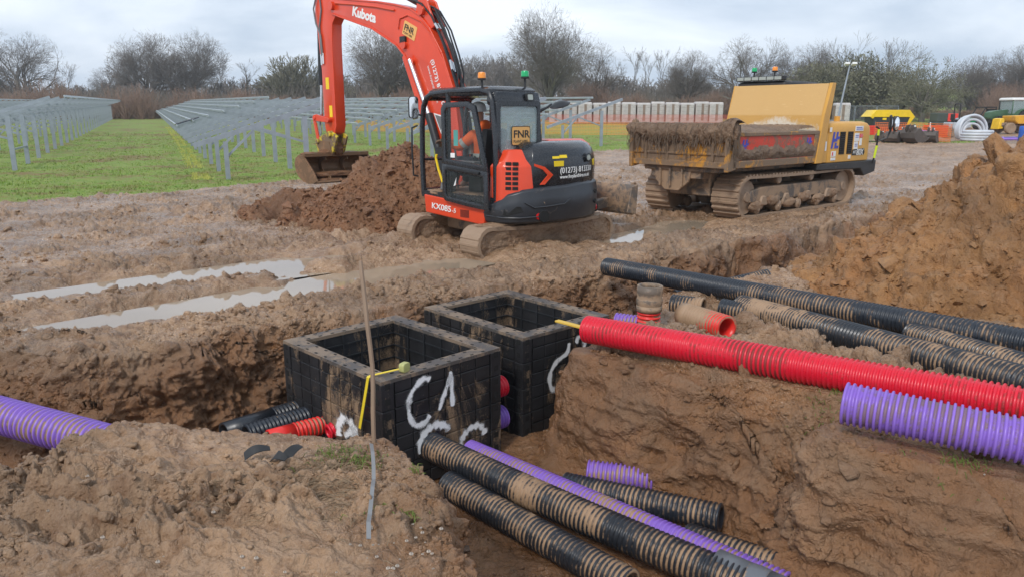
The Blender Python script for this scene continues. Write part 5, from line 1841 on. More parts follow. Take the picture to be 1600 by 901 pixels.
    bp = [(5.16, 4.10), (4.9, 4.02), (4.4, 3.88), (3.76, 3.70), (3.32, 3.50), (2.98, 3.34), (2.74, 3.14), (2.52, 2.82), (2.2, 2.23), (1.89, 1.6), (1.50, 0.86), (1.36, 0.76), (1.16, 0.82), (1.12, 1.0), (1.2, 1.55), (1.34, 2.44), (1.47, 2.72), (1.66, 3.13), (2.0, 3.58), (2.25, 3.80), (2.54, 3.95), (3.0, 4.06), (3.52, 4.16), (4.38, 4.28), (5.14, 4.40), (5.26, 4.28)]
    mb = MB(U); mb.prism(bp, -0.34, -0.06)
    boom = mb.build('boom', M_orange, t, bevel=0.015, seg=2)
    # top and bottom flanges of the boom, standing a little proud
    mb = MB(U)
    for seq in (bp[0:10], bp[14:25]):
        for i in range(len(seq) - 1):
            a, b = seq[i], seq[i + 1]
            mb.bar((a[0], -0.2, a[1]), (b[0], -0.2, b[1]), 0.315, 0.03)
    mb.build('flange', M_orange, boom, bevel=0.004)
    # brackets and pin bosses
    mb = MB(U)
    for (x, z, r_) in ((5.12, 4.24, 0.085), (2.72, 3.33, 0.075), (2.50, 3.02, 0.07), (2.18, 3.88, 0.075)):
        mb.cyl((x, -0.40, z), (x, 0.0, z), r_, n=16)
    mb.build_each('pin', M_orange, boom)
    mb = MB(U)
    for y in (-0.30, -0.10):
        mb.prism([(1.98, 3.55), (2.40, 3.88), (2.36, 4.06), (2.22, 4.12), (2.08, 4.04), (1.86, 3.6)], y - 0.025, y + 0.025)
    mb.build('cylinder_lug', M_orange, boom, bevel=0.01)
    mb = MB(U); mb.cyl((2.22, -0.2, 3.96), (3.75, -0.2, 4.62), 0.072, n=14); cy = mb.build('arm_cylinder', M_hose, boom)
    mb = MB(U); mb.cyl((3.75, -0.2, 4.62), (5.42, -0.2, 4.98), 0.04, n=12); mb.build('rod', M_steel, cy)
    mb = MB(U); mb.cyl((1.46, 0.0, 0.80), (2.0, 0.0, 2.08), 0.075, n=14); mb.box((1.5, 0.02, 1.1), (1.72, 0.1, 1.5)); cy = mb.build('boom_cylinder', M_hose, boom)
    mb = MB(U); mb.cyl((2.0, 0.0, 2.08), (2.52, 0.0, 3.05), 0.043, n=12); mb.build('rod', M_steel, cy)
    mb = MB(U); mb.prism([(2.68, 3.10), (2.60, 3.16), (2.12, 2.22), (2.0, 1.9), (2.10, 1.86), (2.24, 2.2)], 0.03, 0.05); mb.build('rod_guard', M_orange, cy)
    # hoses along the back of the boom
    mb = MB(U)
    back = [(2.5, 4.03), (2.28, 3.93), (2.02, 3.70), (1.72, 3.28), (1.52, 2.86), (1.36, 2.5), (1.22, 1.9), (1.14, 1.3)]
    rnd = random.Random(4)
    for k in range(6):
        y = -0.30 + 0.045 * k
        off = 0.03 + 0.03 * (k % 3)
        pts = [(p[0] - off * (0.8 if p[0] < 2.3 else 0.3), y + rnd.uniform(-0.01, 0.01), p[1] + off * (0.7 if p[1] > 3.3 else 0.2) + rnd.uniform(-0.008, 0.008)) for p in back]
        mb.tube(pts, 0.019, 7)
    for k in range(3):
        y = -0.28 + 0.07 * k
        mb.tube([(2.2, y, 3.98), (1.95, y, 3.86 + 0.03 * k), (1.66, y, 3.52), (1.46, y, 3.1), (1.34, y, 2.78), (1.36, y, 2.5)], 0.017, 7)
    mb.build('hydraulic_hose', M_hose, boom)
    mb = MB(U)
    for k in range(5):
        mb.cyl((1.55 - 0.02 * k, -0.28 + 0.05 * k, 2.92 + 0.02 * k), (1.50 - 0.02 * k, -0.28 + 0.05 * k, 2.76 + 0.02 * k), 0.024, n=8)
        mb.cyl((1.95 - 0.02 * k, -0.28 + 0.05 * k, 3.64), (1.86 - 0.02 * k, -0.28 + 0.05 * k, 3.54), 0.024, n=8)
    mb.build_each('hose_fitting', M_steel, boom)
    mb = MB(U)
    mb.tube([(1.34, -0.045, 2.45), (1.44, -0.045, 2.62), (1.62, -0.045, 3.0), (1.9, -0.045, 3.43), (2.22, -0.045, 3.70), (2.6, -0.045, 3.84), (2.84, -0.045, 3.80), (2.90, -0.045, 3.62)], 0.010, 6)
    mb.tube([(3.0, -0.045, 3.96), (3.6, -0.045, 4.08), (4.4, -0.045, 4.2), (5.0, -0.045, 4.28)], 0.018, 6)
    mb.build('cable', M_orange, boom)
    mb = MB(U); mb.box((2.66, -0.055, 3.36), (2.82, 0.0, 3.48)); mb.build('boom_light', M_hose, boom, bevel=0.01)
    # writing on the boom's left side: +X of the text is -x local
    face = -0.058
    def boom_text(txt, a, b, size, mat, squash=1.0, bold=0.0, off=0.0):
        a = Vector((a[0], face + off, a[1])); b = Vector((b[0], face + off, b[1]))
        d_ = b - a
        M_ = U @ basis(a, d_, (d_.z, 0, -d_.x))
        return lettering(txt, size, mat, boom, M_, 'lettering', 0.003, squash=squash, bold=bold)
    boom_text('Kubota', (4.42, 4.00), (3.42, 3.74), 0.245, M_white, 1.12, 0.010)
    sg = U @ basis((2.80, face, 3.535), (-0.50, 0, -0.22), (0.22 * -1, 0, 0.5))
    mb = MB(sg); mb.prism(rrect(0, 0, 0.40, 0.25, 0.02, 3), -0.004, 0.004, 'z'); s_ = mb.build('boom_sign', M_tan, boom, smooth=False)
    lettering('FNR', 0.155, M_rubber, s_, sg @ Matrix.Translation((0.03, 0.09, 0.005)), 'lettering', 0.002, squash=1.05, bold=0.004)
    lettering('PLANT HIRE', 0.052, M_rubber, s_, sg @ Matrix.Translation((0.03, 0.03, 0.005)), 'lettering', 0.002)
    boom_text('(01273) 813330', (1.98, 3.02), (1.50, 1.72), 0.125, M_white, 1.05, 0.002)
    boom_text('www.fnrplanthire.co.uk', (2.08, 2.92), (1.58, 1.62), 0.075, M_white, 0.98)
    mb = MB(U); mb.prism([(1.93, 2.10), (1.62, 2.04), (1.72, 1.72)], face - 0.004, face + 0.004); mb.build('warning_triangle', M_white, boom, smooth=False)
    mb = MB(U); mb.prism([(1.885, 2.07), (1.66, 2.025), (1.735, 1.79)], face + 0.0035, face + 0.007); mb.build('warning_symbol', M_grey, boom, smooth=False)
    mb = MB(U); mb.prism([(1.70, 1.66), (1.60, 1.69), (1.52, 1.42), (1.62, 1.39)], face - 0.004, face + 0.004); mb.build('sticker', M_yellow, boom, smooth=False)
    # --- arm
    ap = [(5.24, 1.84), (5.30, 1.70), (5.44, 1.62), (5.60, 1.66), (5.68, 1.80), (5.70, 2.1), (5.70, 3.0), (5.78, 3.75), (5.86, 4.05), (5.80, 4.5), (5.55, 5.05), (5.35, 5.05), (5.05, 4.50), (4.98, 4.26), (5.04, 4.06), (5.20, 3.9), (5.24, 3.5)]
    mb = MB(U); mb.prism(ap, -0.32, -0.08)
    arm = mb.build('arm', M_orange, t, bevel=0.015, seg=2)
    mb = MB(U)
    mb.box((5.44, -0.082, 2.60), (5.56, -0.076, 2.84)); mb.box((5.36, -0.082, 2.02), (5.47, -0.076, 2.26))
    mb.build_each('sticker', M_yellow, arm, smooth=False)
    mb = MB(U); mb.cyl((5.84, -0.2, 4.12), (5.93, -0.2, 2.70), 0.07, n=14); cy = mb.build('bucket_cylinder', M_hose, arm)
    mb = MB(U); mb.cyl((5.93, -0.2, 2.70), (6.0, -0.2, 2.02), 0.036, n=10); mb.build('rod', M_steel, cy)
    mb = MB(U)
    mb.tube([(5.70, -0.05, 4.5), (5.84, -0.05, 4.25), (5.78, -0.05, 3.95), (5.62, -0.05, 3.7), (5.58, -0.05, 3.3)], 0.017, 7)
    mb.tube([(5.60, -0.06, 4.5), (5.56, -0.06, 4.2), (5.66, -0.06, 3.9), (5.66, -0.06, 3.6), (5.64, -0.06, 3.28)], 0.017, 7)
    mb.tube([(6.02, -0.18, 2.1), (5.98, -0.14, 1.85), (5.9, -0.1, 1.65)], 0.017, 6)
    mb.build('hydraulic_hose', M_grey, arm)
    mb = MB(U)
    mb.cyl((5.58, -0.06, 3.34), (5.58, -0.06, 3.12), 0.022, n=8); mb.cyl((5.65, -0.06, 3.32), (5.65, -0.06, 3.10), 0.022, n=8)
    mb.build_each('hose_fitting', M_steel, arm)
    mb = MB(U)
    for y in (-0.34, -0.06):
        mb.prism([(5.40, 1.98), (5.44, 1.90), (6.06, 1.94), (6.10, 2.06), (5.98, 2.08)], y - 0.02, y + 0.02)
        mb.prism([(6.06, 2.06), (6.12, 1.98), (6.0, 1.50), (5.90, 1.52)], y - 0.018, y + 0.018)
    mb.cyl((5.44, -0.42, 1.96), (5.44, 0.02, 1.96), 0.06, n=12); mb.cyl((6.05, -0.38, 2.0), (6.05, -0.02, 2.0), 0.05, n=12)
    mb.build('bucket_link', M_orange_low, arm, bevel=0.006)
    mb = MB(U)
    for y in (-0.32, -0.08):
        mb.prism([(5.20, 1.62), (5.42, 1.74), (5.62, 1.68), (6.0, 1.58), (6.08, 1.44), (5.98, 1.22), (5.62, 1.20), (5.36, 1.28)], y - 0.03, y + 0.03)
    mb.box((5.4, -0.3, 1.28), (5.9, -0.1, 1.46))
    mb.cyl((5.45, -0.40, 1.66), (5.45, 0.0, 1.66), 0.07, n=12); mb.cyl((5.95, -0.40, 1.5), (5.95, 0.0, 1.5), 0.06, n=12)
    mb.build('quick_hitch', paint('muddy_yellow_hitch', (0.62, 0.47, 0.02), 0.5, mud=0.74, mscale=6, mud_shade_col=(0.17, 0.11, 0.065)), arm, bevel=0.012)
    # bucket
    outer = [(4.98, 0.715), (5.12, 0.665), (5.30, 0.645), (5.52, 0.68), (5.70, 0.77), (5.81, 0.90), (5.85, 1.05), (5.79, 1.17), (5.66, 1.235), (5.50, 1.235)]
    inner = [(5.0, 0.725), (5.13, 0.70), (5.30, 0.685), (5.50, 0.72), (5.66, 0.80), (5.76, 0.91), (5.80, 1.04), (5.75, 1.13), (5.64, 1.19), (5.50, 1.195)]
    yb0, yb1 = -1.0, 0.6
    mb = MB(U)
    for i in range(len(outer) - 1):
        a, b, c, d_ = outer[i], outer[i + 1], inner[i + 1], inner[i]
        mb.prism([a, b, c, d_], yb0 + 0.02, yb1 - 0.02)
    side = outer + [(5.32, 1.08), (5.12, 0.90)]
    for y in (yb0, yb1):
        mb.prism(side, y - 0.02, y + 0.02)
    mb.bar((5.48, yb0, 1.235), (5.48, yb1, 1.235), 0.09, 0.07)
    mb.prism([(4.93, 0.70), (5.12, 0.655), (5.13, 0.69), (4.95, 0.715)], yb0 - 0.0, yb1 + 0.0)
    for y in (-0.34, -0.06):
        mb.prism([(5.40, 1.24), (5.86, 1.14), (5.98, 1.45), (5.85, 1.52), (5.5, 1.5)], y - 0.02, y + 0.02)
    for y in (-0.47, 0.07):
        q = [(p[0] - 0.02, p[1]) for p in inner]
        for i in range(2, len(inner) - 1):
            a, b = inner[i], inner[i + 1]
            cx_, cz_ = 5.40, 0.98
            ai = (lerp(a[0], cx_, 0.34), lerp(a[1], cz_, 0.34)); bi = (lerp(b[0], cx_, 0.34), lerp(b[1], cz_, 0.34))
            mb.prism([a, b, bi, ai], y - 0.012, y + 0.012)
    mb.build('bucket', M_bucket, arm, smooth=False)
    for k, (x, y, z, a, b, c) in enumerate([(5.55, -0.2, 0.80, 0.16, 0.7, 0.07), (5.6, -0.15, 1.27, 0.13, 0.35, 0.07), (5.45, -0.22, 1.35, 0.12, 0.14, 0.14), (5.35, 0.1, 0.70, 0.2, 0.35, 0.04), (5.7, 0.35, 1.25, 0.1, 0.2, 0.04), (5.75, -0.7, 1.24, 0.1, 0.25, 0.04)]):
        lump_mesh('mud_clump', U, x, y, z, a, b, c, 60 + k, M_spoil2, arm, 16)
    # deck clutter: mud on the cab step
    lump_mesh('mud_clump', U, 0.62, 0.98, 0.83, 0.22, 0.07, 0.05, 77, M_mud, t, 14)
    return t


def skin_body(name, joints, edges, mat, parent, root=0, sub=2):
    me = bpy.data.meshes.new(name)
    me.from_pydata([j[0] for j in joints], edges, [])
    o = bpy.data.objects.new(name, me)
    COL.objects.link(o)
    sk = o.modifiers.new('skin', 'SKIN')
    for i, j in enumerate(joints):
        r_ = j[1] if isinstance(j[1], tuple) else (j[1], j[1])
        me.skin_vertices[0].data[i].radius = r_
        me.skin_vertices[0].data[i].use_root = (i == root)
    s = o.modifiers.new('sub', 'SUBSURF'); s.levels = s.render_levels = sub
    dg = bpy.context.evaluated_depsgraph_get()
    m2 = bpy.data.meshes.new_from_object(o.evaluated_get(dg))
    bpy.data.objects.remove(o)
    m2.materials.clear(); m2.materials.append(mat)
    m2.polygons.foreach_set('use_smooth', [True] * len(m2.polygons))
    o = bpy.data.objects.new(name, m2)
    COL.objects.link(o)
    if parent: o.parent = parent
    return o


def build_operator():
    C = Vector((-0.1, 12.5, -0.06))
    U = Matrix.Translation(C) @ Matrix.Rotation(R(135), 4, 'Z')
    Y = 0.53
    def J(x, y, z, r): return (tuple(U @ Vector((x + 0.16, y, z)) - P0), r)
    P0 = U @ Vector((-0.12, Y, 1.24))
    t = thing('person', 'seated person in an orange hi-vis coat and white helmet, one gloved hand reaching forward', 'person', tuple(P0))
    # skin: head, neck, hands, in one body with trunk and legs
    body = [J(-0.20, Y, 1.32, (0.15, 0.13)), J(-0.20, Y, 1.52, (0.14, 0.12)), J(-0.17, Y, 1.74, (0.15, 0.11)), J(-0.13, Y, 1.88, 0.058), J(-0.11, Y, 1.96, 0.06), J(-0.085, Y, 2.04, (0.088, 0.078)), J(-0.08, Y, 2.13, (0.088, 0.08)),
            J(-0.15, Y + 0.19, 1.75, 0.075), J(0.05, Y + 0.30, 1.56, 0.058), J(0.34, Y + 0.34, 1.66, 0.045), J(0.42, Y + 0.34, 1.66, 0.036),
            J(-0.15, Y - 0.19, 1.75, 0.075), J(-0.02, Y - 0.27, 1.50, 0.058), J(0.22, Y - 0.30, 1.50, 0.044), J(0.30, Y - 0.30, 1.52, 0.036),
            J(-0.12, Y + 0.1, 1.30, 0.10), J(0.30, Y + 0.13, 1.33, 0.085), J(0.40, Y + 0.13, 0.96, 0.06), J(0.52, Y + 0.13, 0.91, 0.045),
            J(-0.12, Y - 0.1, 1.30, 0.10), J(0.30, Y - 0.13, 1.33, 0.085), J(0.40, Y - 0.13, 0.96, 0.06), J(0.52, Y - 0.13, 0.91, 0.045)]
    E = [(0, 1), (1, 2), (2, 3), (3, 4), (4, 5), (5, 6), (2, 7), (7, 8), (8, 9), (9, 10), (2, 11), (11, 12), (12, 13), (13, 14), (0, 15), (15, 16), (16, 17), (17, 18), (0, 19), (19, 20), (20, 21), (21, 22)]
    b = skin_body('body', body, E, M_skin, t)
    # coat over trunk and arms
    g = 1.13
    coat_i = [0, 1, 2, 7, 8, 9, 11, 12, 13]
    rr = {0: (0.185, 0.155), 1: (0.18, 0.15), 2: (0.185, 0.135), 7: 0.10, 8: 0.082, 9: 0.068, 11: 0.10, 12: 0.082, 13: 0.066}
    mp_ = {v: k for k, v in enumerate(coat_i)}
    cj = [(body[i][0], rr[i]) for i in coat_i]
    cj[mp_[0]] = (tuple(Vector(body[0][0]) + Vector((0, 0, -0.06))), rr[0])
    ce = [(mp_[a], mp_[b_]) for a, b_ in E if a in mp_ and b_ in mp_]
    skin_body('coat', cj, ce, M_hivis, t)
    li = [15, 16, 17, 0, 19, 20, 21]
    mp2 = {v: k for k, v in enumerate(li)}
    lr = {0: (0.165, 0.14), 15: 0.115, 16: 0.098, 17: 0.075, 19: 0.115, 20: 0.098, 21: 0.075}
    skin_body('trousers', [(body[i][0], lr[i]) for i in li], [(mp2[a], mp2[b_]) for a, b_ in E if a in mp2 and b_ in mp2], M_cloth, t, root=3)
    # hood fallen round the neck
    skin_body('hood', [J(-0.24, Y, 1.86, (0.10, 0.07)), J(-0.19, Y + 0.09, 1.84, 0.06), J(-0.19, Y - 0.09, 1.84, 0.06), J(-0.23, Y, 2.0, (0.085, 0.06))], [(0, 1), (0, 2), (0, 3)], M_hivis, t)
    # reflective bands
    for pts, rad in (([(-0.20, 1.42)], 0.2),):
        mb = MB()
        for z, (a, c) in ((1.44, (0.19, 0.165)),):
            ring = []
            for dz in (-0.03, 0.03):
                ring.append([Vector(J(-0.20 + c * math.cos(k * PI / 12), Y + a * math.sin(k * PI / 12), z + dz, 0)[0]) for k in range(24)])
            mb.loft(ring, caps=False)
        for s in (-1, 1):
            mb.bar(J(-0.06, Y + s * 0.10, 1.46, 0)[0], J(-0.06, Y + s * 0.11, 1.80, 0)[0], 0.05, 0.16)
        # band round the near upper arm
        a_, b_ = Vector(body[7][0]), Vector(body[8][0])
        d = (b_ - a_).normalized()
        mb.tube([a_.lerp(b_, 0.55), a_.lerp(b_, 0.78)], 0.093, 14, caps=False)
        mb.build('reflective_band', M_reflect, t)
    # gloves: palm and five fingers, loosely curled
    for (w_, e_, s) in ((10, 9, 1), (14, 13, -1)):
        wpt = Vector(body[w_][0]); d = (wpt - Vector(body[e_][0])).normalized()
        down = Vector((0, 0, -1))
        side = d.cross(down).normalized() * s
        gj = [(tuple(wpt - d * 0.03), (0.045, 0.03)), (tuple(wpt + d * 0.05), (0.046, 0.022))]
        ge = [(0, 1)]
        for k, ln in enumerate((0.075, 0.085, 0.08, 0.062)):
            o_ = wpt + d * 0.075 + side * (0.036 - 0.024 * k)
            i0 = len(gj)
            gj += [(tuple(o_), 0.012), (tuple(o_ + d * ln * 0.5 + down * 0.015), 0.0105), (tuple(o_ + d * ln * 0.75 + down * 0.055), 0.009)]
            ge += [(1, i0), (i0, i0 + 1), (i0 + 1, i0 + 2)]
        i0 = len(gj)
        o_ = wpt + d * 0.02 + side * 0.05
        gj += [(tuple(o_), 0.014), (tuple(o_ + d * 0.04 + side * 0.02 + down * 0.02), 0.012), (tuple(o_ + d * 0.07 + side * 0.015 + down * 0.04), 0.01)]
        ge += [(0, i0), (i0, i0 + 1), (i0 + 1, i0 + 2)]
        skin_body('glove', gj, ge, M_glove, t)
    # face
    hc = Vector(J(-0.08, Y, 2.09, 0)[0])
    fwd = (U.to_3x3() @ Vector((1, 0, 0))).normalized(); lft = (U.to_3x3() @ Vector((0, 1, 0))).normalized(); upv = Vector((0, 0, 1))
    mb = MB()
    mb.loft([[hc + fwd * 0.085 + upv * 0.01 + lft * a for a in (-0.008, 0.008)] + [hc + fwd * 0.083 + upv * 0.008], [hc + fwd * 0.108 - upv * 0.035 + lft * a for a in (-0.014, 0.014)] + [hc + fwd * 0.08 - upv * 0.042]])
    mb.build('nose', M_skin, t)
    mb = MB()
    for s in (-1, 1):
        e = hc + fwd * 0.083 + lft * (0.03 * s) + upv * 0.012
        mb.tube([e - lft * 0.012, e + lft * 0.012], 0.007, 6)
    mb.build('eye', M_hose, t)
    mb = MB(); mb.tube([hc + fwd * 0.086 - upv * 0.062 - lft * 0.022, hc + fwd * 0.090 - upv * 0.06, hc + fwd * 0.086 - upv * 0.062 + lft * 0.022], 0.006, 6); mb.build('mouth', paint('lips', (0.4, 0.16, 0.13), 0.5), t)
    mb = MB()
    for s in (-1, 1):
        e = hc + lft * (0.083 * s) - upv * 0.01
        mb.tube([e - upv * 0.03, e + fwd * -0.01 + lft * 0.008 * s, e + upv * 0.03], [0.008, 0.013, 0.01], 8)
    mb.build('ear', M_skin, t)
    # helmet
    mb = MB(Matrix.Translation(hc + upv * 0.035) @ Matrix.Rotation(R(135), 4, 'Z') @ Matrix.Diagonal((1.12, 0.95, 1, 1)))
    mb.lathe([(0.135, -0.012), (0.128, 0.0), (0.122, 0.02), (0.118, 0.06), (0.10, 0.105), (0.065, 0.135), (0.02, 0.148)], None, 24)
    mb.prism([(0.11, -0.07), (0.175, -0.05), (0.19, 0.0), (0.175, 0.05), (0.11, 0.07)], -0.012, -0.002, 'z')
    mb.build('helmet', M_helmet, t)
    return t
# ---------------------------------------------------------------- tracked dumper
def build_dumper():
    D = (4.18, 14.3)
    t = thing('tracked_dumper', 'ochre yellow tracked dumper with a mud filled skip and tall leaning headboard', 'dumper', (D[0], D[1], -0.02), R(40))
    I = Matrix.Identity(4)
    for (y0, y1) in ((0.06, 0.68), (1.77, 2.39)):
        track(t, I, y0, y1, 0.78, 4.72, 0.42, 0.42, M_track, pitch=0.12, lug=0.035, nroll=5, sag=0.02, rr=0.12)
    mb = MB()
    for k in range(4):
        x = 1.35 + k * 0.88
        mb.prism([(x - 0.16, 0.22), (x + 0.16, 0.22), (x + 0.07, 0.42), (x - 0.07, 0.42)], 0.09, 0.2)
    for x in (1.9, 3.2):
        mb.cyl((x, 0.10, 0.72), (x, 0.6, 0.72), 0.09, n=14)
    mb.build('roller_bracket', M_track, t, bevel=0.02)
    for k in range(6):
        lump_mesh('mud_clump', I, 1.1 + 0.62 * k, 0.12, 0.30 if k % 2 else 0.22, 0.26, 0.05, 0.10, 200 + k, M_mud, t, 13)
    mb = MB()
    mb.box((0.35, 0.72, 0.42), (4.9, 1.73, 0.90)); mb.box((0.0, 0.3, 0.92), (3.4, 2.15, 1.03))
    mb.build('chassis', M_mudmetal, t, bevel=0.02)
    mb = MB()
    mb.prism([(3.2, 0.84), (5.25, 0.80), (5.45, 0.62), (6.0, 0.70), (6.02, 0.98), (3.2, 0.98)], 0.02, 2.40)
    mb.build('front_frame', M_frame_black, t, bevel=0.02)
    # rear cross member with its tow jaw plate
    mb = MB()
    mb.box((0.05, 0.75, 0.78), (0.35, 2.0, 0.99))
    mb.prism([(0.95, 0.98), (1.9, 0.98), (1.85, 0.72), (1.6, 0.52), (1.25, 0.52), (1.0, 0.72)], 0.02, 0.07, 'x')
    for y in (1.15, 1.45, 1.7): mb.box((-0.04, y - 0.02, 0.60), (0.03, y + 0.02, 0.97))
    mb.build('tow_plate', M_mudmetal, t, bevel=0.012)
    # skip: floor, near and far sides, tail, headboard
    mb = MB()
    mb.box((0.0, 0.05, 1.02), (3.2, 2.40, 1.08))
    # near side wall: frame round a recessed panel
    for (y0, y1) in ((0.0, 0.07), (2.38, 2.45)):
        mb.box((0.02, y0, 1.02), (3.2, y1, 1.16))
        mb.box((0.02, y0, 1.62), (3.2, y1, 1.70))
        mb.box((3.0, y0, 1.16), (3.2, y1, 1.62)); mb.box((0.02, y0, 1.16), (0.22, y1, 1.62))
    skip = mb.build('skip', M_dump_low, t, bevel=0.012)
    mb = MB()
    mb.box((0.22, 0.025, 1.16), (3.0, 0.055, 1.62)); mb.box((0.22, 2.395, 1.16), (3.0, 2.425, 1.62))
    sp = mb.build('side_panel', M_red, skip, smooth=False)
    # two small marks at the ends of the panel
    def mark(x0, z0, h, par):
        mb = MB()
        w_ = h * 0.16; s = 0.22 * h
        def bar(x, z, xx, zz):
            # bars lean forward like the lettering
            mb.add([(x + z * 0.2, -0.003 + yoff, z0 + z), (xx + z * 0.2, -0.003 + yoff, z0 + z), (xx + zz * 0.2, -0.003 + yoff, z0 + zz), (x + zz * 0.2, -0.003 + yoff, z0 + zz),
                    (x + z * 0.2, 0.004 + yoff, z0 + z), (xx + z * 0.2, 0.004 + yoff, z0 + z), (xx + zz * 0.2, 0.004 + yoff, z0 + zz), (x + zz * 0.2, 0.004 + yoff, z0 + zz)],
                   [(0, 1, 2, 3), (7, 6, 5, 4), (0, 4, 5, 1), (1, 5, 6, 2), (2, 6, 7, 3), (3, 7, 4, 0)])
        bar(x0, 0.0, x0 + h * 0.2, h); bar(x0 + h * 0.42, h * 0.42, x0 + h * 0.62, h); bar(x0 + h * 0.2, h * 0.40, x0 + h * 0.42, h * 0.60)
        bar(x0 + h * 0.42, 0.0, x0 + h * 0.62, h * 0.34); bar(x0 + h * 0.62, h * 0.55, x0 + h * 0.86, h * 0.72); bar(x0 + h * 0.62, 0.0, x0 + h * 0.9, h * 0.16)
        return mb
    yoff = 0.023
    mark(0.30, 1.32, 0.24, sp).build('emblem', M_blue_logo, sp, smooth=False)
    mark(2.68, 1.32, 0.24, sp).build('emblem', M_blue_logo, sp, smooth=False)
    # tail board and corner posts
    mb = MB()
    mb.box((-0.06, 0.08, 1.02), (0.02, 2.37, 1.70))
    mb.box((-0.10, 0.06, 1.02), (0.0, 2.39, 1.14)); mb.box((-0.09, 0.06, 1.26), (-0.05, 2.39, 1.31))
    for y in (0.0, 2.37):
        mb.prism([(-0.14, 0.96), (0.12, 1.0), (0.16, 1.80), (-0.02, 1.86), (-0.16, 1.74)], y, y + 0.09)
    for y in (0.4, 0.95, 1.5, 2.05): mb.box((-0.10, y - 0.03, 1.14), (-0.055, y + 0.03, 1.62))
    mb.build('tail_board', M_dump_low, skip, bevel=0.01)
    # load of slurry heaped in the skip and hanging over the tail
    nx, ny = 150, 110
    xs = np.linspace(0.0, 3.12, nx); ys = np.linspace(0.06, 2.38, ny)
    X, Y = np.meshgrid(xs, ys); X = X.ravel(); Y = Y.ravel()
    Z = 1.70 + 0.10 * sstep(1.2, 3.0, X) * sstep(2.2, 0.8, Y) + 0.14 * np.exp(-((X - 1.2) / 1.0) ** 2 - ((Y - 1.3) / 0.9) ** 2) + 0.05 * fbm(X * 1.5, Y * 1.5, None, 3, seed=301) + 0.05 * sstep(0.5, 0, X)
    c1, h1 = clods(X * 9, Y * 9, 31)
    Z = Z + 0.022 * c1 + 0.015 * fbm(X * 14, Y * 14, None, 3, seed=305) - 0.06 * sstep(0.25, 0.0, Y)
    o = mesh_np('mud_load', np.stack([X, Y, Z], 1), grid_faces(ny, nx), {'clay': np.full(X.shape, 0.15), 'wet': np.full(X.shape, 0.0), 'lift': np.full(X.shape, -0.5)}, M_mud)
    o.parent = t
    # mud and roots draped over the tail board and corners
    na, nb = 220, 46
    A = np.linspace(-0.12, 2.5, na); B = np.linspace(0, 1, nb)
    AA, BB = np.meshgrid(A, B); AA = AA.ravel(); BB = BB.ravel()
    hang = 0.40 + 0.20 * vnoise(AA * 2.0, AA * 0, seed=311) + 0.16 * vnoise(AA * 9, AA * 0, seed=312) - 0.12 * sstep(1.7, 2.4, AA)
    Zb = np.where(BB < 0.35, 1.78 + 0.10 * np.sin(BB / 0.35 * PI / 2), 1.88 - (BB - 0.35) / 0.65 * hang)
    Zb = Zb + 0.10 * np.exp(-((AA - 0.02) / 0.16) ** 2) * (BB < 0.7)
    Xb = np.where(BB < 0.35, 0.28 - BB / 0.35 * 0.36, -0.08 - 0.10 * np.sin(np.clip((BB - 0.35) / 0.65, 0, 1) * PI) - 0.035)
    lum = fbm(AA * 5, BB * 3.5, None, 4, seed=315, gain=0.62)
    st = vnoise(AA * 34, BB * 3, seed=316)
    Xb = Xb - 0.055 * lum - 0.022 * st
    Zb = Zb + 0.03 * lum
    o = mesh_np('draped_mud', np.stack([Xb, AA, Zb], 1), grid_faces(nb, na), {'clay': np.full(AA.shape, 0.3), 'wet': np.full(AA.shape, -0.1), 'lift': np.full(AA.shape, -0.75)}, M_mud)
    o.parent = t
    mb = MB(); rnd = random.Random(8)
    for k in range(150):
        y = rnd.uniform(-0.08, 2.45); z0 = rnd.uniform(1.45, 1.86); l = rnd.uniform(0.1, 0.42)
        x = -0.17 - rnd.uniform(0, 0.06)
        mb.tube([(x + 0.05, y, z0), (x - 0.02, y + rnd.uniform(-.02, .02), z0 - l * 0.4), (x - rnd.uniform(0, .02), y + rnd.uniform(-.04, .04), z0 - l)], [0.008, 0.007, 0.003], 4)
    for k in range(40):
        xx = rnd.uniform(-0.12, 0.15); z0 = rnd.uniform(1.5, 1.85); l = rnd.uniform(0.1, 0.5)
        mb.tube([(xx, -0.02, z0), (xx, -0.045, z0 - l * 0.4), (xx + rnd.uniform(-.03, .03), -0.03, z0 - l)], [0.01, 0.008, 0.003], 4)
    mb.build('hanging_root', paint('muddy_roots', (0.13, 0.09, 0.06), 0.8), t, recalc=False)
    lump_mesh('mud_clump', I, -0.02, 0.02, 1.72, 0.16, 0.09, 0.22, 221, M_mud, t, 16)
    lump_mesh('mud_clump', I, -0.02, 2.42, 1.74, 0.12, 0.08, 0.2, 222, M_mud, t, 16)
    nx2, nz2 = 160, 30
    AA, BB = np.meshgrid(np.linspace(0.1, 3.0, nx2), np.linspace(0, 1, nz2)); AA = AA.ravel(); BB = BB.ravel()
    top = 0.27 + 0.15 * vnoise(AA * 2.4, AA * 0, seed=321) + 0.07 * vnoise(AA * 8, AA * 0, seed=322)
    Zc = 1.17 + BB * top; Yc = 0.02 - 0.05 * np.sin(BB * PI) * (1 + 0.5 * fbm(AA * 6, BB * 3, None, 3, seed=323)) + 0.02 * BB
    o = mesh_np('side_mud', np.stack([AA, Yc, Zc], 1), grid_faces(nz2, nx2), {'clay': np.full(AA.shape, 0.2), 'wet': np.full(AA.shape, -0.1), 'lift': np.full(AA.shape, -0.65)}, M_mud)
    o.parent = t
    # headboard: two flat fields meeting at a crease, flanged edges
    hb = [(3.10, 1.04), (3.24, 1.04), (3.47, 2.02), (3.62, 2.69), (3.50, 2.70), (3.27, 2.03)]
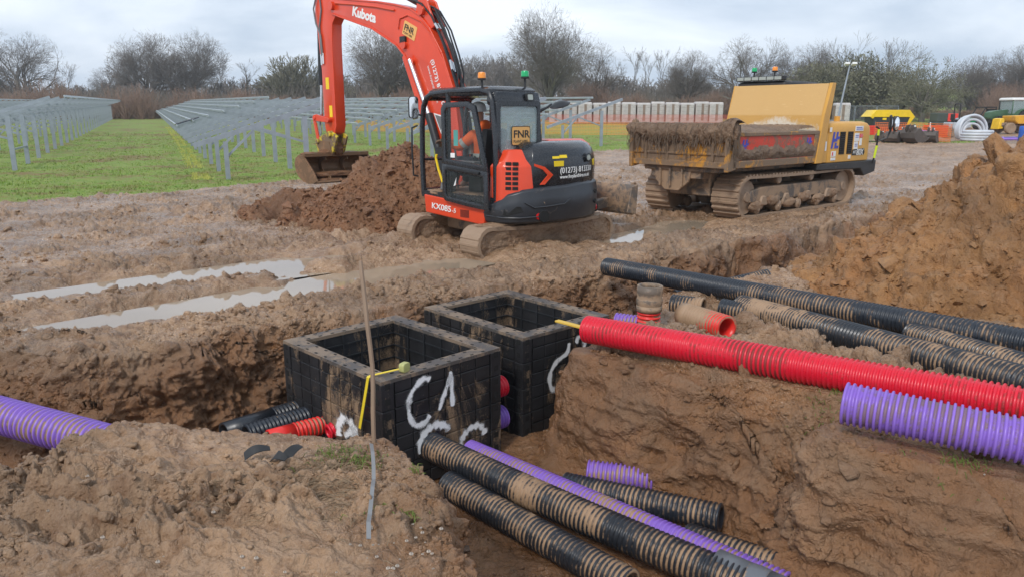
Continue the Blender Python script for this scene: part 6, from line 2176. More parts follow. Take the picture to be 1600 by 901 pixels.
    mb = MB(); mb.prism([(3.12, 1.04), (3.20, 1.04), (3.37, 2.02), (3.56, 2.69), (3.50, 2.69), (3.29, 2.03)], 0.06, 2.39)
    h_ = mb.build('headboard', M_head, t, smooth=False)
    mb = MB()
    mb.prism([(3.06, 1.0), (3.34, 1.0), (3.66, 2.70), (3.50, 2.70), (3.27, 2.02)], -0.02, 0.055)
    mb.prism([(3.18, 1.0), (3.34, 1.0), (3.66, 2.70), (3.565, 2.70), (3.37, 2.02)], 2.395, 2.47)
    mb.box((3.565, 0.06, 2.64), (3.62, 2.39, 2.69))
    mb.build('headboard_flange', M_dump, h_, bevel=0.008)
    # scraped pale patch where spoil slides: a thin crust of dried clay
    crust = []
    rnd = random.Random(3)
    # driver's cab behind the headboard on the far side
    mb = MB()
    for (x, y) in ((3.75, 1.25), (3.75, 2.3), (5.0, 1.25), (5.0, 2.3)):
        mb.tube([(x, y, 0.98), (x, y, 2.70)], 0.045, 8)
    mb.loft([[(p[0], p[1], z) for p in rrect(3.55 + i, 1.1 + i, 5.3 - i * 5, 2.4 - i, 0.12)] for z, i in ((2.68, 0.0), (2.74, 0.0), (2.79, 0.06))])
    mb.box((3.75, 1.25, 0.98), (5.0, 2.3, 1.25)); mb.box((4.3, 1.5, 1.25), (4.9, 2.1, 1.75))
    mb.build('cab', M_frame_black, t, bevel=0.01)
    mb = MB()
    mb.box((3.50, 1.15, 2.80), (3.64, 2.38, 2.89))
    lb = mb.build('light_bar', M_rubber, t, bevel=0.01)
    mb = MB()
    for k in range(6): mb.box((3.485, 1.2 + k * 0.195, 2.81), (3.499, 1.37 + k * 0.195, 2.88))
    mb.build('lens', M_reflect, lb, smooth=False)
    beacon(t, I, 3.62, 1.98, 2.88, M_green, 0.10)
    beacon(t, I, 3.62, 1.45, 2.88, M_amber, 0.10)
    # engine hood
    mb = MB()
    mb.loft([[(p[0], p[1], z) for p in rrect(3.62, 0.04 + i, 5.70 - j, 1.16 - i, 0.16)] for z, i, j in ((0.985, 0, 0), (1.66, 0, 0), (1.76, 0.01, 0.02), (1.84, 0.05, 0.07), (1.88, 0.14, 0.2))])
    hood = mb.build('engine_hood', M_dump, t, bevel=0.015)
    mb = MB()
    mb.prism([(3.28, 1.0), (3.62, 1.0), (3.62, 1.62), (3.52, 1.66), (3.38, 1.30), (3.30, 1.26)], 0.03, 0.55)
    mb.box((3.36, 0.08, 1.30), (3.60, 0.5, 1.52))
    mb.build('step_box', M_dump, t, bevel=0.012)
    mb = MB(); mb.cyl((4.95, 0.55, 1.84), (4.95, 0.55, 2.0), 0.07, n=14); mb.build('filler_cap', M_dump, hood)
    mb = MB(); mb.tube([(3.72, 0.2, 1.80), (3.60, 0.1, 1.92), (3.5, 0.05, 1.9)], 0.02, 6); mb.prism([(3.75, 1.82), (4.05, 1.82), (4.12, 2.05), (4.06, 2.06)], 0.3, 0.36); mb.build('latch_bar', M_hose, hood)
    mb = MB()
    for x in (4.16, 4.52):
        mb.box((x, 0.033, 1.16), (x + 0.24, 0.044, 1.66))
    mb.build_each('grille', M_hole, hood, smooth=False)
    mb = MB()
    for x in (4.16, 4.52):
        for k in range(11): mb.obox((x + 0.12, 0.031, 1.18 + k * 0.046), (0.24, 0.006, 0.02), (R(35), 0, 0))
    mb.build('grille_slat', M_frame_black, hood, smooth=False)
    mb = MB()
    for (x0, x1, z0, z1) in ((4.85, 5.22, 1.67, 1.78), (4.84, 5.05, 1.44, 1.62), (4.84, 5.02, 1.26, 1.43), (5.1, 5.2, 1.34, 1.5), (3.82, 4.02, 1.12, 1.24), (3.82, 4.02, 1.04, 1.10), (4.62, 4.72, 1.05, 1.13), (3.68, 3.76, 1.66, 1.76)):
        mb.box((x0, 0.030, z0), (x1, 0.042, z1))
    mb.box((3.50, 0.02, 1.26), (3.56, 0.032, 1.46))
    mb.build_each('notice_sticker', M_white, hood, smooth=False)
    mb = MB(); mb.box((3.38, 0.066, 1.32), (3.48, 0.079, 1.46)); mb.box((3.84, 0.026, 1.14), (3.9, 0.0295, 1.22)); mb.box((5.08, 0.026, 1.52), (5.22, 0.042, 1.60)); mb.build_each('warning_sticker', M_redl, hood, smooth=False)
    mb = MB()
    for (x0, x1, z0, z1) in ((4.88, 5.2, 1.70, 1.715), (4.88, 5.15, 1.735, 1.75), (4.87, 5.02, 1.56, 1.575), (4.87, 5.02, 1.52, 1.535), (4.87, 5.0, 1.36, 1.375), (4.87, 5.0, 1.32, 1.335)):
        mb.box((x0, 0.0270, z0), (x1, 0.0295, z1))
    mb.build_each('sticker_print', M_blue_logo, hood, smooth=False)
    yoff = 0.034
    mark(3.78, 1.30, 0.36, hood).build('emblem', M_blue_logo, hood, smooth=False)
    mb = MB(); mb.prism([(4.78, 1.12), (5.36, 1.12), (5.40, 1.18), (5.36, 1.27), (4.80, 1.25)], 0.033, 0.044); bd = mb.build('model_plate', M_rubber, hood, smooth=False)
    lettering('80X', 0.21, M_white, bd, basis((4.98, 0.031, 1.115), (1, 0, 0), (0, 0, 1)), 'lettering', 0.002, shear=0.15, squash=0.95)
    lettering('HT', 0.10, M_white, bd, basis((4.82, 0.031, 1.155), (1, 0, 0), (0, 0, 1)), 'lettering', 0.002, shear=0.3, squash=1.1)
    # mirror on its pole at the front corner
    mb = MB(); mb.tube([(5.75, -0.02, 0.90), (5.78, -0.06, 1.3), (5.72, -0.1, 1.72), (5.66, -0.05, 1.76)], 0.022, 8)
    mb.bar((5.6, 0.1, 1.42), (5.78, -0.08, 1.42), 0.02, 0.02)
    pole = mb.build('mirror_pole', M_hose, t)
    mb = MB(); mb.tube([(5.764, -0.035, 1.03), (5.782, -0.063, 1.32)], 0.027, 8); mb.tube([(5.74, -0.088, 1.56), (5.722, -0.1, 1.70)], 0.027, 8); mb.build('hazard_sleeve', paint('lime_sleeve', (0.62, 0.78, 0.03), 0.45), pole)
    mb = MB(); mb.tube([(5.79, -0.07, 1.42), (5.92, -0.22, 1.5), (6.0, -0.3, 1.85), (6.0, -0.3, 2.0)], 0.02, 8); ma = mb.build('mirror_arm', M_hose, t)
    for k, (dx, dy) in enumerate(((0.0, -0.04), (-0.25, -0.02))):
        MM = basis((6.02 + dx, -0.33 + dy, 1.83 + 0.03 * k), (0.9, -0.35, 0) if k == 0 else (0.75, 0.5, 0), (0, 0, 1))
        mb = MB(MM); mb.prism(rrect(-0.085, -0.17, 0.085, 0.17, 0.06, 4), -0.05, 0.0, 'z'); mi = mb.build('mirror_shell', M_hose, ma, bevel=0.02)
        mb = MB(MM); mb.lathe([(0.001, 0.022), (0.04, 0.018), (0.072, 0.001)], Matrix.Diagonal((1, 2.1, 1, 1)), 20); mb.build('mirror_face', M_mirror, mi)
    return t
# ---------------------------------------------------------------- racks for solar panels
RD = Vector((-0.431, 0.902, 0)); RP = Vector((0.902, 0.431, 0))
A0 = Vector((-9.07, 24.0, 0))


def c_section(L, w_=0.12, d_=0.07, th=0.012):
    mb = MB()
    mb.prism([(-w_ / 2, -d_ / 2), (w_ / 2, -d_ / 2), (w_ / 2, d_ / 2), (w_ / 2 - th * 2.2, d_ / 2), (w_ / 2 - th * 2.2, d_ / 2 - th), (w_ / 2 - th, d_ / 2 - th), (w_ / 2 - th, -d_ / 2 + th), (-w_ / 2 + th, -d_ / 2 + th), (-w_ / 2 + th, d_ / 2 - th), (-w_ / 2 + th * 2.2, d_ / 2 - th), (-w_ / 2 + th * 2.2, d_ / 2), (-w_ / 2, d_ / 2)], 0, L, 'z')
    return mb


def build_racks():
    group = 'solar panel racks in the field'
    ang = math.atan2(RP.y, RP.x)
    Rz = Matrix.Rotation(ang, 4, 'Z')
    # shared meshes, in the rack's own axes: +x up the slope, +y along the row
    def mesh_of(mb, nm, mat, bevel=0.0):
        o = mb.build(nm, mat, None, smooth=False)
        me = o.data
        bpy.data.objects.remove(o)
        return me
    hp = MB(c_section(1, 1).M); hp = c_section(2.12, 0.16, 0.09); lp = c_section(1.34, 0.14, 0.08)
    me_hi = mesh_of(hp, 'post', M_galv); me_lo = mesh_of(lp, 'post', M_galv)
    slope = math.atan2(1.53, 4.83)
    rb = MB(); rb.bar((-0.94, 0, 1.07), (3.9, 0, 1.07 + 1.53), 0.07, 0.15)
    me_rf = mesh_of(rb, 'rafter', M_galv)
    br = MB(); br.bar((2.44, 0.05, 1.15), (1.0, 0.05, 1.62), 0.05, 0.07); br.bar((0.06, 0.05, 0.75), (0.95, 0.05, 1.60), 0.05, 0.07); me_br = mesh_of(br, 'brace', M_galv)
    step = 3.5
    rows = [(-2, 30, 110, 2, 'rack row at the far left edge, mostly hidden behind the nearest left rack row'),
            (-1, 7.1, 112, 2, 'rack row on tall posts lining the left side of the grass aisle'),
            (0, 0.0, 112, 5, 'rack row lining the right side of the grass aisle, beside the excavator bucket'),
            (1, 3.0, 108, 4, 'rack row directly behind the cab and arm of the excavator'),
            (2, 11.0, 100, 1, 'rack row between excavator and tracked dumper, in front of the wrapped pallets')]
    for (k, d0, d1, bare, label) in rows:
        org = A0 + RP * (9.2 * k) + RD * d0
        t = thing('solar_rack', label, 'solar rack', (org.x, org.y, gz(0, org.y)), ang, group)
        n = int((d1 - d0) / step) + 1
        def link(nm, me, x, y, z):
            o = bpy.data.objects.new(nm, me); COL.objects.link(o); o.parent = t; o.location = (x, y, z)
            return o
        base = gz(0, org.y)
        for i in range(n):
            y = i * step
            wy = org.y + RD.y * y
            dz = gz(0, wy) - base
            link('post', me_lo, 0.0, y, dz - 0.15); link('post', me_hi, 2.5, y, dz - 0.15)
            link('rafter', me_rf, 0, y + 0.09, dz); link('brace', me_br, 0, y, dz)
        # purlins along the row, in lengths that follow the ground
        for q in range(7):
            s = -0.8 + q * 0.77
            z = 1.07 + 1.53 * (s + 0.94) / 4.84 + 0.12
            mb = MB()
            pts = []
            for i in range(bare, n):
                wy = org.y + RD.y * i * step
                pts.append((s, i * step + (-0.35 if i == bare else 0.0) + (0.4 if i == n - 1 else 0), z + gz(0, wy) - base))
            for i in range(0, len(pts) - 1):
                mb.bar(pts[i], pts[i + 1], 0.055, 0.10, up=(-0.3, 0, 1))
            mb.build('purlin', M_purlin, t, smooth=False)
        if k == -1:
            mb = MB(); mb.bar((2.5, 0.05, 0.75), (2.5, 3.45, 0.75), 0.05, 0.07); mb.build('tie_bar', M_galv, t, smooth=False)
        if k == 0:
            # a first panel already clipped on
            mb = MB()
            s0, s1 = -0.85, 0.3
            yy = bare * step
            zz = lambda s: 1.07 + 1.53 * (s + 0.94) / 4.84 + 0.20 + gz(0, org.y + RD.y * yy) - base
            mb.add([(s0, yy, zz(s0)), (s1, yy, zz(s1)), (s1, yy + 2.2, zz(s1)), (s0, yy + 2.2, zz(s0)), (s0, yy, zz(s0) - 0.04), (s1, yy, zz(s1) - 0.04), (s1, yy + 2.2, zz(s1) - 0.04), (s0, yy + 2.2, zz(s0) - 0.04)],
                   [(0, 1, 2, 3), (7, 6, 5, 4), (0, 4, 5, 1), (1, 5, 6, 2), (2, 6, 7, 3), (3, 7, 4, 0)])
            mb.build('solar_panel', paint('panel_glass', (0.02, 0.03, 0.05), 0.12), t, smooth=False)
# ---------------------------------------------------------------- trees
def segs_mesh(name, segs, mat, sides=3, attr=None):
    """segments (p0,p1,r0,r1) -> one mesh of thin prisms, vectorised"""
    S = segs if isinstance(segs, np.ndarray) else np.array([(*a, *b, r0, r1) for (a, b, r0, r1) in segs], np.float32)
    p0, p1, r0, r1 = S[:, :3], S[:, 3:6], S[:, 6], S[:, 7]
    d = p1 - p0
    d /= np.maximum(np.linalg.norm(d, axis=1, keepdims=True), 1e-6)
    ref = np.where(np.abs(d[:, 2:3]) > 0.9, np.array([[1, 0, 0]]), np.array([[0, 0, 1]]))
    a = np.cross(d, ref); a /= np.linalg.norm(a, axis=1, keepdims=True)
    b = np.cross(d, a)
    th = np.arange(sides) * 2 * PI / sides
    ring = np.cos(th)[None, :, None] * a[:, None, :] + np.sin(th)[None, :, None] * b[:, None, :]
    V0 = p0[:, None, :] + ring * r0[:, None, None]
    V1 = p1[:, None, :] + ring * r1[:, None, None]
    V = np.concatenate([V0, V1], 1).reshape(-1, 3)
    n = len(S)
    base = (np.arange(n) * 2 * sides)[:, None]
    k = np.arange(sides)[None, :]; k2 = (np.arange(sides)[None, :] + 1) % sides
    F = np.stack([base + k, base + k2, base + sides + k2, base + sides + k], -1).reshape(-1, 4)
    return mesh_np(name, V, F, attr or {}, mat, smooth=False)


def mesh_only(o):
    me = o.data
    bpy.data.objects.remove(o)
    return me


def grow(rnd, p, d, L, r, lvl, maxl, out, spread, ratio, gravity, split, wig=0.12, minr=0.012, env=None):
    nseg = 3 if lvl < 3 else (2 if lvl < 6 else 1)
    q = Vector(p); dd = Vector(d).normalized()
    rr = r
    for i in range(nseg):
        dd = (dd + Vector((rnd.gauss(0, wig), rnd.gauss(0, wig), rnd.gauss(0, wig) + gravity))).normalized()
        e = q + dd * (L / nseg)
        if env:
            k_ = math.sqrt((e.x / env[0]) ** 2 + (e.y / env[0]) ** 2 + ((e.z - env[2]) / env[1]) ** 2)
            if k_ > 1.0 + rnd.uniform(-0.12, 0.05):
                return
        r2 = max(minr, rr * (0.88 if lvl < 2 else 0.8))
        out.append((lvl, tuple(q), tuple(e), rr, r2))
        q, rr = e, r2
        if lvl < maxl and lvl > 0 and i < nseg - 1 and rnd.random() < 0.75:
            ax = dd.orthogonal().normalized(); ax.rotate(Matrix.Rotation(rnd.uniform(0, 2 * PI), 3, dd))
            sd_ = (dd * math.cos(spread * 1.2) + ax * math.sin(spread * 1.2))
            grow(rnd, q, sd_, L * ratio * rnd.uniform(0.6, 0.95), rr * 0.62, lvl + 1, maxl, out, spread, ratio, gravity, split, wig, minr, env)
    if lvl < maxl:
        n = split + (1 if rnd.random() < 0.4 else 0)
        ph = rnd.uniform(0, 2 * PI)
        for k in range(n):
            ax = dd.orthogonal().normalized(); ax.rotate(Matrix.Rotation(ph + 2 * PI * k / n + rnd.uniform(-0.5, 0.5), 3, dd))
            sp = spread * rnd.uniform(0.55, 1.25)
            sd_ = dd * math.cos(sp) + ax * math.sin(sp)
            grow(rnd, q, sd_, L * ratio * rnd.uniform(0.75, 1.15), rr * 0.76, lvl + 1, maxl, out, spread, ratio, gravity, split, wig, minr, env)


TREE_KINDS = {}


def tree_kind(key, seed, trunkL, r, maxl, spread, ratio, gravity, split, first=None, twig=M_twig, leaf=0, minr=0.014, wig=0.12, squash=1.0, env=None):
    rnd = random.Random(seed)
    out = []
    if first:
        # trunk carries several limbs from near its head
        q = Vector((0, 0, -0.3)); d = Vector((rnd.uniform(-.05, .05), rnd.uniform(-.05, .05), 1))
        out.append((0, tuple(q), tuple(q + d * trunkL), r * 1.15, r * 0.8))
        top = q + d * trunkL
        ph = rnd.uniform(0, 6)
        for k in range(first):
            a = ph + 2 * PI * k / first + rnd.uniform(-.3, .3)
            tilt = rnd.uniform(0.25, 1.05) if k else 0.12
            dd = Vector((math.cos(a) * math.sin(tilt), math.sin(a) * math.sin(tilt), math.cos(tilt)))
            grow(rnd, top - d * trunkL * rnd.uniform(0, 0.35), dd, trunkL * rnd.uniform(0.85, 1.15), r * 0.62, 1, maxl, out, spread, ratio, gravity, split, wig, minr, env)
    else:
        grow(rnd, (0, 0, -0.3), (0, 0, 1), trunkL, r, 0, maxl, out, spread, ratio, gravity, split, wig, minr, env)
    H = max(s[2][2] for s in out)
    big = [(a, b, r0, r1) for (l, a, b, r0, r1) in out if l <= 1]
    small = [(a, b, r0, r1) for (l, a, b, r0, r1) in out if l > 1]
    me_t = mesh_only(segs_mesh('trunk', big, M_bark, 6))
    cr_o = segs_mesh('crown', small, twig, 3)
    me_c = mesh_only(cr_o)
    me_l = None
    if leaf:
        tips = [b for (l, a, b, r0, r1) in out if l >= maxl - 1]
        V = []
        rng = np.random.default_rng(seed)
        T = np.array(tips); T = T[rng.integers(0, len(T), leaf)]
        c = T + rng.normal(0, 0.22, T.shape)
        u = rng.normal(0, 1, T.shape); u /= np.linalg.norm(u, axis=1, keepdims=True)
        v = rng.normal(0, 1, T.shape); v -= u * (u * v).sum(1, keepdims=True); v /= np.linalg.norm(v, axis=1, keepdims=True)
        s = rng.uniform(0.05, 0.13, (len(T), 1))
        V = np.stack([c - u * s, c + v * s * 0.6, c + u * s, c - v * s * 0.6], 1).reshape(-1, 3)
        F = np.arange(len(V)).reshape(-1, 4)
        me_l = mesh_only(mesh_np('foliage', V, F, {}, M_leaf, smooth=False))
    TREE_KINDS[key] = (me_t, me_c, me_l, H)


def plant_tree(key, px, depth, top_y, label, wide=1.0, rot=0.0, group='bare trees along the field edge', name='bare_tree'):
    me_t, me_c, me_l, H = TREE_KINDS[key]
    g = gz(0, depth)
    d = at(px, 170, 1.0)
    x = (px - 800) / F_PX * (depth * 1.0) / (_cp - _sp * ((150 - 450) / F_PX)) * 1.0
    x = (px - 800) / F_PX * (depth * _cp + 0.5 * _sp)
    h = (2.0 - g) + (180 - top_y) / F_PX * depth
    s = h / H
    t = thing(name, label, 'tree', (x, depth, g), rot, group)
    t.scale = (s * wide, s * wide, s)
    for nm, me in (('trunk', me_t), ('crown', me_c), ('foliage', me_l)):
        if me is None: continue
        o = bpy.data.objects.new(nm, me); COL.objects.link(o); o.parent = t
    return t


def build_trees():
    tree_kind('oak_a', 11, 3.2, 0.5, 8, 0.46, 0.77, 0.0, 2, first=8, env=(6.2, 6.0, 7.4), minr=0.009)
    tree_kind('oak_b', 12, 3.0, 0.46, 8, 0.44, 0.77, 0.0, 2, first=7, env=(5.6, 6.0, 7.4), minr=0.009)
    tree_kind('oak_c', 23, 2.6, 0.44, 8, 0.46, 0.78, 0.0, 2, first=9, env=(6.4, 6.0, 7.0), minr=0.009)
    tree_kind('ash', 31, 3.6, 0.26, 6, 0.36, 0.74, 0.06, 2, first=4)
    tree_kind('birch', 41, 5.5, 0.16, 5, 0.34, 0.66, 0.05, 2, first=None)
    tree_kind('willow', 51, 1.0, 0.22, 6, 0.34, 0.82, 0.05, 2, first=9, twig=M_twig2, minr=0.018)
    tree_kind('ivy_oak', 61, 2.2, 0.36, 6, 0.60, 0.74, 0.0, 2, first=8, twig=M_twig2, leaf=3500, minr=0.016)
    tree_kind('ivy_bush', 71, 1.2, 0.26, 5, 0.55, 0.80, 0.0, 3, first=9, twig=M_twig2, leaf=4500, minr=0.016)
    L = [('oak_b', 38, 150, 44, 1.15, 0.4, 'broad bare oak at the far left above the rack row'),
         ('oak_c', -25, 152, 75, 1.1, 1.4, 'bare tree cut by the left edge behind the first oak'),
         ('birch', 108, 165, 98, 1.1, 0.9, 'low bare tree to the right of the far left oak'),
         ('oak_a', 238, 152, 53, 1.0, 2.1, 'left one of the twin bare oaks at the end of the grass aisle'),
         ('oak_c', 300, 150, 49, 1.0, 3.6, 'right one of the twin bare oaks at the end of the grass aisle'),
         ('oak_a', 182, 168, 105, 1.1, 5.0, 'small bare tree left of the twin oaks'),
         ('birch', 345, 158, 80, 0.9, 1.0, 'slim bare tree close to the right of the twin oaks'),
         ('willow', 462, 140, 84, 1.25, 0.3, 'dense olive grey thicket tree left of the excavator arm'),
         ('birch', 395, 170, 98, 1.0, 3.0, 'faint bare tree between the twin oaks and the thicket tree'),
         ('oak_a', 598, 122, 38, 0.95, 4.4, 'bare oak seen under the raised excavator boom'),
         ('willow', 640, 130, 108, 1.1, 2.2, 'low olive thicket at the foot of the oak under the boom'),
         ('ash', 735, 160, 84, 1.2, 0.2, 'reddish grey bare tree right of the excavator boom'),
         ('ash', 775, 158, 82, 1.1, 2.7, 'bare tree between the boom and the round crowned oak'),
         ('oak_c', 858, 104, 13, 0.88, 0.8, 'large round crowned bare oak above the excavator cab'),
         ('oak_b', 930, 120, 69, 0.95, 2.0, 'bare tree right of the round crowned oak'),
         ('birch', 985, 135, 78, 0.8, 0.0, 'first slim birch between the oak and the dumper'),
         ('birch', 1008, 136, 80, 0.8, 2.0, 'second slim birch between the oak and the dumper'),
         ('birch', 1036, 140, 79, 0.8, 4.0, 'third slim birch between the oak and the dumper'),
         ('oak_a', 1072, 118, 80, 0.9, 1.2, 'bare tree left of the dumper headboard'),
         ('oak_b', 1165, 112, 56, 1.15, 5.2, 'wide bare tree right above the dumper beacons'),
         ('oak_c', 1255, 118, 66, 0.9, 3.3, 'bare tree above the right end of the headboard'),
         ('ivy_bush', 1272, 104, 96, 1.0, 0.6, 'dark olive ivy covered tree behind the headboard'),
         ('ivy_bush', 1330, 108, 84, 1.15, 2.6, 'olive ivy covered tree behind the lamp mast'),
         ('ash', 1366, 126, 59, 1.5, 4.0, 'pale twiggy bare tree behind the lamp mast'),
         ('ivy_oak', 1440, 96, 74, 1.0, 1.9, 'spreading dark ivy clad oak behind the yellow skip'),
         ('ivy_bush', 1395, 104, 100, 0.9, 4.1, 'low olive tree left of the spreading ivy clad oak'),
         ('oak_a', 1512, 128, 88, 0.9, 0.1, 'bare tree right of the spreading ivy clad oak'),
         ('oak_b', 1550, 132, 84, 0.9, 1.1, 'bare tree above the green tractor'),
         ('oak_a', 1592, 128, 71, 1.0, 2.9, 'bare oak at the right edge'),
         ('ivy_bush', 1525, 135, 112, 0.7, 5.1, 'low dark bush beneath the bare trees near the tractor'),
         ('oak_c', 1650, 130, 78, 1.0, 0.5, 'bare oak just beyond the right edge')]
    for (k, px, dp, ty, wd, rot, lab) in L:
        plant_tree(k, px, dp, ty, lab, wd, rot, name='ivy_tree' if 'ivy' in k else 'bare_tree')
    # a wood standing as one mass behind
    rnd = random.Random(77)
    protos = []
    for k in range(4):
        out = []
        grow(rnd, (0, 0, 0), (0, 0, 1), (3.6, 2.6, 4.4, 3.0)[k], 0.2, 0, 5, out, (0.42, 0.5, 0.36, 0.46)[k], 0.74, 0.05, 2, 0.14, 0.045)
        A_ = np.array([(*a, *b, r0, r1) for (l, a, b, r0, r1) in out], np.float32)
        A_[:, :6] *= 9.0 / A_[:, 5].max()
        protos.append(A_)
    parts = []
    N_ = 420
    for k in range(N_):
        y = rnd.uniform(142, 190)
        px = lerp(-160, 1760, (k + rnd.uniform(-1, 1)) / N_)
        x = (px - 800) / F_PX * y
        s = rnd.uniform(0.85, 1.25)
        s *= float(np.interp(px, [-100, 100, 200, 360, 420, 640, 700, 820, 900, 1150, 1230, 1500, 1560, 1700], [0.85, 0.85, 0.80, 0.95, 1.05, 1.0, 1.3, 1.3, 1.05, 0.95, 1.1, 0.95, 0.85, 0.85]))
        s *= (y / 160) * (0.80 if not 600 < px < 900 else 0.92)
        if 1430 < px < 1515: s *= 0.55
        a = rnd.uniform(0, 6.28); ca, sa = math.cos(a), math.sin(a)
        A_ = protos[k % 4].copy()
        for c in (0, 3):
            X_, Y_ = A_[:, c].copy(), A_[:, c + 1].copy()
            A_[:, c] = x + s * 1.1 * (X_ * ca - Y_ * sa); A_[:, c + 1] = y + s * 1.1 * (X_ * sa + Y_ * ca); A_[:, c + 2] = 1.3 + s * A_[:, c + 2]
        parts.append(A_)
    o = segs_mesh('woodland', np.concatenate(parts), M_far, 3)
    tag(o, 'grey brown bare wood standing behind the field trees', 'woodland', None, 'stuff')
    # russet bushes along the field edge, run together into a hedge
    rng = np.random.default_rng(5)
    segs = []
    for k in range(620):
        y = rng.uniform(110, 128); px = rng.uniform(-250, 1850); x = (px - 800) / F_PX * y
        h = (3.4 + 2.4 * vnoise(np.array([x * 0.06]), np.array([y * 0.05]), seed=401)[0] * 1.6) * rng.uniform(0.7, 1.2)
        if 1432 < px < 1520: h *= 0.3
        if 1350 < px < 1432: h *= 0.6
        if 1530 < px < 1640 or 870 < px < 1140: h *= 1.25
        h = min(max(h, 1.2), 6.2)
        for i in range(56):
            a = rng.uniform(0, 2 * PI); fan = abs(rng.normal(0, 0.42)); hh = h * rng.uniform(0.55, 1.0) * math.cos(min(fan, 1.2) * 0.8)
            dx, dy = math.cos(a) * math.sin(fan), math.sin(a) * math.sin(fan)
            p = (x + dx * 0.5, y + dy * 0.5, 1.3)
            m = (x + dx * h * 0.55 + rng.normal(0, 0.1), y + dy * h * 0.5, 1.3 + hh * 0.55)
            e = (x + dx * h * 0.95 + rng.normal(0, 0.25), y + dy * h * 0.9, 1.3 + hh)
            segs.append((p, m, 0.032, 0.024)); segs.append((m, e, 0.024, 0.010))
            for q in range(2):
                f = rng.uniform(0.3, 0.9)
                b = tuple(lerp(m[c], e[c], f) for c in range(3))
                segs.append((b, (b[0] + rng.normal(0, 0.4), b[1] + rng.normal(0, 0.4), b[2] + rng.uniform(0.1, 0.7)), 0.016, 0.008))
    o = segs_mesh('undergrowth', segs, M_scrub, 3)
    tag(o, 'russet brown scrub along the foot of the trees', 'scrub', None, 'stuff')
    # close dark brush low down
    n = 14000
    y = rng.uniform(128, 150, n); px = rng.uniform(-250, 1850, n); x = (px - 800) / F_PX * y
    h = np.clip(5.5 + 3.0 * fbm(x * 0.04, y * 0.02, None, 3, seed=411), 2, 9) * rng.uniform(0.5, 1.1, n)
    h = np.where((px > 1432) & (px < 1520), h * 0.2, h)
    lean = rng.normal(0, 0.2, (n, 2))
    segs = []
    for i in range(n):
        p = (x[i], y[i], 1.3); m = (x[i] + lean[i, 0] * h[i] * 0.5, y[i], 1.3 + h[i] * 0.5)
        e = (x[i] + lean[i, 0] * h[i] * 1.4, y[i] + lean[i, 1] * h[i], 1.3 + h[i])
        segs.append((p, m, 0.06, 0.05)); segs.append((m, e, 0.05, 0.015))
        segs.append((m, (m[0] - lean[i, 0] * 5, m[1], m[2] + h[i] * 0.3), 0.03, 0.01))
    o = segs_mesh('brushwood', segs, paint('dark_brush', (0.15, 0.13, 0.105), 0.9, var=0.35), 3)
    tag(o, 'dark grey brush filling the edge of the wood', 'brush', None, 'stuff')
# ---------------------------------------------------------------- the far yard
def px_at(px, depth):
    """point of the open ground in the direction of a photograph column at a distance"""
    x = (px - 800) / F_PX * (depth * _cp + 1.2 * _sp)
    return Vector((x, depth, gz(x, depth)))


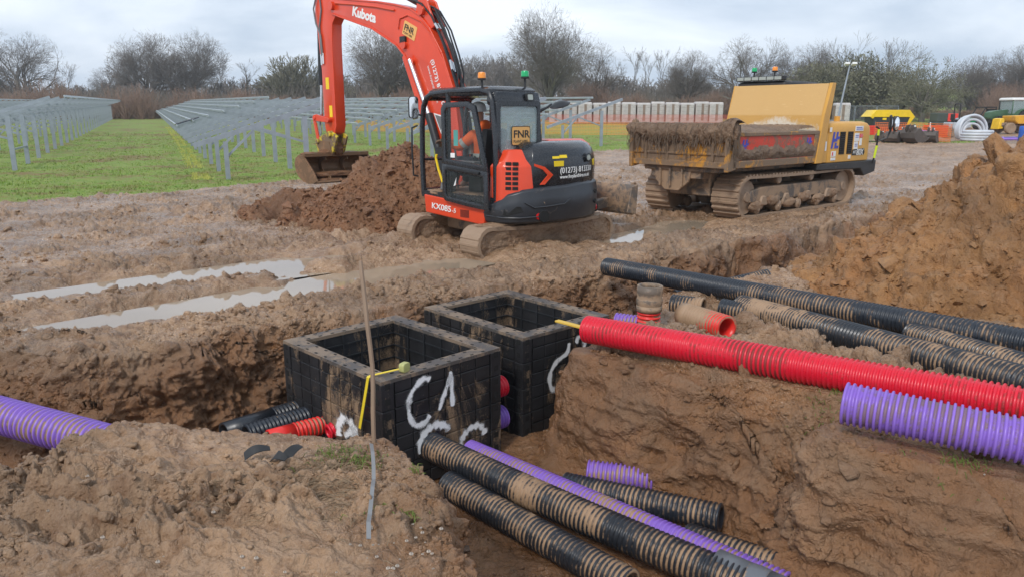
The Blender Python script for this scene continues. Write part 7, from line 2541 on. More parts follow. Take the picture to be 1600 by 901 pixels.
def build_yard():
    # wrapped pallets
    M_wrap = paint('white_shrink_wrap', (0.50, 0.47, 0.45), 0.35, mud=0.42, mscale=1.6, mud_shade_col=(0.27, 0.21, 0.17), var=0.2)
    M_card = paint('brown_carton', (0.23, 0.17, 0.13), 0.7, var=0.3)
    p0 = px_at(868, 88)
    src = thing('wrapped_pallet', 'x', 'pallet', tuple(p0), 0, 'white wrapped pallets beyond the racks')
    mb = MB()
    for k in range(3): mb.box((-0.62 + 0.52 * k, -0.55, 0.0), (-0.42 + 0.52 * k, 0.55, 0.12))
    mb.box((-0.64, -0.56, 0.12), (0.64, 0.56, 0.15)); mb.build('pallet_base', M_wood, src, smooth=False)
    mb = MB()
    mb.loft([[(p[0] * k, p[1] * k, z) for p in rrect(-0.64, -0.56, 0.64, 0.56, 0.08, 3)] for z, k in ((0.16, 0.99), (0.5, 1.0), (0.9, 0.985), (1.3, 1.0), (1.75, 0.985), (2.2, 1.0), (2.42, 0.97), (2.48, 0.88))])
    mb.build('wrap', M_wrap, src, smooth=True, angle=50)
    mb = MB()
    for x in (-0.652, 0.640): mb.box((x, -0.4, 0.3), (x + 0.012, 0.4, 2.2))
    mb.box((-0.10, -0.575, 0.35), (0.14, -0.563, 2.25))
    for z in (0.62, 1.05, 1.48, 1.92): mb.box((-0.56, -0.574, z), (0.56, -0.562, z + 0.015))
    mb.build('carton', M_card, src, smooth=False)
    names = ['first', 'second', 'third', 'fourth', 'fifth', 'sixth', 'seventh', 'eighth', 'ninth', 'tenth', 'eleventh', 'twelfth']
    for i in range(12):
        o = src if i == 0 else copy_tree(src)
        q = px_at(868 + i * 22.6, 88 + 0.5 * math.sin(i * 2.1))
        o.location = q
        o.rotation_euler.z = R((i * 37) % 7 - 3)
        o.scale = (1.16 + 0.06 * ((i * 7) % 4) / 3, 1, 0.94 + 0.05 * ((i * 5) % 3) / 2)
        o['label'] = ('wrapped white pallet, %s from the left in the row between the cab and the dumper' % names[i])
    o = copy_tree(src); o.location = px_at(1312, 80); o['label'] = 'white wrapped pallet standing alone by the lamp mast'
    # orange safety netting on pins
    def net(name, label, pts, h, mat):
        t = thing(name, label, 'safety fence', tuple(pts[0]))
        mb = MB(Matrix.Translation(-pts[0]))
        pins = MB(Matrix.Translation(-pts[0]))
        for i in range(len(pts) - 1):
            a, b = pts[i], pts[i + 1]
            L = (b - a).length
            rows = max(6, int(h / 0.1))
            n = int(L / 1.0) + 1
            def sagz(f, v): return v * h * (1 - 0.10 * math.sin(f * n * PI) ** 2 * v) + 0.04
            for r_ in range(rows + 1):
                for k in range(n):
                    f0, f1 = k / n, (k + 1) / n
                    fm = (f0 + f1) / 2
                    q0 = a.lerp(b, f0) + Vector((0, 0, sagz(f0, r_ / rows))); q1 = a.lerp(b, f1) + Vector((0, 0, sagz(f1, r_ / rows)))
                    mb.bar(q0, q1, 0.012, 0.028)
            for k in range(int(L / 0.12)):
                f = k * 0.12 / L
                q = a.lerp(b, f)
                mb.bar(q + Vector((0, 0, 0.04)), q + Vector((0, 0, sagz(f, 1.0))), 0.03, 0.01)
            for k in range(int(L / 3) + 1):
                q = a.lerp(b, k * 3 / L)
                pins.tube([q - Vector((0, 0, 0.1)), q + Vector((0, 0, h + 0.15))], 0.012, 5)
        mb.build('netting', mat, t, smooth=False, recalc=False)
        pins.build_each('pin', M_mudmetal, t, recalc=False)
        return t
    M_net = paint('orange_netting', (0.85, 0.20, 0.03), 0.5, var=0.06)
    M_net2 = paint('faded_red_netting', (0.62, 0.12, 0.08), 0.5, var=0.06)
    net('safety_netting', 'faded red netting along the foot of the wrapped pallets', [px_at(835, 85), px_at(1000, 84.5), px_at(1142, 84)], 1.0, M_net2)
    net('safety_netting', 'orange netting across the grass behind the rack row by the dumper', [px_at(556, 66), px_at(770, 60), px_at(990, 57), px_at(1130, 56)], 0.85, paint('yellow_orange_netting', (0.80, 0.33, 0.04), 0.5, var=0.06))
    net('safety_netting', 'bright orange netting behind the row of spare buckets', [px_at(1366, 51), px_at(1440, 49.5), px_at(1487, 46.5)], 1.05, M_net)
    # spare buckets on the grass
    specs = [(1381, 47.0, 0.62, 20, 'narrow dark spare bucket at the left end of the bucket row'), (1396, 46.6, 0.72, 14, 'second spare bucket of the row, with a rusty flank'),
             (1413, 46.8, 0.78, -8, 'black spare bucket in the middle of the bucket row'), (1431, 46.0, 0.98, 24, 'largest rusty spare bucket standing tilted in the row'), (1454, 46.4, 0.74, -20, 'toothed black bucket at the right end of the bucket row')]
    M_oldb = paint('old_bucket_steel', (0.10, 0.082, 0.07), 0.5, 0.3, mud=0.42, mscale=4, mud_shade_col=(0.2, 0.13, 0.09))
    for i, (px, dp, sz, tilt, lab) in enumerate(specs):
        q = px_at(px, dp)
        t = thing('spare_bucket', lab, 'bucket', tuple(q), R(200 + 25 * (i % 3)), 'spare buckets on the grass')
        T = Matrix.Scale(sz * 1.15, 4) @ Matrix.Translation((0, 0, 0.12)) @ Euler((0, R(tilt * 0.6), 0)).to_matrix().to_4x4()
        outer = [(-0.45, 0.0), (-0.2, -0.08), (0.1, -0.08), (0.38, 0.05), (0.52, 0.3), (0.46, 0.55), (0.25, 0.7), (0.05, 0.72)]
        mb = MB(T)
        inn = [(p[0] * 0.92, p[1] * 0.92 + 0.03) for p in outer]
        for k in range(len(outer) - 1): mb.prism([outer[k], outer[k + 1], inn[k + 1], inn[k]], -0.42, 0.42)
        for s in (-0.44, 0.44): mb.prism(outer + [(-0.15, 0.4)], s - 0.025, s + 0.025)
        mb.build('shell', M_oldb, t, bevel=0.006)
        mb = MB(T)
        for s in (-0.14, 0.14): mb.prism([(0.0, 0.70), (0.42, 0.58), (0.5, 0.82), (0.35, 0.95), (0.08, 0.92)], s - 0.03, s + 0.03)
        mb.build_each('hanger', M_oldb, t, bevel=0.005)
        mb = MB(T)
        for k in range(5):
            y = -0.40 + 0.2 * k
            mb.prism([(-0.44, 0.02), (-0.62, 0.05), (-0.62, 0.07), (-0.42, 0.07)], y - 0.04, y + 0.04)
        mb.build_each('tooth', M_oldb, t)
        mb = MB(T)
        for s in (-0.18, 0.18): mb.cyl((0.14, s - 0.03, 0.84), (0.14, s + 0.03, 0.84), 0.05, n=10)
        mb.build_each('pin', M_white, t)
    # grey coils of duct
    M_coil = paint('pale_coil', (0.55, 0.58, 0.62), 0.45, var=0.1, mud=0.1)
    def torus(mb, Rr, r, M, n=40, m=10):
        rings = []
        for i in range(n + 1):
            a = 2 * PI * i / n
            rings.append([M @ Vector(((Rr + r * math.cos(2 * PI * k / m)) * math.cos(a), (Rr + r * math.cos(2 * PI * k / m)) * math.sin(a), r * math.sin(2 * PI * k / m))) for k in range(m)])
        mb.loft(rings, caps=False)
    q = px_at(1521, 51)
    t = thing('duct_coil', 'pale coil of duct standing up on edge behind the flat coil', 'coil', tuple(q), 0, 'coils of pale duct')
    for k in range(5):
        mb = MB(); torus(mb, 0.98 - 0.02 * k, 0.085, Matrix.Translation((0.0, 0.1 + 0.14 * k, 0.60)) @ Euler((R(86), 0, R(6))).to_matrix().to_4x4()); mb.build('winding', M_coil, t)
    mb = MB(); torus(mb, 0.78, 0.08, Matrix.Translation((0.0, 0.16, 0.52)) @ Euler((R(84), 0, 0)).to_matrix().to_4x4()); torus(mb, 0.6, 0.08, Matrix.Translation((0, 0.18, 0.42)) @ Euler((R(84), 0, 0)).to_matrix().to_4x4()); mb.build('winding', M_coil, t)
    q = px_at(1526, 48.6)
    t = thing('duct_coil', 'pale coil of duct lying flat in front of the upright coil', 'coil', tuple(q), 0, 'coils of pale duct')
    for k in range(4):
        mb = MB(); torus(mb, 0.80 + 0.03 * ((k * 7) % 3), 0.09, Matrix.Translation((0.02 * k, 0, 0.10 + 0.165 * k))); mb.build('winding', M_coil, t)
    # red barrier sections stacked
    M_bar = paint('red_barrier', (0.78, 0.05, 0.03), 0.4, var=0.08)
    def barrier_stack(px, dp, n, rot, lab, wid=1.35):
        q = px_at(px, dp)
        t = thing('barrier_stack', lab, 'barriers', tuple(q), rot, 'red plastic barriers')
        for k in range(n):
            mb = MB(); z = 0.14 * k
            mb.box((-wid / 2, -0.45, z), (wid / 2, 0.45, z + 0.05)); mb.box((-wid / 2 + 0.02, -0.43, z + 0.05), (wid / 2 - 0.02, -0.36, z + 0.13)); mb.box((-wid / 2 + 0.02, 0.36, z + 0.05), (wid / 2 - 0.02, 0.43, z + 0.13))
            for s in range(5): mb.box((-wid / 2 + 0.1 + s * (wid - 0.28) / 4, -0.36, z + 0.05), (-wid / 2 + 0.18 + s * (wid - 0.28) / 4, 0.36, z + 0.10))
            mb.build('barrier', M_bar, t, bevel=0.01)
    barrier_stack(1461, 54, 6, 0.1, 'stack of red plastic barriers behind the orange netting')
    barrier_stack(1343, 58, 5, 0.2, 'stack of red plastic barriers between the lamp mast and the yellow skip', 2.2)
    M_pcr = paint('purple_plastic', (0.30, 0.17, 0.62), 0.45)
    q = px_at(1448, 50.5); t = thing('duct_bundle', 'bundle of short purple pipes beside the red barriers', 'pipes', tuple(q), 0.05)
    for r_ in range(3):
        for k in range(3 if r_ < 2 else 2):
            mb = MB(); mb.tube([(-0.55, 0.0 + 0.22 * k, 0.12 + 0.2 * r_), (0.55, 0.22 * k, 0.12 + 0.2 * r_)], 0.105, 12); mb.build('short_pipe', M_pcr, t)
    # purple and dark pipes lying loose
    for i, (pa, da, pb, db, lab) in enumerate(((1546, 50.0, 1586, 51.0, 'purple pipe lying on the mud right of the pale coils'), (1560, 50.6, 1640, 50.2, 'dark blue pipe lying on the mud right of the pale coils'), (1555, 49.3, 1630, 49.6, 'second purple pipe, nearest on the mud by the blue drum'))):
        mb = MB(); a, b = px_at(pa, da), px_at(pb, db); mb.tube([a + Vector((0, 0, 0.09)), b + Vector((0, 0, 0.09))], 0.09, 10)
        o = mb.build('loose_pipe', M_pcr if i != 1 else paint('navy_pipe', (0.03, 0.04, 0.14), 0.45)); tag(o, lab, 'pipe', 'loose pipes in the yard')
    q = px_at(1600, 47.5); t = thing('blue_drum', 'blue plastic drum at the right edge of the yard', 'drum', tuple(q))
    mb = MB(); mb.lathe([(0.0, 0), (0.28, 0.0), (0.30, 0.05), (0.30, 0.3), (0.315, 0.32), (0.30, 0.34), (0.30, 0.62), (0.315, 0.64), (0.30, 0.66), (0.30, 0.9), (0.26, 0.97), (0.0, 0.98)], None, 24); mb.build('body', M_blue, t)
    mb = MB(); mb.lathe([(0.04, 0.97), (0.04, 1.0), (0.0, 1.0)], Matrix.Translation((0.14, 0, 0)), 10); mb.build('cap', M_rubber, t)
    # covered yellow skip
    q = px_at(1384, 62); t = thing('covered_skip', 'yellow framed skip with a dark body beyond the netting', 'skip', (q.x, q.y, q.z))
    mb = MB(); mb.prism([(-1.35, 0.0), (1.35, 0.0), (1.5, 1.25), (-1.5, 1.25)], -0.8, 0.8); mb.build('body', paint('slate_body', (0.03, 0.035, 0.042), 0.5), t, bevel=0.03)
    mb = MB(); mb.prism([(-1.78, 1.26), (-1.32, 1.80), (1.32, 1.80), (1.80, 1.26), (1.25, 0.45), (1.15, 0.45), (1.42, 1.24), (-1.45, 1.24), (-1.55, 1.1)], -0.88, -0.80); mb.prism([(-1.78, 1.26), (-1.32, 1.80), (1.32, 1.80), (1.80, 1.26)], -0.80, 0.88); mb.build('hood', paint('bright_yellow', (0.83, 0.55, 0.01), 0.4), t, bevel=0.015)
    mb = MB(); mb.box((-0.75, -0.83, 1.02), (-0.45, -0.806, 1.18)); mb.build('sticker', M_yellow, t)
    mb = MB(); mb.box((-1.5, -0.9, 0.0), (1.5, -0.84, 0.5)); mb.build('red_skirt', paint('dull_red', (0.35, 0.05, 0.04), 0.5), t)
    # mesh panel fence and lamp mast
    q = px_at(1300, 84); t = thing('mesh_fence', 'grey wire mesh site fence behind the lamp mast', 'fence', tuple(q))
    for k in range(3):
        mb = MB(); x = 2.4 * k
        for xx in (x, x + 2.3): mb.tube([(xx, 0, 0), (xx, 0, 2.0)], 0.025, 6)
        for z in (0.1, 2.0): mb.tube([(x, 0, z), (x + 2.3, 0, z)], 0.025, 6)
        mb.build('panel_frame', M_galv, t)
        mb = MB()
        for i in range(1, 22): mb.bar((x + i * 0.105, 0, 0.1), (x + i * 0.105, 0, 2.0), 0.008, 0.008)
        for i in range(1, 9): mb.bar((x, 0.01, 0.1 + i * 0.21), (x + 2.3, 0.01, 0.1 + i * 0.21), 0.008, 0.008)
        mb.build('wire_mesh', M_galv, t, smooth=False, recalc=False)
    q = px_at(1305, 58); t = thing('lamp_mast', 'leaning grey mast with two lamp heads right of the headboard', 'lamp mast', tuple(q))
    mb = MB(); mb.tube([(0, 0, 0), (0.28, 0, 2.6), (0.62, 0, 5.1)], [0.09, 0.07, 0.05], 10); mb.build('mast', M_galv, t)
    mb = MB(); mb.box((-0.5, -0.5, 0.3), (0.5, 0.5, 1.1)); mb.build('trailer_body', M_grey, t, bevel=0.05)
    for s in (-1, 1):
        mb = MB(); mb.obox((0.65 + 0.27 * s, -0.05, 5.18), (0.36, 0.3, 0.16), (R(-25), 0, 0)); h = mb.build('lamp_head', M_white, t, bevel=0.02)
    # tractor
    q = px_at(1572, 67)
    t = thing('tractor', 'dark green tractor with a white roofed cab at the right edge', 'tractor', tuple(q), R(188))
    Mg = paint('tractor_green', (0.055, 0.12, 0.06), 0.4, mud=0.12)
    mb = MB(); mb.prism([(0.35, 0.95), (1.95, 0.95), (2.05, 1.1), (2.0, 1.55), (1.6, 1.68), (0.35, 1.78)], -0.38, 0.38); mb.build('bonnet', Mg, t, bevel=0.05, seg=2)
    mb = MB(); mb.box((-1.0, -0.35, 0.6), (1.9, 0.35, 0.98)); mb.build('chassis', M_frame_black, t, bevel=0.03)
    mb = MB()
    for x in (-1.05, 0.35):
        for y in (-0.78, 0.78): mb.tube([(x, y, 1.2), (x * 0.93, y * 0.95, 2.55)], 0.045, 8)
    mb.box((-1.08, -0.8, 1.15), (0.38, 0.8, 1.45)); mb.build('cab_frame', Mg, t, bevel=0.02)
    mb = MB(); mb.loft([[(p[0], p[1], z) for p in rrect(-1.15 + i, -0.86 + i, 0.45 - i, 0.86 - i, 0.15)] for z, i in ((2.55, 0.03), (2.6, 0), (2.72, 0.02), (2.78, 0.12))]); mb.build('cab_roof', M_white, t)
    mb = MB(); mb.box((-1.03, -0.77, 1.45), (0.33, -0.75, 2.52)); mb.box((-1.03, 0.75, 1.45), (0.33, 0.77, 2.52)); mb.box((0.32, -0.74, 1.45), (0.34, 0.74, 2.52)); mb.box((-1.05, -0.74, 1.45), (-1.03, 0.74, 2.52)); mb.build('cab_glass', M_glass, t, smooth=False)
    for (x, r_, w_, yy) in ((-0.75, 0.85, 0.5, 0.95), (1.45, 0.6, 0.42, 0.85)):
        for s in (-1, 1):
            mb = MB(); T = Matrix(((1, 0, 0, x), (0, 0, 1, s * yy), (0, 1, 0, r_), (0, 0, 0, 1)))
            mb.lathe([(r_ * 0.55, -w_ / 2), (r_ * 0.93, -w_ / 2), (r_, -w_ * 0.35), (r_, w_ * 0.35), (r_ * 0.93, w_ / 2), (r_ * 0.55, w_ / 2)], T, 28)
            for k in range(18):
                a = 2 * PI * k / 18
                mb.obox((x + math.cos(a) * (r_ + 0.01), s * yy, r_ + math.sin(a) * (r_ + 0.01)), (0.06, w_ * 0.9, 0.07), (0, -a, 0))
            wl = mb.build('wheel', M_rubber, t)
            mb = MB(); mb.lathe([(0.02, -w_ * 0.3), (r_ * 0.5, -w_ * 0.32), (r_ * 0.56, -w_ * 0.4), (r_ * 0.56, w_ * 0.4), (r_ * 0.5, w_ * 0.32), (0.02, w_ * 0.3)], T, 20); mb.build('rim', M_mudmetal, wl)
    for s in (-1, 1):
        mb = MB()
        ring = arc(-0.75, 0.85, 1.0, 20, 160, 12)
        for i in range(12): mb.bar((ring[i][0], s * 0.95, ring[i][1]), (ring[i + 1][0], s * 0.95, ring[i + 1][1]), 0.55, 0.03, up=(0, 0, 1) if abs(ring[i][0] + .75) < .6 else (1, 0, 0))
        mb.build('mudguard', Mg, t)
    mb = MB(); mb.tube([(0.5, -0.5, 1.7), (0.5, -0.55, 2.5)], 0.05, 8); mb.build('exhaust_pipe', M_hose, t)
    # yellow site dumper
    q = px_at(1590, 60)
    t = thing('site_dumper', 'yellow wheeled site dumper in front of the green tractor', 'dumper', tuple(q), R(3))
    Mye = paint('site_yellow', (0.72, 0.36, 0.02), 0.45, mud=0.4, mscale=2)
    mb = MB(); mb.prism([(-0.6, 0.75), (1.2, 0.75), (1.7, 1.35), (1.6, 1.45), (-0.9, 1.38), (-0.85, 1.0)], -0.75, 0.75); mb.build('skip', Mye, t, bevel=0.04)
    mb = MB(); mb.box((-1.7, -0.5, 0.55), (-0.7, 0.5, 0.85)); mb.box((-1.2, -0.25, 0.4), (0.9, 0.25, 0.7)); mb.build('chassis', M_mudmetal, t, bevel=0.03)
    mb = MB(); mb.prism([(-1.95, 0.35), (-1.55, 0.4), (-1.5, 1.05), (-1.6, 1.2), (-1.85, 1.15)], -0.45, 0.45); mb.build('engine_cover', paint('clean_yellow', (0.82, 0.5, 0.01), 0.4), t, bevel=0.03)
    for x in (-1.15, 0.55):
        for s in (-1, 1):
            mb = MB(); T = Matrix(((1, 0, 0, x), (0, 0, 1, s * 0.68), (0, 1, 0, 0.42), (0, 0, 0, 1)))
            mb.lathe([(0.1, -0.13), (0.2, -0.16), (0.38, -0.16), (0.42, -0.1), (0.42, 0.1), (0.38, 0.16), (0.2, 0.16), (0.1, 0.13)], T, 20); mb.build('wheel', M_track, t)
    # utility buggy
    q = px_at(1533, 70)
    t = thing('utility_buggy', 'dark green utility buggy with a black roof behind the pale coils', 'buggy', tuple(q), R(184))
    mb = MB(); mb.prism([(-1.4, 0.5), (1.4, 0.5), (1.45, 0.85), (0.9, 1.05), (0.3, 1.1), (-0.2, 0.9), (-0.5, 1.1), (-1.45, 1.1)], -0.7, 0.7); mb.build('body', paint('buggy_green', (0.02, 0.25, 0.10), 0.4), t, bevel=0.05)
    mb = MB()
    for y in (-0.62, 0.62): mb.tube([(0.75, y, 1.05), (0.25, y, 1.95), (-0.7, y, 1.95), (-0.85, y, 1.05)], 0.05, 8)
    mb.box((-0.75, -0.66, 1.93), (0.32, 0.66, 2.0)); mb.box((-0.8, -0.6, 1.1), (-0.74, 0.6, 1.8)); mb.build('roll_cage', M_rubber, t)
    for x in (-0.95, 0.95):
        for s in (-1, 1):
            mb = MB(); T = Matrix(((1, 0, 0, x), (0, 0, 1, s * 0.66), (0, 1, 0, 0.36), (0, 0, 0, 1)))
            mb.lathe([(0.08, -0.1), (0.2, -0.13), (0.33, -0.13), (0.36, -0.08), (0.36, 0.08), (0.33, 0.13), (0.2, 0.13), (0.08, 0.1)], T, 18); mb.build('wheel', M_rubber, t)
    # ride-on machine with roll bar
    q = px_at(1494, 55)
    t = thing('ride_on_roller', 'small grey ride-on machine with a black roll bar', 'roller', tuple(q), R(175))
    mb = MB(); mb.box((-0.75, -0.5, 0.5), (0.75, 0.5, 1.0)); mb.prism([(-0.7, 1.0), (0.1, 1.0), (0.0, 1.3), (-0.65, 1.35)], -0.42, 0.42); mb.build('body', paint('pale_grey_body', (0.42, 0.45, 0.48), 0.45, mud=0.2), t, bevel=0.05)
    mb = MB(); mb.tube([(0.1, -0.42, 1.0), (0.12, -0.42, 2.2), (0.12, -0.34, 2.3), (0.12, 0.34, 2.3), (0.12, 0.42, 2.2), (0.1, 0.42, 1.0)], 0.045, 8); mb.build('roll_bar', M_rubber, t)
    mb = MB(); mb.box((-0.1, -0.28, 1.05), (0.35, 0.28, 1.2)); mb.box((0.32, -0.28, 1.15), (0.42, 0.28, 1.6)); mb.build('seat', M_rubber, t, bevel=0.04)
    for x in (-0.62, 0.62):
        mb = MB(); T = Matrix(((1, 0, 0, x), (0, 0, 1, 0), (0, 1, 0, 0.34), (0, 0, 0, 1))); mb.lathe([(0.1, -0.5), (0.32, -0.5), (0.34, -0.47), (0.34, 0.47), (0.32, 0.5), (0.1, 0.5)], T, 24); mb.build('drum', M_track, t)
    q = px_at(1472, 58)
    t = thing('generator', 'dark grey generator box with a red door behind the barriers', 'generator', tuple(q), 0.1)
    mb = MB(); mb.box((-0.9, -0.5, 0.1), (0.9, 0.5, 0.95)); mb.box((-0.85, -0.45, 0.95), (0.85, 0.45, 1.62)); mb.build('body', paint('dark_green_box', (0.06, 0.075, 0.06), 0.5), t, bevel=0.04)
    mb = MB(); mb.box((0.0, -0.475, 1.0), (0.8, -0.455, 1.58)); mb.build('door', M_bar, t, bevel=0.006)
    # cone
    q = px_at(1452, 53); t = thing('traffic_cone', 'white banded cone by the red barriers', 'cone', (q.x, q.y, q.z))
    mb = MB(); mb.box((-0.2, -0.2, 0), (0.2, 0.2, 0.04)); mb.build('base', M_rubber, t)
    mb = MB(); mb.lathe([(0.15, 0.04), (0.03, 1.05), (0.0, 1.06)], None, 16); mb.build('cone_body', M_white, t)


def build_foreground():
    # weathered lath pushed in the mound
    f = at(584, 694, 0.12)
    mb = MB()
    p0 = Vector((f.x, f.y, -0.1)); p1 = Vector((f.x + 0.005, f.y + 0.03, 0.6)); p2 = Vector((f.x - 0.045, f.y + 0.08, 1.20))
    pts = [p0.lerp(p1, k / 5) for k in range(5)] + [p1.lerp(p2, k / 5) for k in range(6)]
    rnd = random.Random(2)
    pts = [p + Vector((rnd.uniform(-.003, .003), 0, 0)) for p in pts]
    mb.tube(pts, [0.0135] * 10 + [0.011], 6)
    o = mb.build('wooden_stake', M_wood, None); tag(o, 'thin weathered wooden stake standing in front of the C1 chamber', 'stake')
    # strap running down from its foot
    zs = lambda x, y: float(base_height(np.array([x]), np.array([y]))[0][0])
    pts = []
    for k in range(9):
        t_ = k / 8
        q = at(580 + 4 * math.sin(t_ * 5), 692 + 150 * t_, 0.18)
        z = zs(q.x, q.y)
        q = at(580 + 4 * math.sin(t_ * 5), 692 + 150 * t_, z + 0.05)
        pts.append(Vector((q.x, q.y, q.z + 0.03 * math.sin(t_ * 9) ** 2)))
    mb = MB()
    for a, b in zip(pts[:-1], pts[1:]): mb.bar(a, b, 0.020, 0.004, up=(0.3, -0.6, 0.7))
    o = mb.build('plastic_strap', M_strap, None, smooth=False); tag(o, 'grey plastic strap trailing down the mound from the stake', 'strap')
    # torn black plastic scraps
    for i, (px, py, l, a) in enumerate(((402, 706, 0.14, 20), (437, 716, 0.10, -30), (456, 708, 0.16, 65))):
        q = at(px, py, 0.18); q = at(px, py, zs(q.x, q.y) + 0.045)
        mb = MB(Matrix.Translation(q) @ Euler((R(18), R(-10), R(a))).to_matrix().to_4x4())
        n = 8
        r0 = [[(l * (k / n - 0.5), -0.035 * (1 - 0.6 * (k / n)), 0.02 * math.sin(k / n * PI) + dz) for k in range(n + 1)] for dz in (0, 0.004)]
        r1 = [[(l * (k / n - 0.5), 0.03 * (1 - 0.4 * (k / n)), 0.035 * math.sin(k / n * PI) + dz) for k in range(n + 1)] for dz in (0, 0.004)]
        rings = [[r0[0][k], r1[0][k], r1[1][k], r0[1][k]] for k in range(n + 1)]
        mb.loft(rings)
        o = mb.build('plastic_scrap', M_rubber, None)
        tag(o, ['torn black plastic scrap, farthest from the stake on the mound', 'smallest torn black plastic scrap, in the middle of the three', 'curled black plastic scrap nearest the stake'][i], 'scrap', 'torn scraps on the mound')
    # weeds, straw and flints
    rng = np.random.default_rng(9)
    def tufts(name, label, spots, mat, per, h, spread, flat=0.3, thick=0.0022):
        segs = []
        for (px, py, n, sp) in spots:
            c = at(px, py, 0.15); c = at(px, py, zs(c.x, c.y))
            cnt = int(per * n)
            off = rng.normal(0, sp, (cnt, 2))
            X = c.x + off[:, 0]; Y = c.y + off[:, 1]
            Z = base_height(X, Y)[0]
            for i in range(cnt):
                a = rng.uniform(0, 2 * PI); hh = h * rng.uniform(0.4, 1.1)
                lx, ly = math.cos(a) * flat * hh, math.sin(a) * flat * hh
                p = np.array((X[i], Y[i], Z[i] + 0.0))
                m = p + (lx * 0.4, ly * 0.4, hh * 0.65); e = p + (lx, ly, hh * (1.0 if flat < 0.8 else 0.5))
                segs.append((tuple(p), tuple(m), thick, thick * 0.9)); segs.append((tuple(m), tuple(e), thick * 0.9, 0.0006))
        o = segs_mesh(name, segs, mat, 3)
        return tag(o, label, 'weeds', None, 'stuff')
    tufts('weeds', 'sparse green weeds on the mound and the bank', [(540, 712, 0.7, 0.08), (572, 722, 0.45, 0.05), (655, 735, 0.2, 0.03), (590, 798, 0.3, 0.06), (505, 712, 0.25, 0.07), (1290, 660, 0.6, 0.08), (1500, 735, 0.5, 0.10), (1480, 768, 0.6, 0.06), (640, 800, 0.4, 0.05), (1000, 570, 0.2, 0.03)], paint('weed_green', (0.13, 0.19, 0.03), 0.7, var=0.3), 130, 0.055, 0.05, 0.8, 0.0022)
    tufts('dead_grass', 'matted straw and roots in the mud of the mound', [(430, 765, 1.6, 0.16), (500, 755, 1.8, 0.15), (390, 745, 1, 0.16), (520, 720, 1, 0.10), (480, 800, 1.0, 0.16), (1100, 600, 0.5, 0.12), (1240, 640, 0.6, 0.10)], paint('straw', (0.23, 0.16, 0.095), 0.8, var=0.3), 110, 0.035, 0.1, 3.2, 0.0022)
    V, Fc = [], []
    segs = []
    for k in range(120):
        px, py = [(rng.uniform(560, 690), rng.uniform(820, 899)), (rng.uniform(1000, 1130), rng.uniform(600, 690)), (rng.uniform(1100, 1600), rng.uniform(700, 899)), (rng.uniform(20, 560), rng.uniform(740, 899))][k % 4]
        c = at(px, py, 0.1); c = at(px, py, zs(c.x, c.y)); r_ = rng.uniform(0.003, 0.009)
        z = c.z + 0.012
        segs.append(((c.x - r_, c.y, z), (c.x, c.y, z + 0.002), r_ * 0.5, r_)); segs.append(((c.x, c.y, z + 0.002), (c.x + r_, c.y, z), r_, r_ * 0.4))
    o = segs_mesh('pebbles', segs, paint('pale_flint', (0.42, 0.36, 0.3), 0.6, var=0.3), 6)
    tag(o, 'small pale flints in the mud', 'pebbles', None, 'stuff')
    # loose clods on the open mud
    segs = []
    # marker pin by the spoil heap
    q = at(1571, 246, 0.45)
    mb = MB(); p = px_at(1571, 34); mb.tube([p, p + Vector((0.02, 0, 0.75))], 0.018, 6); o = mb.build('marker_pin', M_wood, None); tag(o, 'thin dark marker pin beyond the top of the spoil heap', 'stake')
    # grass blades over the nearer field, as one mass
    n = 110000
    Y = np.exp(rng.uniform(math.log(15), math.log(62), n)); Xp = rng.uniform(-0.75, 0.35, n); X = Xp * Y
    gl = np.interp(X, GX, GY)
    k = (Y > gl + 0.15) & (fbm(X * 0.35, Y * 0.18, None, 3, seed=505) < 0.20 + rng.uniform(-0.1, 0.1, n))
    X, Y = X[k], Y[k]
    X2 = rng.normal(25.5, 1.6, 2500); Y2 = rng.normal(47.6, 0.6, 2500)
    X = np.concatenate([X, X2]); Y = np.concatenate([Y, Y2])
    Z = rise(Y)
    h = rng.uniform(0.03, 0.10, len(X)) * (0.75 + 0.4 * vnoise(X * 0.6, Y * 0.6, seed=501))
    a = rng.uniform(0, 2 * PI, len(X))
    u = np.stack([np.cos(a), np.sin(a), np.zeros_like(a)], 1) * (0.006 + 0.00035 * Y)[:, None]
    P = np.stack([X, Y, Z - 0.01], 1)
    l = np.stack([rng.normal(0, 0.04, len(X)), rng.normal(0, 0.04, len(X)), h], 1)
    V = np.stack([P - u, P + u, P + l], 1).reshape(-1, 3)
    me = bpy.data.meshes.new('grass')
    me.vertices.add(len(V)); me.vertices.foreach_set('co', V.astype(np.float32).ravel())
    me.loops.add(len(V)); me.loops.foreach_set('vertex_index', np.arange(len(V), dtype=np.int32))
    me.polygons.add(len(V) // 3); me.polygons.foreach_set('loop_start', np.arange(0, len(V), 3, dtype=np.int32)); me.polygons.foreach_set('loop_total', np.full(len(V) // 3, 3, np.int32))
    me.update(calc_edges=True)
    me.materials.append(grass_mat('grass_blades', (0.165, 0.285, 0.045), (0.31, 0.34, 0.09), 0.4))
    o = bpy.data.objects.new('grass', me); COL.objects.link(o)
    tag(o, 'short grass blades across the field', 'grass', None, 'stuff')
    # a strip of yellowed grass running up the aisle
    segs = []
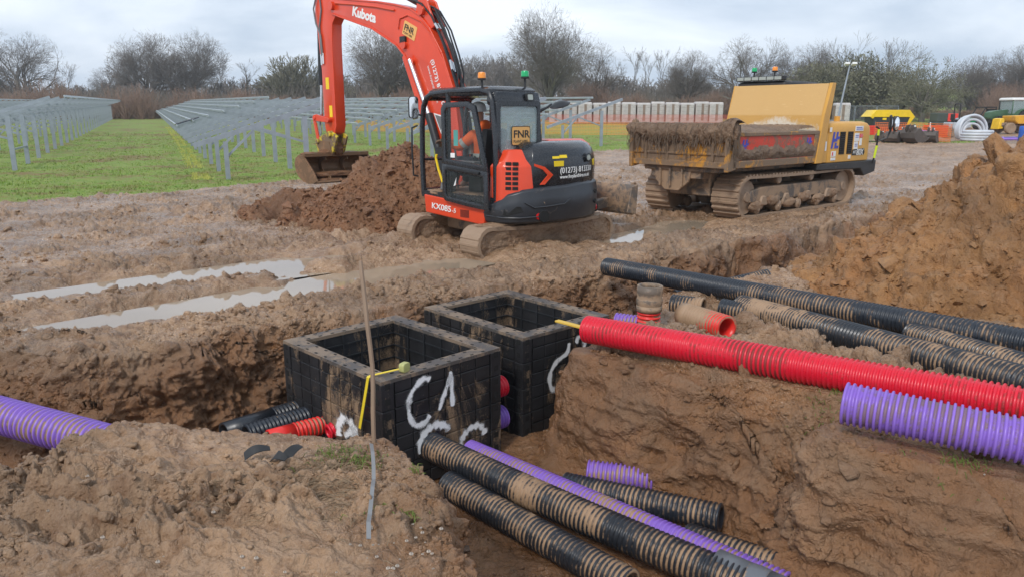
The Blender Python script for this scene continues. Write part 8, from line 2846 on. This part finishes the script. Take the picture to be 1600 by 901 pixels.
    for k in range(2200):
        f = rng.uniform(0, 1) ** 1.4
        d = 23.2 * (75 / 23.2) ** f
        c = px_at(lerp(316, 262, f ** 0.8), d)
        if vnoise(np.array([d * 0.9]), np.array([0.5]), seed=611)[0] < -0.22: continue
        o_ = rng.normal(0, 0.07) + (0.17 if k % 2 else -0.17)
        p = (c.x + o_, c.y + rng.normal(0, 0.1), c.z + 0.0); hh = rng.uniform(0.04, 0.10)
        segs.append((p, (p[0] + rng.normal(0, 0.03), p[1] + rng.normal(0, 0.03), p[2] + hh), 0.004 + 0.0002 * d, 0.001))
    o = segs_mesh('yellowed_grass', segs, paint('yellow_grass', (0.42, 0.42, 0.08), 0.7, var=0.2), 3)
    tag(o, 'strip of yellowed grass running up the aisle between the racks', 'grass', None, 'stuff')
def build_haze():
    mb = MB()
    mb.box((-260, -40, -3.0), (260, 320, 24.0))
    m = bpy.data.materials.new('damp_air')
    m.use_nodes = True
    nt = m.node_tree
    nt.nodes.clear()
    out = nt.nodes.new('ShaderNodeOutputMaterial')
    v = nt.nodes.new('ShaderNodeVolumePrincipled')
    v.inputs['Color'].default_value = (0.86, 0.91, 0.97, 1)
    v.inputs['Density'].default_value = 0.0006
    v.inputs['Anisotropy'].default_value = 0.2
    nt.links.new(v.outputs[0], out.inputs['Volume'])
    o = mb.build('haze', m, None, smooth=False)
    tag(o, 'thin damp haze over the field', 'haze', None, 'stuff')
# ---------------------------------------------------------------- assembly
build_terrain()
M_water = water_mat('puddle_water', (0.34, 0.262, 0.185))
puddle('puddle', [(-6.9, 7.5), (-5.9, 6.9), (-2.2, 9.9), (-0.5, 11.4), (-1.4, 12.2), (-3.6, 10.7)], -0.045, 'pale puddle filling a wheel rut left of the excavator', M_water)
puddle('puddle', [(-5.3, 6.6), (-4.3, 6.35), (-1.5, 9.0), (-0.2, 10.4), (-1.0, 11.0), (-2.4, 9.7)], -0.048, 'long pale puddle in the nearer wheel rut', M_water)
puddle('puddle', [(0.9, 11.0), (2.2, 11.2), (4.4, 14.4), (3.4, 15.4), (1.4, 13.4)], -0.07, 'puddle between the excavator and the dumper', M_water)
heap('spoil_heap', 'large orange brown spoil heap at the right edge', 7.9, 8.2, 4.9, 3.6, fn_big, 0.022, M_spoil, 0.45, 1.0, 900)
heap('spoil_heap', 'red brown soil heap under the excavator bucket', -2.6, 15.0, 3.6, 2.6, fn_small, 0.032, M_spoil2, 0.5, 1.1, 950)
build_ducts()
build_chambers()
build_excavator()
build_operator()
build_dumper()
build_racks()
build_trees()
build_yard()
build_foreground()
build_haze()
